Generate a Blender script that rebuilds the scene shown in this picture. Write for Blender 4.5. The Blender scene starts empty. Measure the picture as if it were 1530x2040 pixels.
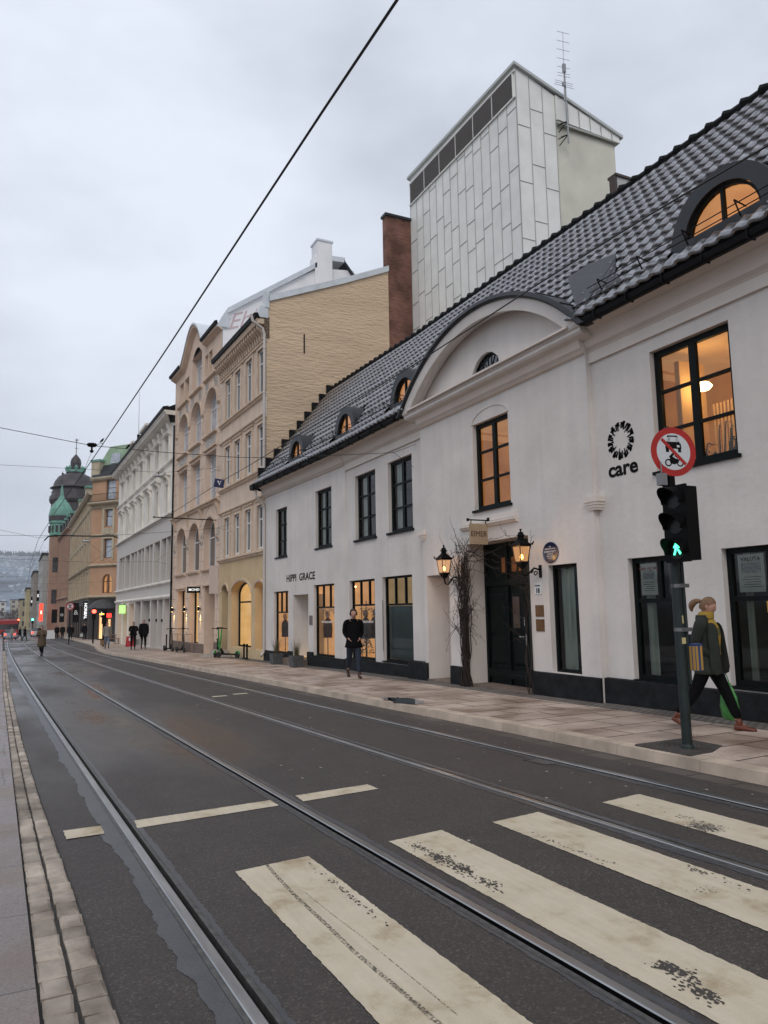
import bpy, bmesh, math, random
import numpy as np
from mathutils import Vector, Matrix, noise
rnd = random.Random(7)
scene = bpy.context.scene
COL = scene.collection
PI = math.pi
# ------------------------------------------------------------------ camera
F, PITCH, ROLL, YAW, HC, SL = 1480.0, .129, -.0175, .457, 1.66, .0155
cp, sp, cr, sr, cy, sy = math.cos(PITCH), math.sin(PITCH), math.cos(ROLL), math.sin(ROLL), math.cos(YAW), math.sin(YAW)
RZ = Matrix(((cy, sy, 0), (-sy, cy, 0), (0, 0, 1)))
fwd = Vector((0, cp, sp)); up0 = Vector((0, -sp, cp)); rt0 = Vector((1, 0, 0))
rt = RZ @ (rt0*cr + up0*sr); up = RZ @ (up0*cr - rt0*sr); fw = RZ @ fwd
cam = bpy.data.objects.new('camera', bpy.data.cameras.new('camera')); COL.objects.link(cam)
M4 = Matrix((rt, up, -fw)).transposed().to_4x4(); M4.translation = Vector((0, 0, HC))
cam.matrix_world = M4
cam.data.sensor_fit = 'HORIZONTAL'; cam.data.sensor_width = 36; cam.data.lens = 36*F/1530
cam.data.clip_start = .05; cam.data.clip_end = 9000
scene.camera = cam
# ------------------------------------------------------------------ world, sun, exposure
W = bpy.data.worlds.new('World'); scene.world = W; W.use_nodes = True
nt = W.node_tree; nt.nodes.clear()
def N(t, ty, **k):
    n = t.nodes.new(ty)
    for a, b in k.items():
        if a.startswith('i_'): n.inputs[a[2:].replace('_', ' ')].default_value = b
        else: setattr(n, a, b)
    return n
wo = N(nt, 'ShaderNodeOutputWorld'); bg = N(nt, 'ShaderNodeBackground')
sky = N(nt, 'ShaderNodeTexSky', sky_type='NISHITA', sun_disc=False, sun_elevation=math.radians(38), sun_rotation=math.radians(235))
bgs = N(nt, 'ShaderNodeBackground'); bgs.inputs[1].default_value = .06
nt.links.new(sky.outputs[0], bgs.inputs[0])
tc = N(nt, 'ShaderNodeTexCoord'); mp = N(nt, 'ShaderNodeMapping'); mp.inputs['Scale'].default_value = (1, 1, 2.2); mp.inputs['Location'].default_value = (3.1, 1.7, .4)
no = N(nt, 'ShaderNodeTexNoise'); no.inputs['Scale'].default_value = 2.1; no.inputs['Detail'].default_value = 5; no.inputs['Roughness'].default_value = .5
rp = N(nt, 'ShaderNodeValToRGB'); e = rp.color_ramp.elements
e[0].position = .36; e[0].color = (.50, .54, .62, 1); e[1].position = .66; e[1].color = (.73, .78, .875, 1)
nt.links.new(tc.outputs['Generated'], mp.inputs[0]); nt.links.new(mp.outputs[0], no.inputs['Vector']); nt.links.new(no.outputs[0], rp.inputs[0])
bg.inputs[1].default_value = .99
nt.links.new(rp.outputs[0], bg.inputs[0])
mx = N(nt, 'ShaderNodeMixShader'); mx.inputs[0].default_value = .93
nt.links.new(bgs.outputs[0], mx.inputs[1]); nt.links.new(bg.outputs[0], mx.inputs[2]); nt.links.new(mx.outputs[0], wo.inputs[0])
sun = bpy.data.lights.new('sun', 'SUN'); sun.energy = .7; sun.angle = math.radians(25); sun.color = (1, .92, .82)
so = bpy.data.objects.new('sun', sun); COL.objects.link(so)
so.rotation_euler = Vector((-.38, -.62, .68)).to_track_quat('Z', 'Y').to_euler()
scene.view_settings.view_transform = 'Standard'; scene.view_settings.look = 'None'
scene.view_settings.exposure = .3; scene.view_settings.gamma = 1
scene.cycles.max_bounces = 6; scene.cycles.diffuse_bounces = 3; scene.cycles.glossy_bounces = 3
scene.cycles.transparent_max_bounces = 12; scene.cycles.caustics_reflective = False; scene.cycles.caustics_refractive = False
scene.cycles.sample_clamp_indirect = 4
# ------------------------------------------------------------------ materials
MATS = {}
def mat(name, col, rough=.7, metal=0., var=0., vs=3., bump=0., bs=30., emit=0., spec=.5, detail=4., stretch=None, col2=None, coat=0., bd=.02, streak=0.):
    if name in MATS: return MATS[name]
    m = bpy.data.materials.new(name); m.use_nodes = True; t = m.node_tree; b = t.nodes['Principled BSDF']
    b.inputs['Base Color'].default_value = (*col, 1); b.inputs['Roughness'].default_value = rough; b.inputs['Metallic'].default_value = metal
    b.inputs['Specular IOR Level'].default_value = spec; b.inputs['Coat Weight'].default_value = coat
    c = N(t, 'ShaderNodeTexCoord'); src = c.outputs['Object']
    if stretch:
        q = N(t, 'ShaderNodeMapping'); q.inputs['Scale'].default_value = stretch; t.links.new(src, q.inputs[0]); src = q.outputs[0]
    if var:
        n = N(t, 'ShaderNodeTexNoise'); n.inputs['Scale'].default_value = vs; n.inputs['Detail'].default_value = detail; t.links.new(src, n.inputs['Vector'])
        r = N(t, 'ShaderNodeValToRGB'); el = r.color_ramp.elements; el[0].position = .3; el[1].position = .7
        a = col2 or tuple(max(0, x*(1-var)) for x in col)
        el[0].color = (*a, 1); el[1].color = (*[min(1, x*(1+var*.5)) for x in col], 1)
        t.links.new(n.outputs[0], r.inputs[0]); t.links.new(r.outputs[0], b.inputs['Base Color'])
    if bump:
        n = N(t, 'ShaderNodeTexNoise'); n.inputs['Scale'].default_value = bs; n.inputs['Detail'].default_value = 6; t.links.new(src, n.inputs['Vector'])
        u = N(t, 'ShaderNodeBump'); u.inputs['Strength'].default_value = min(1, bump); u.inputs['Distance'].default_value = bd
        t.links.new(n.outputs[0], u.inputs['Height']); t.links.new(u.outputs[0], b.inputs['Normal'])
    if streak:
        q = N(t, 'ShaderNodeMapping'); q.inputs['Scale'].default_value = (5, 5, .35); t.links.new(c.outputs['Object'], q.inputs[0])
        n = N(t, 'ShaderNodeTexNoise'); n.inputs['Scale'].default_value = 1; n.inputs['Detail'].default_value = 7; t.links.new(q.outputs[0], n.inputs['Vector'])
        r1 = N(t, 'ShaderNodeMapRange'); r1.inputs[1].default_value = .35; r1.inputs[2].default_value = .62; r1.inputs[3].default_value = 1-streak; r1.inputs[4].default_value = 1.02; t.links.new(n.outputs[0], r1.inputs[0])
        m_ = N(t, 'ShaderNodeMix', data_type='RGBA', blend_type='MULTIPLY'); m_.inputs[0].default_value = 1; lk = b.inputs['Base Color'].links
        if lk: t.links.new(lk[0].from_socket, m_.inputs[6])
        else: m_.inputs[6].default_value = (*col, 1)
        t.links.new(r1.outputs[0], m_.inputs[7]); t.links.new(m_.outputs[2], b.inputs['Base Color'])
    if emit:
        b.inputs['Emission Color'].default_value = (*col, 1); b.inputs['Emission Strength'].default_value = emit
    MATS[name] = m; return m
def brickmat(name, c1, c2, mortar, bw, bh, ms, rough=.8, off=.5, bumpd=.01, rot=None, plane='xy', dirt=None, wet=False, bias=0.):
    """brick pattern; plane says which object axes carry it"""
    m = bpy.data.materials.new(name); m.use_nodes = True; t = m.node_tree; b = t.nodes['Principled BSDF']; MATS[name] = m
    c = N(t, 'ShaderNodeTexCoord'); s = N(t, 'ShaderNodeSeparateXYZ'); k = N(t, 'ShaderNodeCombineXYZ'); t.links.new(c.outputs['Object'], s.inputs[0])
    ax = {'x': 0, 'y': 1, 'z': 2}; t.links.new(s.outputs[ax[plane[0]]], k.inputs[0]); t.links.new(s.outputs[ax[plane[1]]], k.inputs[1])
    q = N(t, 'ShaderNodeMapping'); q.inputs['Rotation'].default_value = (0, 0, rot or 0); t.links.new(k.outputs[0], q.inputs[0])
    # slightly uneven joints
    dn = N(t, 'ShaderNodeTexNoise'); dn.inputs['Scale'].default_value = 1.2/bw; t.links.new(c.outputs['Object'], dn.inputs['Vector'])
    ad = N(t, 'ShaderNodeVectorMath', operation='MULTIPLY_ADD'); t.links.new(dn.outputs['Color'], ad.inputs[0]); ad.inputs[1].default_value = (bw*.12, bh*.12, 0); t.links.new(q.outputs[0], ad.inputs[2])
    br = N(t, 'ShaderNodeTexBrick', offset=off); br.inputs['Scale'].default_value = 1; br.inputs['Brick Width'].default_value = bw; br.inputs['Row Height'].default_value = bh
    br.inputs['Mortar Size'].default_value = ms; br.inputs['Mortar Smooth'].default_value = .3; br.inputs['Bias'].default_value = bias
    br.inputs['Color1'].default_value = (*c1, 1); br.inputs['Color2'].default_value = (*c2, 1); br.inputs['Mortar'].default_value = (*mortar, 1)
    t.links.new(ad.outputs[0], br.inputs['Vector'])
    n = N(t, 'ShaderNodeTexNoise'); n.inputs['Scale'].default_value = 1.1; n.inputs['Detail'].default_value = 6; t.links.new(c.outputs['Object'], n.inputs['Vector'])
    r = N(t, 'ShaderNodeValToRGB'); r.color_ramp.elements[0].position = .35; r.color_ramp.elements[1].position = .65
    r.color_ramp.elements[0].color = (*(dirt or (.7, .66, .62)), 1); r.color_ramp.elements[1].color = (1, 1, 1, 1); t.links.new(n.outputs[0], r.inputs[0])
    mm = N(t, 'ShaderNodeMix', data_type='RGBA', blend_type='MULTIPLY'); mm.inputs[0].default_value = 1
    t.links.new(br.outputs['Color'], mm.inputs[6]); t.links.new(r.outputs[0], mm.inputs[7])
    n2 = N(t, 'ShaderNodeTexNoise'); n2.inputs['Scale'].default_value = 60; n2.inputs['Detail'].default_value = 3; t.links.new(c.outputs['Object'], n2.inputs['Vector'])
    r2 = N(t, 'ShaderNodeMapRange'); r2.inputs[1].default_value = .3; r2.inputs[2].default_value = .7; r2.inputs[3].default_value = .8; r2.inputs[4].default_value = 1.15; t.links.new(n2.outputs[0], r2.inputs[0])
    m3 = N(t, 'ShaderNodeMix', data_type='RGBA', blend_type='MULTIPLY'); m3.inputs[0].default_value = 1; t.links.new(mm.outputs[2], m3.inputs[6]); t.links.new(r2.outputs[0], m3.inputs[7])
    t.links.new(m3.outputs[2], b.inputs['Base Color'])
    if wet:
        w = N(t, 'ShaderNodeMapRange'); w.inputs[1].default_value = .40; w.inputs[2].default_value = .58; w.inputs[3].default_value = rough-.35; w.inputs[4].default_value = rough; t.links.new(n.outputs[0], w.inputs[0]); t.links.new(w.outputs[0], b.inputs['Roughness'])
    else: b.inputs['Roughness'].default_value = rough
    u = N(t, 'ShaderNodeBump'); u.inputs['Strength'].default_value = .8; u.inputs['Distance'].default_value = bumpd
    iv = N(t, 'ShaderNodeMath', operation='MULTIPLY_ADD'); iv.inputs[1].default_value = -1; t.links.new(br.outputs['Fac'], iv.inputs[0]); t.links.new(n2.outputs[0], iv.inputs[2])
    t.links.new(iv.outputs[0], u.inputs['Height']); t.links.new(u.outputs[0], b.inputs['Normal'])
    return m
def asphalt():
    m = bpy.data.materials.new('asphalt'); m.use_nodes = True; t = m.node_tree; b = t.nodes['Principled BSDF']; L = t.links.new
    c = N(t, 'ShaderNodeTexCoord').outputs['Object']
    st = N(t, 'ShaderNodeMapping'); st.inputs['Scale'].default_value = (1, .28, 1); L(c, st.inputs[0])
    v = N(t, 'ShaderNodeTexVoronoi'); v.inputs['Scale'].default_value = 95; L(c, v.inputs['Vector'])
    r = N(t, 'ShaderNodeValToRGB'); el = r.color_ramp.elements; el[0].position = 0; el[0].color = (.033, .026, .023, 1); el[1].position = .9; el[1].color = (.063, .050, .044, 1)
    q = el.new(.955); q.color = (.095, .085, .075, 1)
    sx = N(t, 'ShaderNodeSeparateColor'); L(v.outputs['Color'], sx.inputs[0]); L(sx.outputs[0], r.inputs[0])
    big = N(t, 'ShaderNodeTexNoise'); big.inputs['Scale'].default_value = .45; big.inputs['Detail'].default_value = 5; L(st.outputs[0], big.inputs['Vector'])
    wet = N(t, 'ShaderNodeMapRange'); wet.inputs[1].default_value = .38; wet.inputs[2].default_value = .64; L(big.outputs[0], wet.inputs[0])   # 0 wet .. 1 dry
    # dry in the near field and towards the right kerb, wetter between the left rails further down the street
    sp_ = N(t, 'ShaderNodeSeparateXYZ'); L(c, sp_.inputs[0])
    wx = N(t, 'ShaderNodeMapRange'); wx.inputs[1].default_value = 2.2; wx.inputs[2].default_value = 4.0; wx.inputs[3].default_value = 0; wx.inputs[4].default_value = .8; L(sp_.outputs[0], wx.inputs[0])
    wy = N(t, 'ShaderNodeMapRange'); wy.inputs[1].default_value = 11; wy.inputs[2].default_value = 5.5; wy.inputs[3].default_value = 0; wy.inputs[4].default_value = .75; L(sp_.outputs[1], wy.inputs[0])
    mxx = N(t, 'ShaderNodeMath', operation='ADD'); L(wet.outputs[0], mxx.inputs[0]); L(wx.outputs[0], mxx.inputs[1])
    mx2 = N(t, 'ShaderNodeMath', operation='ADD', use_clamp=True); L(mxx.outputs[0], mx2.inputs[0]); L(wy.outputs[0], mx2.inputs[1])
    rg = N(t, 'ShaderNodeMapRange'); rg.inputs[3].default_value = .20; rg.inputs[4].default_value = .66; L(mx2.outputs[0], rg.inputs[0]); L(rg.outputs[0], b.inputs['Roughness'])
    dk = N(t, 'ShaderNodeMapRange'); dk.inputs[3].default_value = .75; dk.inputs[4].default_value = 1.0; L(mx2.outputs[0], dk.inputs[0])
    m1 = N(t, 'ShaderNodeMix', data_type='RGBA', blend_type='MULTIPLY'); m1.inputs[0].default_value = 1; L(r.outputs[0], m1.inputs[6]); L(dk.outputs[0], m1.inputs[7])
    pn = N(t, 'ShaderNodeTexNoise'); pn.inputs['Scale'].default_value = 2.3; pn.inputs['Detail'].default_value = 8; pn.inputs['Roughness'].default_value = .7; L(c, pn.inputs['Vector'])
    pr = N(t, 'ShaderNodeMapRange'); pr.inputs[1].default_value = .3; pr.inputs[2].default_value = .7; pr.inputs[3].default_value = .78; pr.inputs[4].default_value = 1.18; L(pn.outputs[0], pr.inputs[0])
    m2 = N(t, 'ShaderNodeMix', data_type='RGBA', blend_type='MULTIPLY'); m2.inputs[0].default_value = 1; L(m1.outputs[2], m2.inputs[6]); L(pr.outputs[0], m2.inputs[7])
    L(m2.outputs[2], b.inputs['Base Color'])
    n = N(t, 'ShaderNodeTexNoise'); n.inputs['Scale'].default_value = 130; n.inputs['Detail'].default_value = 3; L(c, n.inputs['Vector'])
    u = N(t, 'ShaderNodeBump'); u.inputs['Distance'].default_value = .006; L(n.outputs[0], u.inputs['Height']); bs_ = N(t, 'ShaderNodeMapRange'); bs_.inputs[3].default_value = .12; bs_.inputs[4].default_value = .6; L(mx2.outputs[0], bs_.inputs[0]); L(bs_.outputs[0], u.inputs['Strength'])
    L(u.outputs[0], b.inputs['Normal']); b.inputs['Specular IOR Level'].default_value = .5
    return m
def paintmat():
    m = bpy.data.materials.new('road_paint'); m.use_nodes = True; t = m.node_tree; b = t.nodes['Principled BSDF']; L = t.links.new
    c = N(t, 'ShaderNodeTexCoord').outputs['Object']
    a = N(t, 'ShaderNodeTexNoise'); a.inputs['Scale'].default_value = 2.2; a.inputs['Detail'].default_value = 9; a.inputs['Roughness'].default_value = .68; L(c, a.inputs['Vector'])
    r = N(t, 'ShaderNodeValToRGB'); el = r.color_ramp.elements; el[0].position = .30; el[0].color = (.36, .27, .16, 1); el[1].position = .46; el[1].color = (.57, .49, .36, 1)
    q = el.new(.7); q.color = (.64, .56, .43, 1); L(a.outputs[0], r.inputs[0])
    st = N(t, 'ShaderNodeMapping'); st.inputs['Scale'].default_value = (9, 1.1, 1); L(c, st.inputs[0])
    s = N(t, 'ShaderNodeTexNoise'); s.inputs['Scale'].default_value = 2; s.inputs['Detail'].default_value = 7; L(st.outputs[0], s.inputs['Vector'])
    sr_ = N(t, 'ShaderNodeMapRange'); sr_.inputs[1].default_value = .3; sr_.inputs[2].default_value = .65; sr_.inputs[3].default_value = .92; sr_.inputs[4].default_value = 1.03; L(s.outputs[0], sr_.inputs[0])
    m1 = N(t, 'ShaderNodeMix', data_type='RGBA', blend_type='MULTIPLY'); m1.inputs[0].default_value = 1; L(r.outputs[0], m1.inputs[6]); L(sr_.outputs[0], m1.inputs[7])
    # worn through to asphalt
    w1 = N(t, 'ShaderNodeTexNoise'); w1.inputs['Scale'].default_value = 1.5; w1.inputs['Detail'].default_value = 1; L(c, w1.inputs['Vector'])
    w2 = N(t, 'ShaderNodeTexNoise'); w2.inputs['Scale'].default_value = 60; w2.inputs['Detail'].default_value = 2; L(c, w2.inputs['Vector'])
    ws = N(t, 'ShaderNodeMath', operation='MULTIPLY_ADD'); ws.inputs[1].default_value = .35; L(w2.outputs[0], ws.inputs[0]); L(w1.outputs[0], ws.inputs[2])
    wr = N(t, 'ShaderNodeMapRange'); wr.inputs[1].default_value = .93; wr.inputs[2].default_value = .96; L(ws.outputs[0], wr.inputs[0])
    m2 = N(t, 'ShaderNodeMix', data_type='RGBA'); L(wr.outputs[0], m2.inputs[0]); L(m1.outputs[2], m2.inputs[6]); m2.inputs[7].default_value = (.07, .06, .055, 1)
    L(m2.outputs[2], b.inputs['Base Color']); b.inputs['Roughness'].default_value = .75
    n = N(t, 'ShaderNodeTexNoise'); n.inputs['Scale'].default_value = 140; n.inputs['Detail'].default_value = 4; L(c, n.inputs['Vector'])
    u = N(t, 'ShaderNodeBump'); u.inputs['Strength'].default_value = .6; u.inputs['Distance'].default_value = .006; L(n.outputs[0], u.inputs['Height']); L(u.outputs[0], b.inputs['Normal'])
    return m
def glassmat(name, tint=(1, 1, 1), refl=1.):
    m = bpy.data.materials.new(name); m.use_nodes = True; t = m.node_tree; t.nodes.clear(); L = t.links.new
    o = N(t, 'ShaderNodeOutputMaterial'); x = N(t, 'ShaderNodeMixShader'); a = N(t, 'ShaderNodeBsdfTransparent'); a.inputs[0].default_value = (*tint, 1)
    g = N(t, 'ShaderNodeBsdfGlossy'); g.inputs['Roughness'].default_value = .02; g.inputs[0].default_value = (refl, refl, refl, 1)
    f = N(t, 'ShaderNodeFresnel'); f.inputs[0].default_value = 1.5
    L(f.outputs[0], x.inputs[0]); L(a.outputs[0], x.inputs[1]); L(g.outputs[0], x.inputs[2]); L(x.outputs[0], o.inputs[0]); MATS[name] = m
    return m
def litmat(name, c1, c2, s, vs=1.5):  # surface emits its own colour, standing in for lamplight falling on it
    m = bpy.data.materials.new(name); m.use_nodes = True; t = m.node_tree; b = t.nodes['Principled BSDF']; L = t.links.new
    c = N(t, 'ShaderNodeTexCoord').outputs['Object']; n = N(t, 'ShaderNodeTexNoise'); n.inputs['Scale'].default_value = vs; n.inputs['Detail'].default_value = 3; L(c, n.inputs['Vector'])
    r = N(t, 'ShaderNodeValToRGB'); r.color_ramp.elements[0].position = .3; r.color_ramp.elements[1].position = .7; r.color_ramp.elements[0].color = (*c1, 1); r.color_ramp.elements[1].color = (*c2, 1); L(n.outputs[0], r.inputs[0])
    L(r.outputs[0], b.inputs['Base Color']); L(r.outputs[0], b.inputs['Emission Color']); b.inputs['Emission Strength'].default_value = s; b.inputs['Roughness'].default_value = .9; MATS[name] = m
    return m
ASPH = asphalt(); PAINT = paintmat()
GLASS = glassmat('window_glass'); GLASSD = glassmat('dim_window_glass', (.88, .93, .91), .9)
PLAST = mat('white_plaster', (.70, .655, .62), .85, var=.10, vs=1.1, bump=.45, bs=7, spec=.2, streak=.028, detail=7)
PLAST2 = mat('cream_plaster_trim', (.74, .67, .61), .85, var=.06, vs=1.5, bump=.25, bs=12, spec=.2)
PLINTH = mat('black_plinth', (.017, .018, .020), .75, var=.5, vs=5, bump=.6, bs=14, spec=.15)
FRAME = mat('dark_green_frame', (.003, .0055, .0055), .5, spec=.12)
BLACK = mat('black_metal', (.003, .003, .0035), .55, spec=.12)
ZINC = mat('dark_zinc', (.022, .025, .030), .5, .1, var=.3, vs=2)
TILE = mat('glazed_black_tile', (.34, .335, .345), .24, metal=.82, var=.42, vs=8, spec=1.)
TILEJ = mat('roof_edge_black', (.006, .006, .007), .6, spec=.15)
DOORG = mat('dark_green_door', (.0022, .0060, .0062), .45, var=.3, vs=4, spec=.12)
LITR = litmat('lit_room_amber', (.50, .24, .055), (.66, .38, .11), .13)
LITC = litmat('lit_room_ceiling', (.62, .36, .13), (.74, .48, .20), .20)  # emits more than the walls, lamp brightness put into the material
LITS = litmat('lit_shop_wall', (.60, .36, .14), (.78, .52, .25), .30, 2.)
LITY = litmat('lit_shop_yellow', (.70, .49, .20), (.82, .63, .32), .36, 2.)
LITD = mat('dark_room', (.10, .13, .12), .9, var=.5, vs=1.2)
CURT = mat('pale_curtain', (.62, .66, .58), .9, var=.3, vs=3, stretch=(6, 6, .4))
LAMPE = mat('warm_lamp', (1, .66, .28), .5, emit=9)
PEACH = mat('peach_stucco', (.70, .565, .455), .88, var=.12, vs=1.2, bump=.25, bs=20, spec=.2, streak=.08)
PEACHT = mat('peach_trim', (.66, .515, .395), .85, var=.15, vs=2.5, bump=.2, bs=20, spec=.2)
YELL = mat('yellow_stucco', (.62, .47, .285), .88, var=.12, vs=1.2, bump=.25, bs=20, spec=.2)
ORNG = mat('orange_stone_block', (.72, .555, .44), .88, var=.12, vs=1.4, bump=.25, bs=20, spec=.2)
GREYS = mat('grey_stucco', (.84, .80, .73), .88, var=.14, vs=.8, bump=.2, bs=20, spec=.2, streak=.08)
GREYP = mat('grey_paint_band', (.60, .56, .52), .8, var=.05, vs=1)
WHITEP = mat('white_paint', (.72, .72, .72), .5)
PANED = mat('dark_pane', (.055, .065, .075), .08, var=.6, vs=1.3, spec=1.)
PANEB = mat('painted_sky_pane', (.42, .46, .52), .1, var=.35, vs=2.2, spec=1.)  # pale base colour stands in for sky reflected in the glass
COPPER = mat('green_copper', (.16, .36, .28), .6, var=.35, vs=1.3)
DARKCU = mat('dark_copper', (.06, .05, .055), .5, .2, var=.45, vs=.6)
GRANITE = mat('granite', (.38, .33, .28), .75, var=.3, vs=8, bump=.3, bs=40)
STEEL = mat('rail_steel', (.42, .42, .42), .32, 1., var=.25, vs=20, stretch=(1, .1, 1))
STEELD = mat('rail_steel_dull', (.12, .115, .11), .55, .6, var=.4, vs=20)
BITU = mat('bitumen_seal', (.060, .064, .072), .36, var=.25, vs=6, bump=.15, bs=60)
CABLE = mat('cable_black', (.01, .01, .01), .6)
# ------------------------------------------------------------------ tagging and mesh helpers
def tag(o, label=None, cat=None, group=None, kind=None):
    if label: o['label'] = label
    if cat: o['category'] = cat
    if group: o['group'] = group
    if kind: o['kind'] = kind
    return o
def empty(name, loc, label, cat, group=None):
    o = bpy.data.objects.new(name, None); COL.objects.link(o); o.location = loc; o.empty_display_size = .3
    return tag(o, label, cat, group)
def wloc(o):
    v = Vector((0, 0, 0))
    while o: v += o.location; o = o.parent
    return v
class MB:
    def __init__(s): s.v = []; s.f = []; s.m = []; s.mi = 0
    def mat(s, i): s.mi = i; return s
    def face(s, pts):
        b = len(s.v); s.v += [tuple(p) for p in pts]; s.f.append(tuple(range(b, b+len(pts)))); s.m.append(s.mi)
    def hexa(s, P):      # 8 points: bottom 4 ccw, top 4
        b = len(s.v); s.v += [tuple(p) for p in P]
        for q in ((0, 3, 2, 1), (4, 5, 6, 7), (0, 1, 5, 4), (1, 2, 6, 5), (2, 3, 7, 6), (3, 0, 4, 7)):
            s.f.append(tuple(b+i for i in q)); s.m.append(s.mi)
    def box(s, x0, x1, y0, y1, z0, z1):
        s.hexa([(x0, y0, z0), (x1, y0, z0), (x1, y1, z0), (x0, y1, z0), (x0, y0, z1), (x1, y0, z1), (x1, y1, z1), (x0, y1, z1)])
    def fbox(s, fr, u0, u1, z0, z1, d0, d1):
        P = fr.P
        s.hexa([P(u0, z0, d0), P(u1, z0, d0), P(u1, z0, d1), P(u0, z0, d1), P(u0, z1, d0), P(u1, z1, d0), P(u1, z1, d1), P(u0, z1, d1)])
    def tube(s, pts, r, n=8, cap=True, ell=None):
        pts = [Vector(p) for p in pts]; rr = r if isinstance(r, (list, tuple)) else [r]*len(pts)
        b = len(s.v); prev = None
        for i, p in enumerate(pts):
            t = (pts[min(i+1, len(pts)-1)]-pts[max(i-1, 0)]).normalized()
            if prev is None: a = t.orthogonal().normalized()
            else:
                a = prev - t*prev.dot(t); a = a.normalized() if a.length > 1e-6 else t.orthogonal().normalized()
            prev = a; c = t.cross(a)
            for k in range(n):
                w = 2*PI*k/n; s.v.append(tuple(p + (a*math.cos(w)+c*math.sin(w))*rr[i]))
        for i in range(len(pts)-1):
            for k in range(n):
                s.f.append((b+i*n+k, b+i*n+(k+1) % n, b+(i+1)*n+(k+1) % n, b+(i+1)*n+k)); s.m.append(s.mi)
        if cap:
            s.f.append(tuple(b+k for k in reversed(range(n)))); s.m.append(s.mi)
            s.f.append(tuple(b+(len(pts)-1)*n+k for k in range(n))); s.m.append(s.mi)
    def rings(s, rings, cap=True, closed=True):   # list of rings (lists of points, same length)
        b = len(s.v); n = len(rings[0])
        for r in rings: s.v += [tuple(p) for p in r]
        for i in range(len(rings)-1):
            for k in range(n if closed else n-1):
                s.f.append((b+i*n+k, b+i*n+(k+1) % n, b+(i+1)*n+(k+1) % n, b+(i+1)*n+k)); s.m.append(s.mi)
        if cap:
            s.f.append(tuple(b+k for k in reversed(range(n)))); s.m.append(s.mi)
            s.f.append(tuple(b+(len(rings)-1)*n+k for k in range(n))); s.m.append(s.mi)
    def lathe(s, c, prof, n=24, a0=0, a1=2*PI):
        c = Vector(c); full = abs(a1-a0-2*PI) < 1e-6
        s.rings([[c+Vector((r*math.cos(a0+(a1-a0)*k/(n if full else n-1)), r*math.sin(a0+(a1-a0)*k/(n if full else n-1)), z)) for k in range(n)] for r, z in prof], cap=False, closed=full)
    def prism(s, fr, pts, d0, d1):   # polygon in (u,z), extruded between depths
        n = len(pts); b = len(s.v)
        s.v += [tuple(fr.P(u, z, d0)) for u, z in pts] + [tuple(fr.P(u, z, d1)) for u, z in pts]
        s.f.append(tuple(range(b, b+n))); s.f.append(tuple(range(b+2*n-1, b+n-1, -1))); s.m += [s.mi]*2
        for k in range(n): s.f.append((b+k, b+n+k, b+n+(k+1) % n, b+(k+1) % n)); s.m.append(s.mi)
    def prof(s, fr, u0, u1, pts):    # profile in (d,z) swept along u
        n = len(pts); b = len(s.v)
        s.v += [tuple(fr.P(u0, z, d)) for d, z in pts] + [tuple(fr.P(u1, z, d)) for d, z in pts]
        for k in range(n): s.f.append((b+k, b+(k+1) % n, b+n+(k+1) % n, b+n+k)); s.m.append(s.mi)
        s.f.append(tuple(range(b+n-1, b-1, -1))); s.f.append(tuple(range(b+n, b+2*n))); s.m += [s.mi]*2
    def wall(s, fr, u0, u1, z0, z1, holes, depth, d=0., rv=None):
        us = sorted({u0, u1, *[h[0] for h in holes], *[h[1] for h in holes]}); zs = sorted({z0, z1, *[h[2] for h in holes], *[h[3] for h in holes]})
        for a, b_ in zip(us, us[1:]):
            for c, e_ in zip(zs, zs[1:]):
                um, zm = (a+b_)/2, (c+e_)/2
                if any(h[0] < um < h[1] and h[2] < zm < h[3] for h in holes): continue
                s.face([fr.P(a, c, d), fr.P(a, e_, d), fr.P(b_, e_, d), fr.P(b_, c, d)])
        for h in holes:
            a, b_, c, e_ = h[:4]; rise = h[4] if len(h) > 4 else 0; dp = d-(h[5] if len(h) > 5 else depth)
            mi = s.mi
            if rv is not None: s.mi = rv
            zt = e_-rise
            s.face([fr.P(a, c, d), fr.P(a, c, dp), fr.P(a, zt, dp), fr.P(a, zt, d)])
            s.face([fr.P(b_, c, dp), fr.P(b_, c, d), fr.P(b_, zt, d), fr.P(b_, zt, dp)])
            s.face([fr.P(a, c, dp), fr.P(a, c, d), fr.P(b_, c, d), fr.P(b_, c, dp)])
            if not rise: s.face([fr.P(a, e_, d), fr.P(a, e_, dp), fr.P(b_, e_, dp), fr.P(b_, e_, d)])
            else:
                A = arcpts(a, b_, zt, rise, 14)
                for p, q in zip(A, A[1:]): s.face([fr.P(*p, d), fr.P(*p, dp), fr.P(*q, dp), fr.P(*q, d)])
                s.mi = mi
                for p, q in zip(A, A[1:]): s.face([fr.P(p[0], p[1], d), fr.P(p[0], e_, d), fr.P(q[0], e_, d), fr.P(q[0], q[1], d)])
            s.mi = mi
    def build(s, name, mats, parent=None, smooth=False, label=None, merge=False):
        me = bpy.data.meshes.new(name); off = wloc(parent) if parent else Vector((0, 0, 0))
        me.from_pydata([(x-off.x, y-off.y, z-off.z) for x, y, z in s.v], [], s.f)
        mats = mats if isinstance(mats, (list, tuple)) else [mats]
        for m_ in mats: me.materials.append(m_)
        if len(mats) > 1: me.polygons.foreach_set('material_index', s.m)
        if merge:
            bm = bmesh.new(); bm.from_mesh(me); bmesh.ops.remove_doubles(bm, verts=bm.verts, dist=1e-4); bm.to_mesh(me); bm.free()
        if smooth: me.polygons.foreach_set('use_smooth', [True]*len(me.polygons))
        me.update()
        o = bpy.data.objects.new(name, me); COL.objects.link(o)
        if parent: o.parent = parent
        if label: o['label'] = label
        return o
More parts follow.
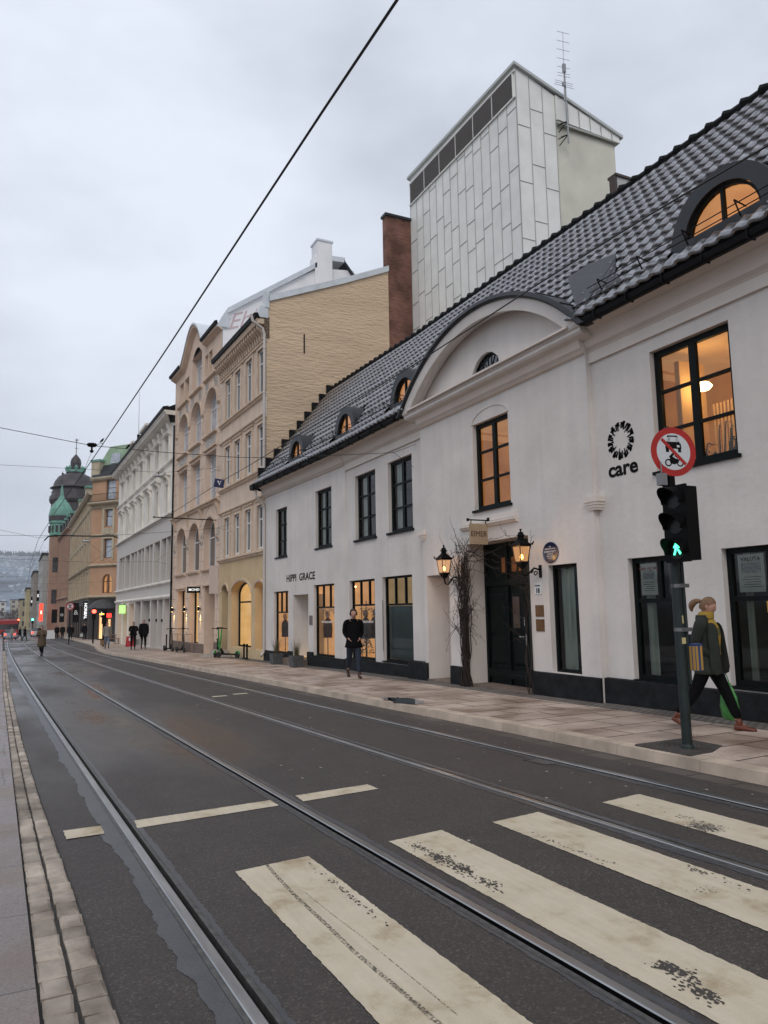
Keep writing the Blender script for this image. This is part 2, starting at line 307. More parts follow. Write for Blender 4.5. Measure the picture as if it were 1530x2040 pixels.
def rebase(o, p):   # move the origin of a childless mesh to p
    p = Vector(p); o.data.transform(Matrix.Translation(-p)); o.location = p; return o
def arcpts(a, b, zs, rise, n):
    c, h = (a+b)/2, (b-a)/2
    return [(c-h*math.cos(PI*k/n), zs+rise*math.sin(PI*k/n)) for k in range(n+1)]
class Fr:
    def __init__(s, x0, y0, x1, y1):
        s.o = Vector((x0, y0, 0)); v = Vector((x1-x0, y1-y0, 0)); s.L = v.length; s.t = v.normalized(); s.n = Vector((-s.t.y, s.t.x, 0))
    def P(s, u, z, d=0.): return s.o + s.t*u + s.n*d + Vector((0, 0, z))
def zg(y):   # road level
    if y < 120: return -SL*y
    if y < 220: return -SL*120 - SL*.5*(y-120)
    return -SL*170
def text_mesh(body, size, bold=0., xs=1., font_shear=0., spacing=1.):
    c = bpy.data.curves.new('t', 'FONT'); c.body = body; c.size = size; c.align_x = 'CENTER'; c.align_y = 'CENTER'; c.offset = bold; c.shear = font_shear; c.space_character = spacing; c.resolution_u = 3
    c.extrude = .004
    o = bpy.data.objects.new('t', c); COL.objects.link(o); dg = bpy.context.evaluated_depsgraph_get(); me = bpy.data.meshes.new_from_object(o.evaluated_get(dg))
    bpy.data.objects.remove(o); bpy.data.curves.remove(c)
    for v in me.vertices: v.co.x *= xs
    return me
def put_text(name, body, size, fr, u, z, d, m, parent, bold=0., xs=1., vertical=False, shear=0., spacing=1., mirror=-1, fit=None):
    """text on a facade plane: reads left to right as seen from the street (towards smaller u)"""
    me = text_mesh(body, size, bold, xs, shear, spacing); off = wloc(parent) if parent else Vector((0, 0, 0))
    if fit:
        xs_ = [v.co.x for v in me.vertices]; k_ = fit/(max(xs_)-min(xs_)); m_ = (max(xs_)+min(xs_))/2
        for v in me.vertices: v.co.x = (v.co.x-m_)*k_
    for v in me.vertices:
        x, y, w = v.co
        if vertical: x, y = -y, x
        v.co = fr.P(u+mirror*x, z+y, d+w) - off
    if mirror < 0: me.flip_normals()
    me.materials.append(m); o = bpy.data.objects.new(name, me); me.name = name; COL.objects.link(o)
    if parent: o.parent = parent
    return o
# ------------------------------------------------------------------ ground, road, tracks, pavements
YS = [-20, -12, -6, -3] + [round(-1+.5*i, 2) for i in range(0, 60)] + [29+i for i in range(0, 32)] + [62+2*i for i in range(0, 30)] + [122+6*i for i in range(0, 24)]
def curve(pts, deg=3):
    a = np.array(pts); c = np.polyfit(a[:, 1], a[:, 0], deg); dc = np.polyder(c); lo, hi = a[:, 1].min(), a[:, 1].max()
    def f(y):
        if y < lo: return float(np.polyval(c, lo)+np.polyval(dc, lo)*(y-lo))
        if y > hi: return float(np.polyval(c, hi)-.011*(y-hi))
        return float(np.polyval(c, y))
    return f
R1 = curve([[.99, 3.24], [.97, 3.8], [.94, 4.82], [.92, 5.78], [.88, 6.9], [.85, 7.8], [.78, 10.17], [.65, 15.17], [.43, 22.9], [.08, 35.26], [-.1, 42], [-.35, 60], [-.7, 80]])
R3 = curve([[4.31, 3.38], [4.3, 4.26], [4.26, 5.24], [4.25, 6.21], [4.21, 8.19], [4.08, 10.1], [3.99, 12.94], [3.86, 17.53], [3.74, 22.72], [3.39, 30.78], [3.2, 36], [2.95, 46.5], [2.75, 65], [2.6, 87]])
r2 = lambda y: R1(y)+1.435; r4 = lambda y: R3(y)+1.385
LE = lambda y: .232-.0222*y if y < 23 else -.279-.0152*(y-23)
KW = lambda y: float(np.interp(y, [2, 3.5, 8, 12], [.34, .31, .225, .19]))
_k = [(-20, 6.6), (5, 6.48), (9, 6.42), (12.3, 6.31), (15.4, 6.22), (20, 6.1), (26.5, 5.85), (30.8, 5.68), (36, 5.45), (41, 5.15), (45, 4.88), (49, 4.80), (54, 4.95), (60, 5.3), (66, 5.75), (75, 6.0), (110, 6.3), (400, 6.6)]
KE = lambda y: float(np.interp(y, [a for a, b in _k], [b for a, b in _k]))
FX = lambda y: float(np.interp(y, [-20, 21.4, 29, 35.6, 45.6, 69.5, 400], [9.2, 9.2, 8.9, 8.65, 8.22, 7.73, 7.4]))
def strip(name, fa, fb, za, zb, m, ys=None, kind='structure'):
    g = MB(); ys = ys or YS
    for y0, y1 in zip(ys, ys[1:]):
        g.face([(fa(y0), y0, zg(y0)+za), (fb(y0), y0, zg(y0)+zb), (fb(y1), y1, zg(y1)+zb), (fa(y1), y1, zg(y1)+za)])
    return tag(g.build(name, m, merge=True), kind=kind)
GW = .075   # half width of the whole grooved rail
strip('road', lambda y: LE(y)+KW(y), lambda y: R1(y)-GW, 0, 0, ASPH)
strip('road', lambda y: R1(y)+GW, lambda y: r2(y)-GW, 0, 0, ASPH)
strip('road', lambda y: r2(y)+GW, lambda y: R3(y)-GW, 0, 0, ASPH)
strip('road', lambda y: R3(y)+GW, lambda y: r4(y)-GW, 0, 0, ASPH)
strip('road', lambda y: r4(y)+GW, lambda y: KE(y)-.28, 0, 0, ASPH)
GUT = brickmat('gutter_setts', (.09, .075, .065), (.13, .11, .095), (.03, .026, .024), .5, .28, .012, .7, plane='yx', bumpd=.01)
strip('gutter', lambda y: KE(y)-.28, lambda y: KE(y)+.01, .0, -.004, GUT)
MUD = mat('bare_ground', (.10, .09, .085), .9, var=.3, vs=.5)
g = MB()
gy = [-300, -20, 60, 120, 220, 400, 900, 3500]
gz = [4.6, .28, -.96, -1.89, -2.67, -2.67, -2.67, -2.67]
for i in range(len(gy)-1):
    g.face([(-1800, gy[i], gz[i]-.12), (1800, gy[i], gz[i]-.12), (1800, gy[i+1], gz[i+1]-.12), (-1800, gy[i+1], gz[i+1]-.12)])
tag(g.build('ground', MUD, merge=True), kind='structure')
# grooved rails: each rail is one long profile
def rail(fc, sgn, name='tram_track'):
    g = MB(); P = [(-.075, -.05, 1), (-.075, .004, 1), (-.030*1-.02, .006, 1), (-.050, .010, 0), (-.044, .014, 0), (.004, .014, 0), (.010, .008, 0), (.012, -.032, 2), (.042, -.032, 2), (.044, .008, 1), (.056, .009, 1), (.060, .004, 1), (.075, .004, 1), (.075, -.05, 1)]
    P = [(x*sgn, z, m_) for x, z, m_ in P]
    for y0, y1 in zip(YS, YS[1:]):
        for (xa, za, ma), (xb, zb, mb) in zip(P, P[1:]):
            g.mi = mb if ma != 0 or mb != 0 else 0
            if mb == 0 and ma == 0: g.mi = 0
            q = [(fc(y0)+xa, y0, zg(y0)+za), (fc(y0)+xb, y0, zg(y0)+zb), (fc(y1)+xb, y1, zg(y1)+zb), (fc(y1)+xa, y1, zg(y1)+za)]
            g.face(q if sgn > 0 else q[::-1])
    return tag(g.build(name, [STEEL, STEELD, BLACK], merge=True), kind='structure')
rail(R1, 1); rail(r2, -1); rail(R3, 1); rail(r4, -1)
def seal(fc, side, w, seed, dz=.003):     # poured bitumen beside a rail, ragged outer edge
    g = MB(); rn = random.Random(seed); y = -2.; L = []
    while y < 60:
        pw = w*(1+.42*noise.noise(Vector((seed*7.3, y*1.3, 0)))+.30*noise.noise(Vector((seed*3.1, y*6, 4)))); L.append((y, pw+.010*noise.noise(Vector((seed, y*31, 9)))+rn.uniform(-.003, .003))); y += .018 if y < 9 else .12
    for (a, wa), (b, wb) in zip(L, L[1:]):
        q = [(fc(a)+side*.077, a, zg(a)+dz), (fc(a)+side*(.077+wa), a, zg(a)+dz), (fc(b)+side*(.077+wb), b, zg(b)+dz), (fc(b)+side*.077, b, zg(b)+dz)]
        g.face(q if side > 0 else q[::-1])
    tag(g.build('road_seal', BITU, merge=True), kind='structure')
seal(R1, -1, .115, 1); seal(R1, 1, .035, 2); seal(r2, 1, .045, 3); seal(r2, -1, .03, 4); seal(R3, -1, .05, 5); seal(R3, 1, .05, 6); seal(r4, -1, .04, 7); seal(r4, 1, .04, 8)
# right pavement
SLAB = brickmat('paving_slabs', (.60, .49, .41), (.54, .44, .37), (.10, .075, .06), .95, .62, .016, .72, plane='xy', off=.42, dirt=(.50, .43, .39), wet=True, bumpd=.006)
COBB = brickmat('small_cobbles', (.20, .18, .165), (.27, .245, .22), (.06, .055, .05), .13, .11, .014, .8, plane='yx', bumpd=.02)
strip('pavement', lambda y: KE(y)+.24, lambda y: FX(y)-.58 if y < 34 else FX(y)+.4, .125, .14, SLAB)
strip('pavement_cobble_strip', lambda y: FX(y)-.58, lambda y: FX(y)+.3, .141, .150, COBB, [y for y in YS if y <= 34])
KERBM = mat('granite_kerb', (.52, .42, .33), .7, var=.32, vs=2.4, bump=.25, bs=40)
def kerbrow():
    g = MB(); y = -8.; rn = random.Random(3)
    while y < 130:
        l = (rn.uniform(.85, 1.25) if y < 60 else 3); y1 = y+l-.008; j = rn.uniform(-.004, .004)
        a0, a1 = KE(y), KE(y1); z0, z1 = zg(y), zg(y1)
        g.hexa([(a0+j, y, z0-.06), (a0+.24, y, z0-.06), (a1+.24, y1, z1-.06), (a1+j, y1, z1-.06), (a0+.02+j, y, z0+.118+j), (a0+.238, y, z0+.124), (a1+.238, y1, z1+.124), (a1+.02+j, y1, z1+.118+j)])
        y += l
    return tag(g.build('kerb', KERBM), kind='structure')
kerbrow()
# left pavement and the two rows of kerb stones
BRSL = brickmat('wet_brown_slabs', (.24, .18, .145), (.20, .15, .125), (.07, .055, .05), 1.3, 1.0, .006, .42, plane='xy', off=.5, dirt=(.62, .58, .58), wet=True, bumpd=.004)
strip('pavement', lambda y: LE(y)-9, lambda y: LE(y), .045, .045, BRSL)
KST = mat('kerb_stone', (.47, .40, .325), .72, col2=(.17, .13, .10), var=.45, vs=3.5, bump=.5, bs=25, detail=6)
t = KST.node_tree; b = t.nodes['Principled BSDF']; gi = N(t, 'ShaderNodeNewGeometry'); mr = N(t, 'ShaderNodeMapRange'); mr.inputs[3].default_value = .62; mr.inputs[4].default_value = 1.12; t.links.new(gi.outputs['Random Per Island'], mr.inputs[0])
m_ = N(t, 'ShaderNodeMix', data_type='RGBA', blend_type='MULTIPLY'); m_.inputs[0].default_value = 1; t.links.new(b.inputs['Base Color'].links[0].from_socket, m_.inputs[6]); t.links.new(mr.outputs[0], m_.inputs[7]); t.links.new(m_.outputs[2], b.inputs['Base Color'])
def stones(x0, w, seed, ymax):
    g = MB(); y = 1.6; rn = random.Random(seed)
    while y < ymax:
        l = rn.uniform(.13, .24) if y < 14 else rn.uniform(.5, .9)
        j = lambda s=.004: rn.uniform(-s, s)
        k_ = KW(y)/.31; y1 = y+l-.016; xa, xb = LE(y)+x0*k_, LE(y)+(x0+w)*k_; xc, xd = LE(y1)+(x0+w)*k_, LE(y1)+x0*k_; z = zg(y)+.030; b = .014
        R = [[(xa+j(), y+j(), z-.05), (xb+j(), y+j(), z-.05), (xc+j(), y1+j(), z-.05), (xd+j(), y1+j(), z-.05)]]
        e4 = [(xa+j(), y+j()), (xb+j(), y+j()), (xc+j(), y1+j()), (xd+j(), y1+j())]
        cx, cy_ = (xa+xb)/2, (y+y1)/2
        R.append([(px, py, z-.008+j(.003)) for px, py in e4])
        R.append([(px+(b if px < cx else -b)*rn.uniform(.6, 1.6), py+(b if py < cy_ else -b)*rn.uniform(.6, 1.6), z+j(.0035)) for px, py in e4])
        g.rings(R); y += l
    return tag(g.build('kerb_stones', KST), kind='structure')
stones(.018, .128, 11, 60); stones(.168, .125, 12, 60)
strip('kerb_bedding', lambda y: LE(y)-.01, lambda y: LE(y)+KW(y)+.005, .012, .006, mat('dirt_joint', (.05, .045, .04), .9, var=.3, vs=5))
# road paint: zebra bars and the broken stop line, each bar an object
def paint(pts, name='road_marking', rag=.004, seed=1, z=.0045):
    rn = random.Random(seed); P = []
    for i, a in enumerate(pts):
        b = pts[(i+1) % len(pts)]; n = max(2, int(math.hypot(b[0]-a[0], b[1]-a[1])/.025))
        for k in range(n):
            t = k/n; P.append((a[0]+(b[0]-a[0])*t+rn.uniform(-rag, rag), a[1]+(b[1]-a[1])*t+rn.uniform(-rag, rag)))
    g = MB(); g.face([(x, y, zg(y)+z) for x, y in P]); o = g.build(name, PAINT); tag(o, kind='structure')
    bm = bmesh.new(); bm.from_mesh(o.data); bmesh.ops.triangulate(bm, faces=bm.faces)
    for f in bm.faces:
        if f.normal.z < 0: f.normal_flip()
    bm.to_mesh(o.data); bm.free(); return o
for i, (a, b, y) in enumerate(((1.385, 1.93, 5.24), (2.58, 3.07, 5.32), (3.54, 4.05, 5.36), (4.73, 5.22, 5.39))):
    paint([(a, y-.06), (b, y), (b+.06, .9), (a+.06, .9)], seed=i)
paint([(.41, 6.89), (.70, 6.89), (.70, 6.62), (.42, 6.61)], seed=11, z=.0075); paint([(.97, 6.92), (2.20, 7.0), (2.21, 6.76), (.96, 6.66)], seed=12)
paint([(2.47, 7.05), (3.26, 7.12), (3.27, 6.88), (2.45, 6.79)], seed=13)
paint([(4.6, 17.6), (4.95, 17.64), (4.96, 17.44), (4.6, 17.4)], seed=14); paint([(4.05, 17.35), (4.4, 17.4), (4.4, 17.2), (4.05, 17.15)], seed=15)
# tyre marks, brown dirt and spots worn through the paint
TM = bpy.data.materials.new('tyre_mark'); TM.use_nodes = True; t = TM.node_tree; b = t.nodes['Principled BSDF']; b.inputs['Base Color'].default_value = (.07, .06, .05, 1); b.inputs['Roughness'].default_value = .8
c = N(t, 'ShaderNodeTexCoord').outputs['Object']; n = N(t, 'ShaderNodeTexNoise'); n.inputs['Scale'].default_value = 70; n.inputs['Detail'].default_value = 4; t.links.new(c, n.inputs['Vector']); r_ = N(t, 'ShaderNodeMapRange'); r_.inputs[1].default_value = .40; r_.inputs[2].default_value = .62; r_.inputs[4].default_value = .75; t.links.new(n.outputs[0], r_.inputs[0]); t.links.new(r_.outputs[0], b.inputs['Alpha'])
def mark(L, w, z=.0062):
    g = MB()
    for (x0, y0), (x1, y1) in zip(L, L[1:]): g.face([(x0-w, y0, zg(y0)+z), (x0+w, y0, zg(y0)+z), (x1+w, y1, zg(y1)+z), (x1-w, y1, zg(y1)+z)][::-1])
    tag(g.build('tyre_mark', TM, merge=True), kind='structure')
mark([(1.613, 5.23), (1.602, 5.0), (1.59, 4.6), (1.593, 4.265), (1.596, 3.97), (1.593, 3.70), (1.605, 3.42), (1.617, 3.2), (1.64, 2.6)], .013); mark([(1.661, 4.58), (1.678, 4.17), (1.703, 3.78), (1.71, 3.53), (1.715, 3.385), (1.73, 2.9)], .003)
g = MB(); rn = random.Random(8)
for cx, cy_, rx, ry, n_ in ((2.70, 5.0, .05, .12, 60), (2.71, 4.72, .06, .13, 160), (2.72, 4.45, .055, .13, 150), (2.72, 4.15, .05, .14, 80), (2.82, 2.76, .05, .10, 160), (2.76, 2.55, .05, .09, 110), (1.88, 4.4, .02, .5, 60), (4.0, 3.6, .04, .3, 40), (3.62, 4.4, .03, .4, 40), (4.95, 4.6, .05, .3, 30)):
    for k in range(n_):
        x, y = rn.gauss(cx, rx*.55), rn.gauss(cy_, ry*.55); s_ = rn.uniform(.003, .011); a = rn.uniform(0, 6)
        g.face([(x+s_*math.cos(a+q)*rn.uniform(.5, 1), y+s_*1.3*math.sin(a+q), zg(y)+.0068) for q in (0, 1.1, 2.3, 3.6, 4.9)])
tag(g.build('worn_spots', mat('bare_asphalt', (.055, .047, .042), .8)), 'dark ragged spots where the zebra paint is worn away', 'worn paint', kind='stuff')
# utility plate between the right rails, puddle, round pole cover
g = MB(); g.face([(x, y, zg(y)+.006) for x, y in ((5.33, 7.33), (5.37, 6.93), (5.53, 6.91), (5.55, 7.33))][::-1])
g.box(5.34, 5.50, 7.28, 7.31, zg(7.3)+.001, zg(7.3)+.012)
tag(rebase(g.build('utility_plate', BITU), (5.44, 7.1, zg(7.1))), 'small grey utility plate set in the asphalt beside the right-hand tram rail', 'utility cover')
pm = mat('puddle_water', (.02, .02, .022), .03, spec=1.)
g = MB(); rn = random.Random(5)
P = [(6.56+.26*math.cos(a)*(1+rn.uniform(-.25, .25)), 12.75+.75*math.sin(a)*(1+rn.uniform(-.2, .2))) for a in [2*PI*k/28 for k in range(28)]]
g.face([(x+.05, y, zg(y)+.1295) for x, y in P]); tag(g.build('puddle', pm), kind='structure')
CAST = mat('cast_iron_plate', (.075, .065, .06), .6, .3, var=.35, vs=10)
g = MB(); c0 = Vector((6.93, 6.37, zg(6.37)+.131))
for r0, r1, dz in ((.0, .07, .004), (.09, .12, .008), (.14, .17, .008), (.19, .22, .008), (.24, .27, .008), (.29, .33, .008)):
    g.lathe(c0, [(max(r0, .001), 0), (r0+.003, dz), (r1-.003, dz), (r1, 0)], 40)
g.box(6.55, 7.33, 5.98, 6.78, c0.z-.02, c0.z+.0015)
tag(rebase(g.build('pole_cover_plate', CAST), c0), 'square cast iron plate with ringed relief around the foot of the traffic light pole', 'ground plate')
# leaves and litter flecks on the road
LM = mat('litter_pale', (.5, .46, .4), .8)
g = MB(); rn = random.Random(21)
for k in range(170):
    y = rn.uniform(4.5, 22); x = rn.uniform(2.6, KE(y)+1.5); s_ = rn.uniform(.006, .018)*(1 if y < 12 else 1.3); a = rn.uniform(0, PI)
    z = zg(y)+(.006 if x < KE(y)-.02 else .14)
    if abs(x-R3(y)) < .1 or abs(x-r4(y)) < .1 or KE(y)-.02 <= x < KE(y)+.3: continue
    g.face([(x+s_*math.cos(a+q), y+s_*1.4*math.sin(a+q), z) for q in (0, 1.3, 3.0, 4.4)])
tag(g.build('litter', LM), 'pale crumbs and leaf flecks scattered over the road', 'litter', kind='stuff')
# ------------------------------------------------------------------ windows
def room_box(g, fr, u0, u1, z0, z1, d, dep, ex=.9):
    a, b, c, e_ = u0-.05, u1+ex, z0-.02, z1+.12; q = d-dep
    g.face([fr.P(a, c, q), fr.P(a, e_, q), fr.P(b, e_, q), fr.P(b, c, q)]); g.mi = 1
    g.face([fr.P(a, c, d), fr.P(b, c, d), fr.P(b, c, q), fr.P(a, c, q)]); g.face([fr.P(a, e_, d), fr.P(a, e_, q), fr.P(b, e_, q), fr.P(b, e_, d)])
    for k in range(3): g.fbox(fr, b-.03-.02*k, b-.01-.02*k, e_-.10-.05*k, e_-.07-.05*k, q, d)
    g.mi = 0
    g.face([fr.P(a, c, d), fr.P(a, c, q), fr.P(a, e_, q), fr.P(a, e_, d)]); g.face([fr.P(b, c, d), fr.P(b, e_, d), fr.P(b, e_, q), fr.P(b, c, q)])
def window(p, fr, u0, u1, z0, z1, d, bars_u=(), bars_z=(), fm=None, gm=None, rm=None, dep=1.6, ft=.07, bw=.05, extra=(), sill=None, arch=0, curtain=False, lamp=None, name='window', thick=.07, sillm=None):
    fm = fm or FRAME; g = MB(); zt = z1-arch
    g.fbox(fr, u0, u0+ft, z0, zt, d-thick, d); g.fbox(fr, u1-ft, u1, z0, zt, d-thick, d); g.fbox(fr, u0+ft, u1-ft, z0, z0+ft, d-thick, d)
    if not arch: g.fbox(fr, u0+ft, u1-ft, z1-ft, z1, d-thick, d)
    else:
        A = arcpts(u0, u1, zt, arch, 14); B = arcpts(u0+ft, u1-ft, zt, arch-ft, 14)
        for i in range(14):
            P = fr.P; g.hexa([P(*A[i], d-thick), P(*A[i+1], d-thick), P(*A[i+1], d), P(*A[i], d), P(*B[i], d-thick), P(*B[i+1], d-thick), P(*B[i+1], d), P(*B[i], d)])
    for b in bars_u:
        w = bw; zz1 = zt
        if isinstance(b, tuple): b, a0, a1, w = b
        else: a0, a1 = z0+ft, z1-ft
        if arch and a1 > zt: c_, h = (u0+u1)/2, (u1-u0)/2; a1 = zt+arch*math.sqrt(max(0, 1-((b-c_)/h)**2))-ft*.5
        g.fbox(fr, b-w/2, b+w/2, a0, a1, d-thick+.004, d-.004)
    for b in bars_z:
        w = bw
        if isinstance(b, tuple): b, a0, a1, w = b
        else: a0, a1 = u0+ft, u1-ft
        g.fbox(fr, a0, a1, b-w/2, b+w/2, d-thick+.006, d-.008)
    o = g.build(name, fm, p)
    q = MB(); q.face([fr.P(*t, d-.04) for t in ([(u0+.01, z0+.01), (u0+.01, zt)] + (arcpts(u0+.01, u1-.01, zt, arch-.01, 14)[1:-1] if arch else []) + [(u1-.01, zt if arch else z1-.01), (u1-.01, z0+.01)])] if arch else
        [fr.P(u0+.01, z0+.01, d-.04), fr.P(u0+.01, z1-.01, d-.04), fr.P(u1-.01, z1-.01, d-.04), fr.P(u1-.01, z0+.01, d-.04)])
    q.build('pane', gm or PANED, o)
    if sill:
        s_ = MB(); s_.fbox(fr, u0-sill[0], u1+sill[0], z0-sill[2], z0+.001, d-.02, sill[1]); s_.build('sill', sillm or fm, o)
    if rm:
        r_ = MB(); room_box(r_, fr, u0, u1, z0, z1, d-.08, dep); r_.build('room_interior', [rm, LITC if rm is LITR else rm], o)
    if curtain:
        c_ = MB(); n = 14
        for (a, b) in curtain:
            for k in range(n):
                ua, ub = a+(b-a)*k/n, a+(b-a)*(k+1)/n; da, db = d-.16-.02*math.sin(k*2.1), d-.16-.02*math.sin((k+1)*2.1)
                c_.face([fr.P(ua, z0+.05, da), fr.P(ua, z1-.04, da), fr.P(ub, z1-.04, db), fr.P(ub, z0+.05, db)])
        c_.build('curtain', CURT, o)
    if lamp:
        for (lu, lz, ld, lr) in lamp:
            l_ = MB(); c0 = fr.P(lu, lz, d-ld); l_.lathe(c0, [(.001, lr*.5), (lr*.7, lr*.35), (lr, 0), (lr*.7, -lr*.35), (.001, -lr*.5)], 14); l_.build('ceiling_lamp', LAMPE, o)
    return o
FW = Fr(9.2, 0, 9.2, 21.4); FC = Fr(9.08, 0, 9.08, 21.4); FL = Fr(9.2, 21.4, 8.9, 29.0)
# ------------------------------------------------------------------ the white building
wb = empty('white_house', (9.2, 14, zg(14)+.14), 'long white plastered house with black glazed tile roof, arched pediment and lit windows', 'building')
HW = [(7.15, 8.68, 3.77, 5.78), (8.28, 9.44, .43, 2.42), (6.1, 7.57, .48, 2.44)]
g = MB(); zb = -.5
g.wall(FW, -6, 10.07, zb, 6.62, HW + [(3.2, 4.75, 3.77, 5.78), (3.4, 4.9, .5, 2.44)], .13)
g.wall(FW, 16.29, 21.4, zb, 6.62, [(17.0, 18.42, 3.73, 5.72), (19.25, 20.70, 3.73, 5.71), (17.12, 18.90, .22, 2.53), (19.40, 21.24, .19, 2.52)], .13)
g.wall(FL, 0, 7.62, zb, 6.62, [(1.07, 2.40, 3.73, 5.70), (5.13, 6.33, 3.68, 5.55), (.91, 2.60, .13, 2.49), (3.08, 4.50, -.5, 2.20, 0, .75), (5.0, 6.52, .06, 2.37)], .13, d=.03)
g.wall(FC, 10.07, 16.29, zb, 6.4, [(12.50, 13.86, 3.78, 5.73), (10.58, 11.40, .42, 2.42), (11.98, 14.26, -.5, 3.06, 0, .55), (15.05, 16.12, -.5, 2.44, 0, .62)], .13)
g.fbox(FW, 10.069, 10.071, zb, 6.4, -.1, .12); g.fbox(FW, 16.289, 16.291, zb, 6.4, -.1, .12)
g.fbox(FL, -.001, .001, zb, 6.2, -.1, .03)
# gable end walls and back
g.face([(9.2, -6, zb), (14.8, -6, zb), (14.8, -6, 6.9), (12, -6, 10.7), (9.2, -6, 6.9)])
g.face([(14.8, -6, zb), (14.8, 29, zb), (14.8, 29, 7.2), (14.8, -6, 7.2)])
for a, b in ((12.46, 13.90),):     # blind arch over the centre window
    A = arcpts(a, b, 5.73, .30, 14); B = arcpts(a+.05, b-.05, 5.73, .26, 14)
    for i in range(14):
        P = FC.P; g.hexa([P(*A[i], -.002), P(*A[i+1], -.002), P(*A[i+1], .018), P(*A[i], .018), P(*B[i], -.002), P(*B[i+1], -.002), P(*B[i+1], .018), P(*B[i], .018)])
g.build('wall', PLAST, wb)
# frieze bands over the bays, cornice mouldings, cove
for fr, a, b, d in ((FW, -6, 10.07, 0), (FW, 16.29, 21.4, 0), (FL, 0, 7.62, .03), (FC, 10.07, 16.29, 0)):
    g = MB()
    if d == 0 and fr is FW: g.fbox(fr, a, b, 6.01, 6.21, -.02, .055)
    g.prof(fr, a, b, [(d, 6.19), (d+.06, 6.20), (d+.085, 6.225), (d+.06, 6.24), (d+.085, 6.255), (d+.06, 6.27), (d+.10, 6.30), (d+.12, 6.35), (d+.16, 6.44), (d+.24, 6.53), (d+.36, 6.585), (d+.36, 6.615), (d+.40, 6.62), (d+.40, 6.66), (d-.1, 6.66), (d-.1, 6.19)])
    g.build('cornice', PLAST2, wb)
g = MB(); g.fbox(FW, 9.72, 10.12, 3.20, 3.44, -.01, .13); g.fbox(FW, 16.2, 16.5, 3.20, 3.44, -.01, .13)
for u, fr in ((10.07, FC), (16.29, FC)):
    cap = MB()
    for i, (w, z0, z1, dd) in enumerate(((.17, 3.46, 3.56, .07), (.15, 3.41, 3.46, .055), (.13, 3.36, 3.41, .04), (.11, 3.32, 3.36, .025))):
        cap.fbox(fr, u-w, u+w*.9, z0, z1, -.13, dd)
    cap.build('capital', PLAST2, wb)
g = MB(); g.prof(FC, 12.28, 14.4, [(-.01, 3.36), (.05, 3.38), (.075, 3.42), (.10, 3.43), (.10, 3.47), (-.01, 3.49)]); g.fbox(FC, 12.30, 14.38, 3.49, 3.60, -.01, .035); g.build('lintel_moulding', PLAST2, wb)
# plinth
g = MB()
def plin(fr, a, b, zt, d=.06, hh=None): g.hexa([fr.P(a, zb, 0), fr.P(b, zb, 0), fr.P(b, zb, d+.01), fr.P(a, zb, d+.01), fr.P(a, zt, -.02), fr.P(b, zt, -.02), fr.P(b, zt-.015, d), fr.P(a, zt-.015, d)])
plin(FW, -6, 10.07, .42, .08); plin(FC, 10.07, 11.97, .41, .05); plin(FC, 14.27, 15.04, .33, .05); plin(FW, 16.13, 17.12, .33, .17); plin(FW, 17.12, 21.4, .17, .10); plin(FL, 0, 2.62, .13, .10); plin(FL, 2.62, 3.07, .24, .10); plin(FL, 4.51, 5.0, .19, .07); plin(FL, 5.0, 6.52, .03, .05); plin(FL, 6.52, 7.60, .12, .07)
g.build('plinth', PLINTH, wb)
# pediment
ucx, zcx = 13.18, 3.48
def circ(R, zlo, n=36, half=None):
    a = math.acos(min(1, (zlo-zcx)/R)); return [(ucx-R*math.sin(a-2*a*k/n), zcx+R*math.cos(a-2*a*k/n)) for k in range(n+1)]
g = MB(); C_ = circ(4.5, 6.45); g.mi = 0
A = circ(4.5, 6.60); fu0, fu1, fz0, fr_ = 12.62, 13.86, 6.62, .62
# tympanum with the half-round window opening cut out
B = arcpts(fu0, fu1, fz0, .62, 18)
n = len(A)
for i in range(n-1):
    a0, a1 = A[i], A[i+1]
    def inner(p):
        u = min(max(p[0], fu0), fu1); h = (fu1-fu0)/2; c_ = (fu0+fu1)/2
        return (u, fz0+.62*math.sqrt(max(0, 1-((u-c_)/h)**2)))
    if a1[0] <= fu0 or a0[0] >= fu1: g.face([FC.P(*a0), FC.P(*a1), FC.P(a1[0], 6.45), FC.P(a0[0], 6.45)])
    else:
        b0, b1 = inner(a0), inner(a1); g.face([FC.P(*a0), FC.P(*a1), FC.P(*b1), FC.P(*b0)])
        if a0[0] < fu0: g.face([FC.P(a0[0], a0[1]), FC.P(fu0, fz0), FC.P(fu0, 6.45), FC.P(a0[0], 6.45)])
        if a1[0] > fu1: g.face([FC.P(a1[0], a1[1]), FC.P(a1[0], 6.45), FC.P(fu1, 6.45), FC.P(fu1, fz0)])
for p, q in zip(B, B[1:]): g.face([FC.P(*p, 0), FC.P(*p, -.14), FC.P(*q, -.14), FC.P(*q, 0)])
# swept arched cornice
prof = [(4.50, 0), (4.44, .03), (4.44, .12), (4.40, .16), (4.40, .26), (4.36, .30), (4.36, .36), (4.60, .38), (4.60, 0)]
RR = []
for k in range(49):
    ring = []
    for R, d in prof:
        a = math.acos((6.60-zcx)/R); t = a-2*a*k/48; ring.append(FC.P(ucx-R*math.sin(t), zcx+R*math.cos(t), d))
    RR.append(ring)
g.rings(RR)
g.prof(FC, 9.80, 16.56, [(0, 6.40), (.28, 6.46), (.32, 6.50), (.32, 6.56), (.36, 6.575), (.36, 6.60), (.02, 6.63), (0, 6.63)])
g.build('pediment', PLAST, wb)
g = MB(); RR = []
for k in range(41):
    ring = []
    for R, d in ((4.60, -2.6), (4.72, -2.6), (4.72, .44), (4.64, .46), (4.60, .42)):
        a = math.acos((6.56-zcx)/R); t = a-2*a*k/40; ring.append(FC.P(ucx-R*math.sin(t), zcx+R*math.cos(t), d))
    RR.append(ring)
g.rings(RR)
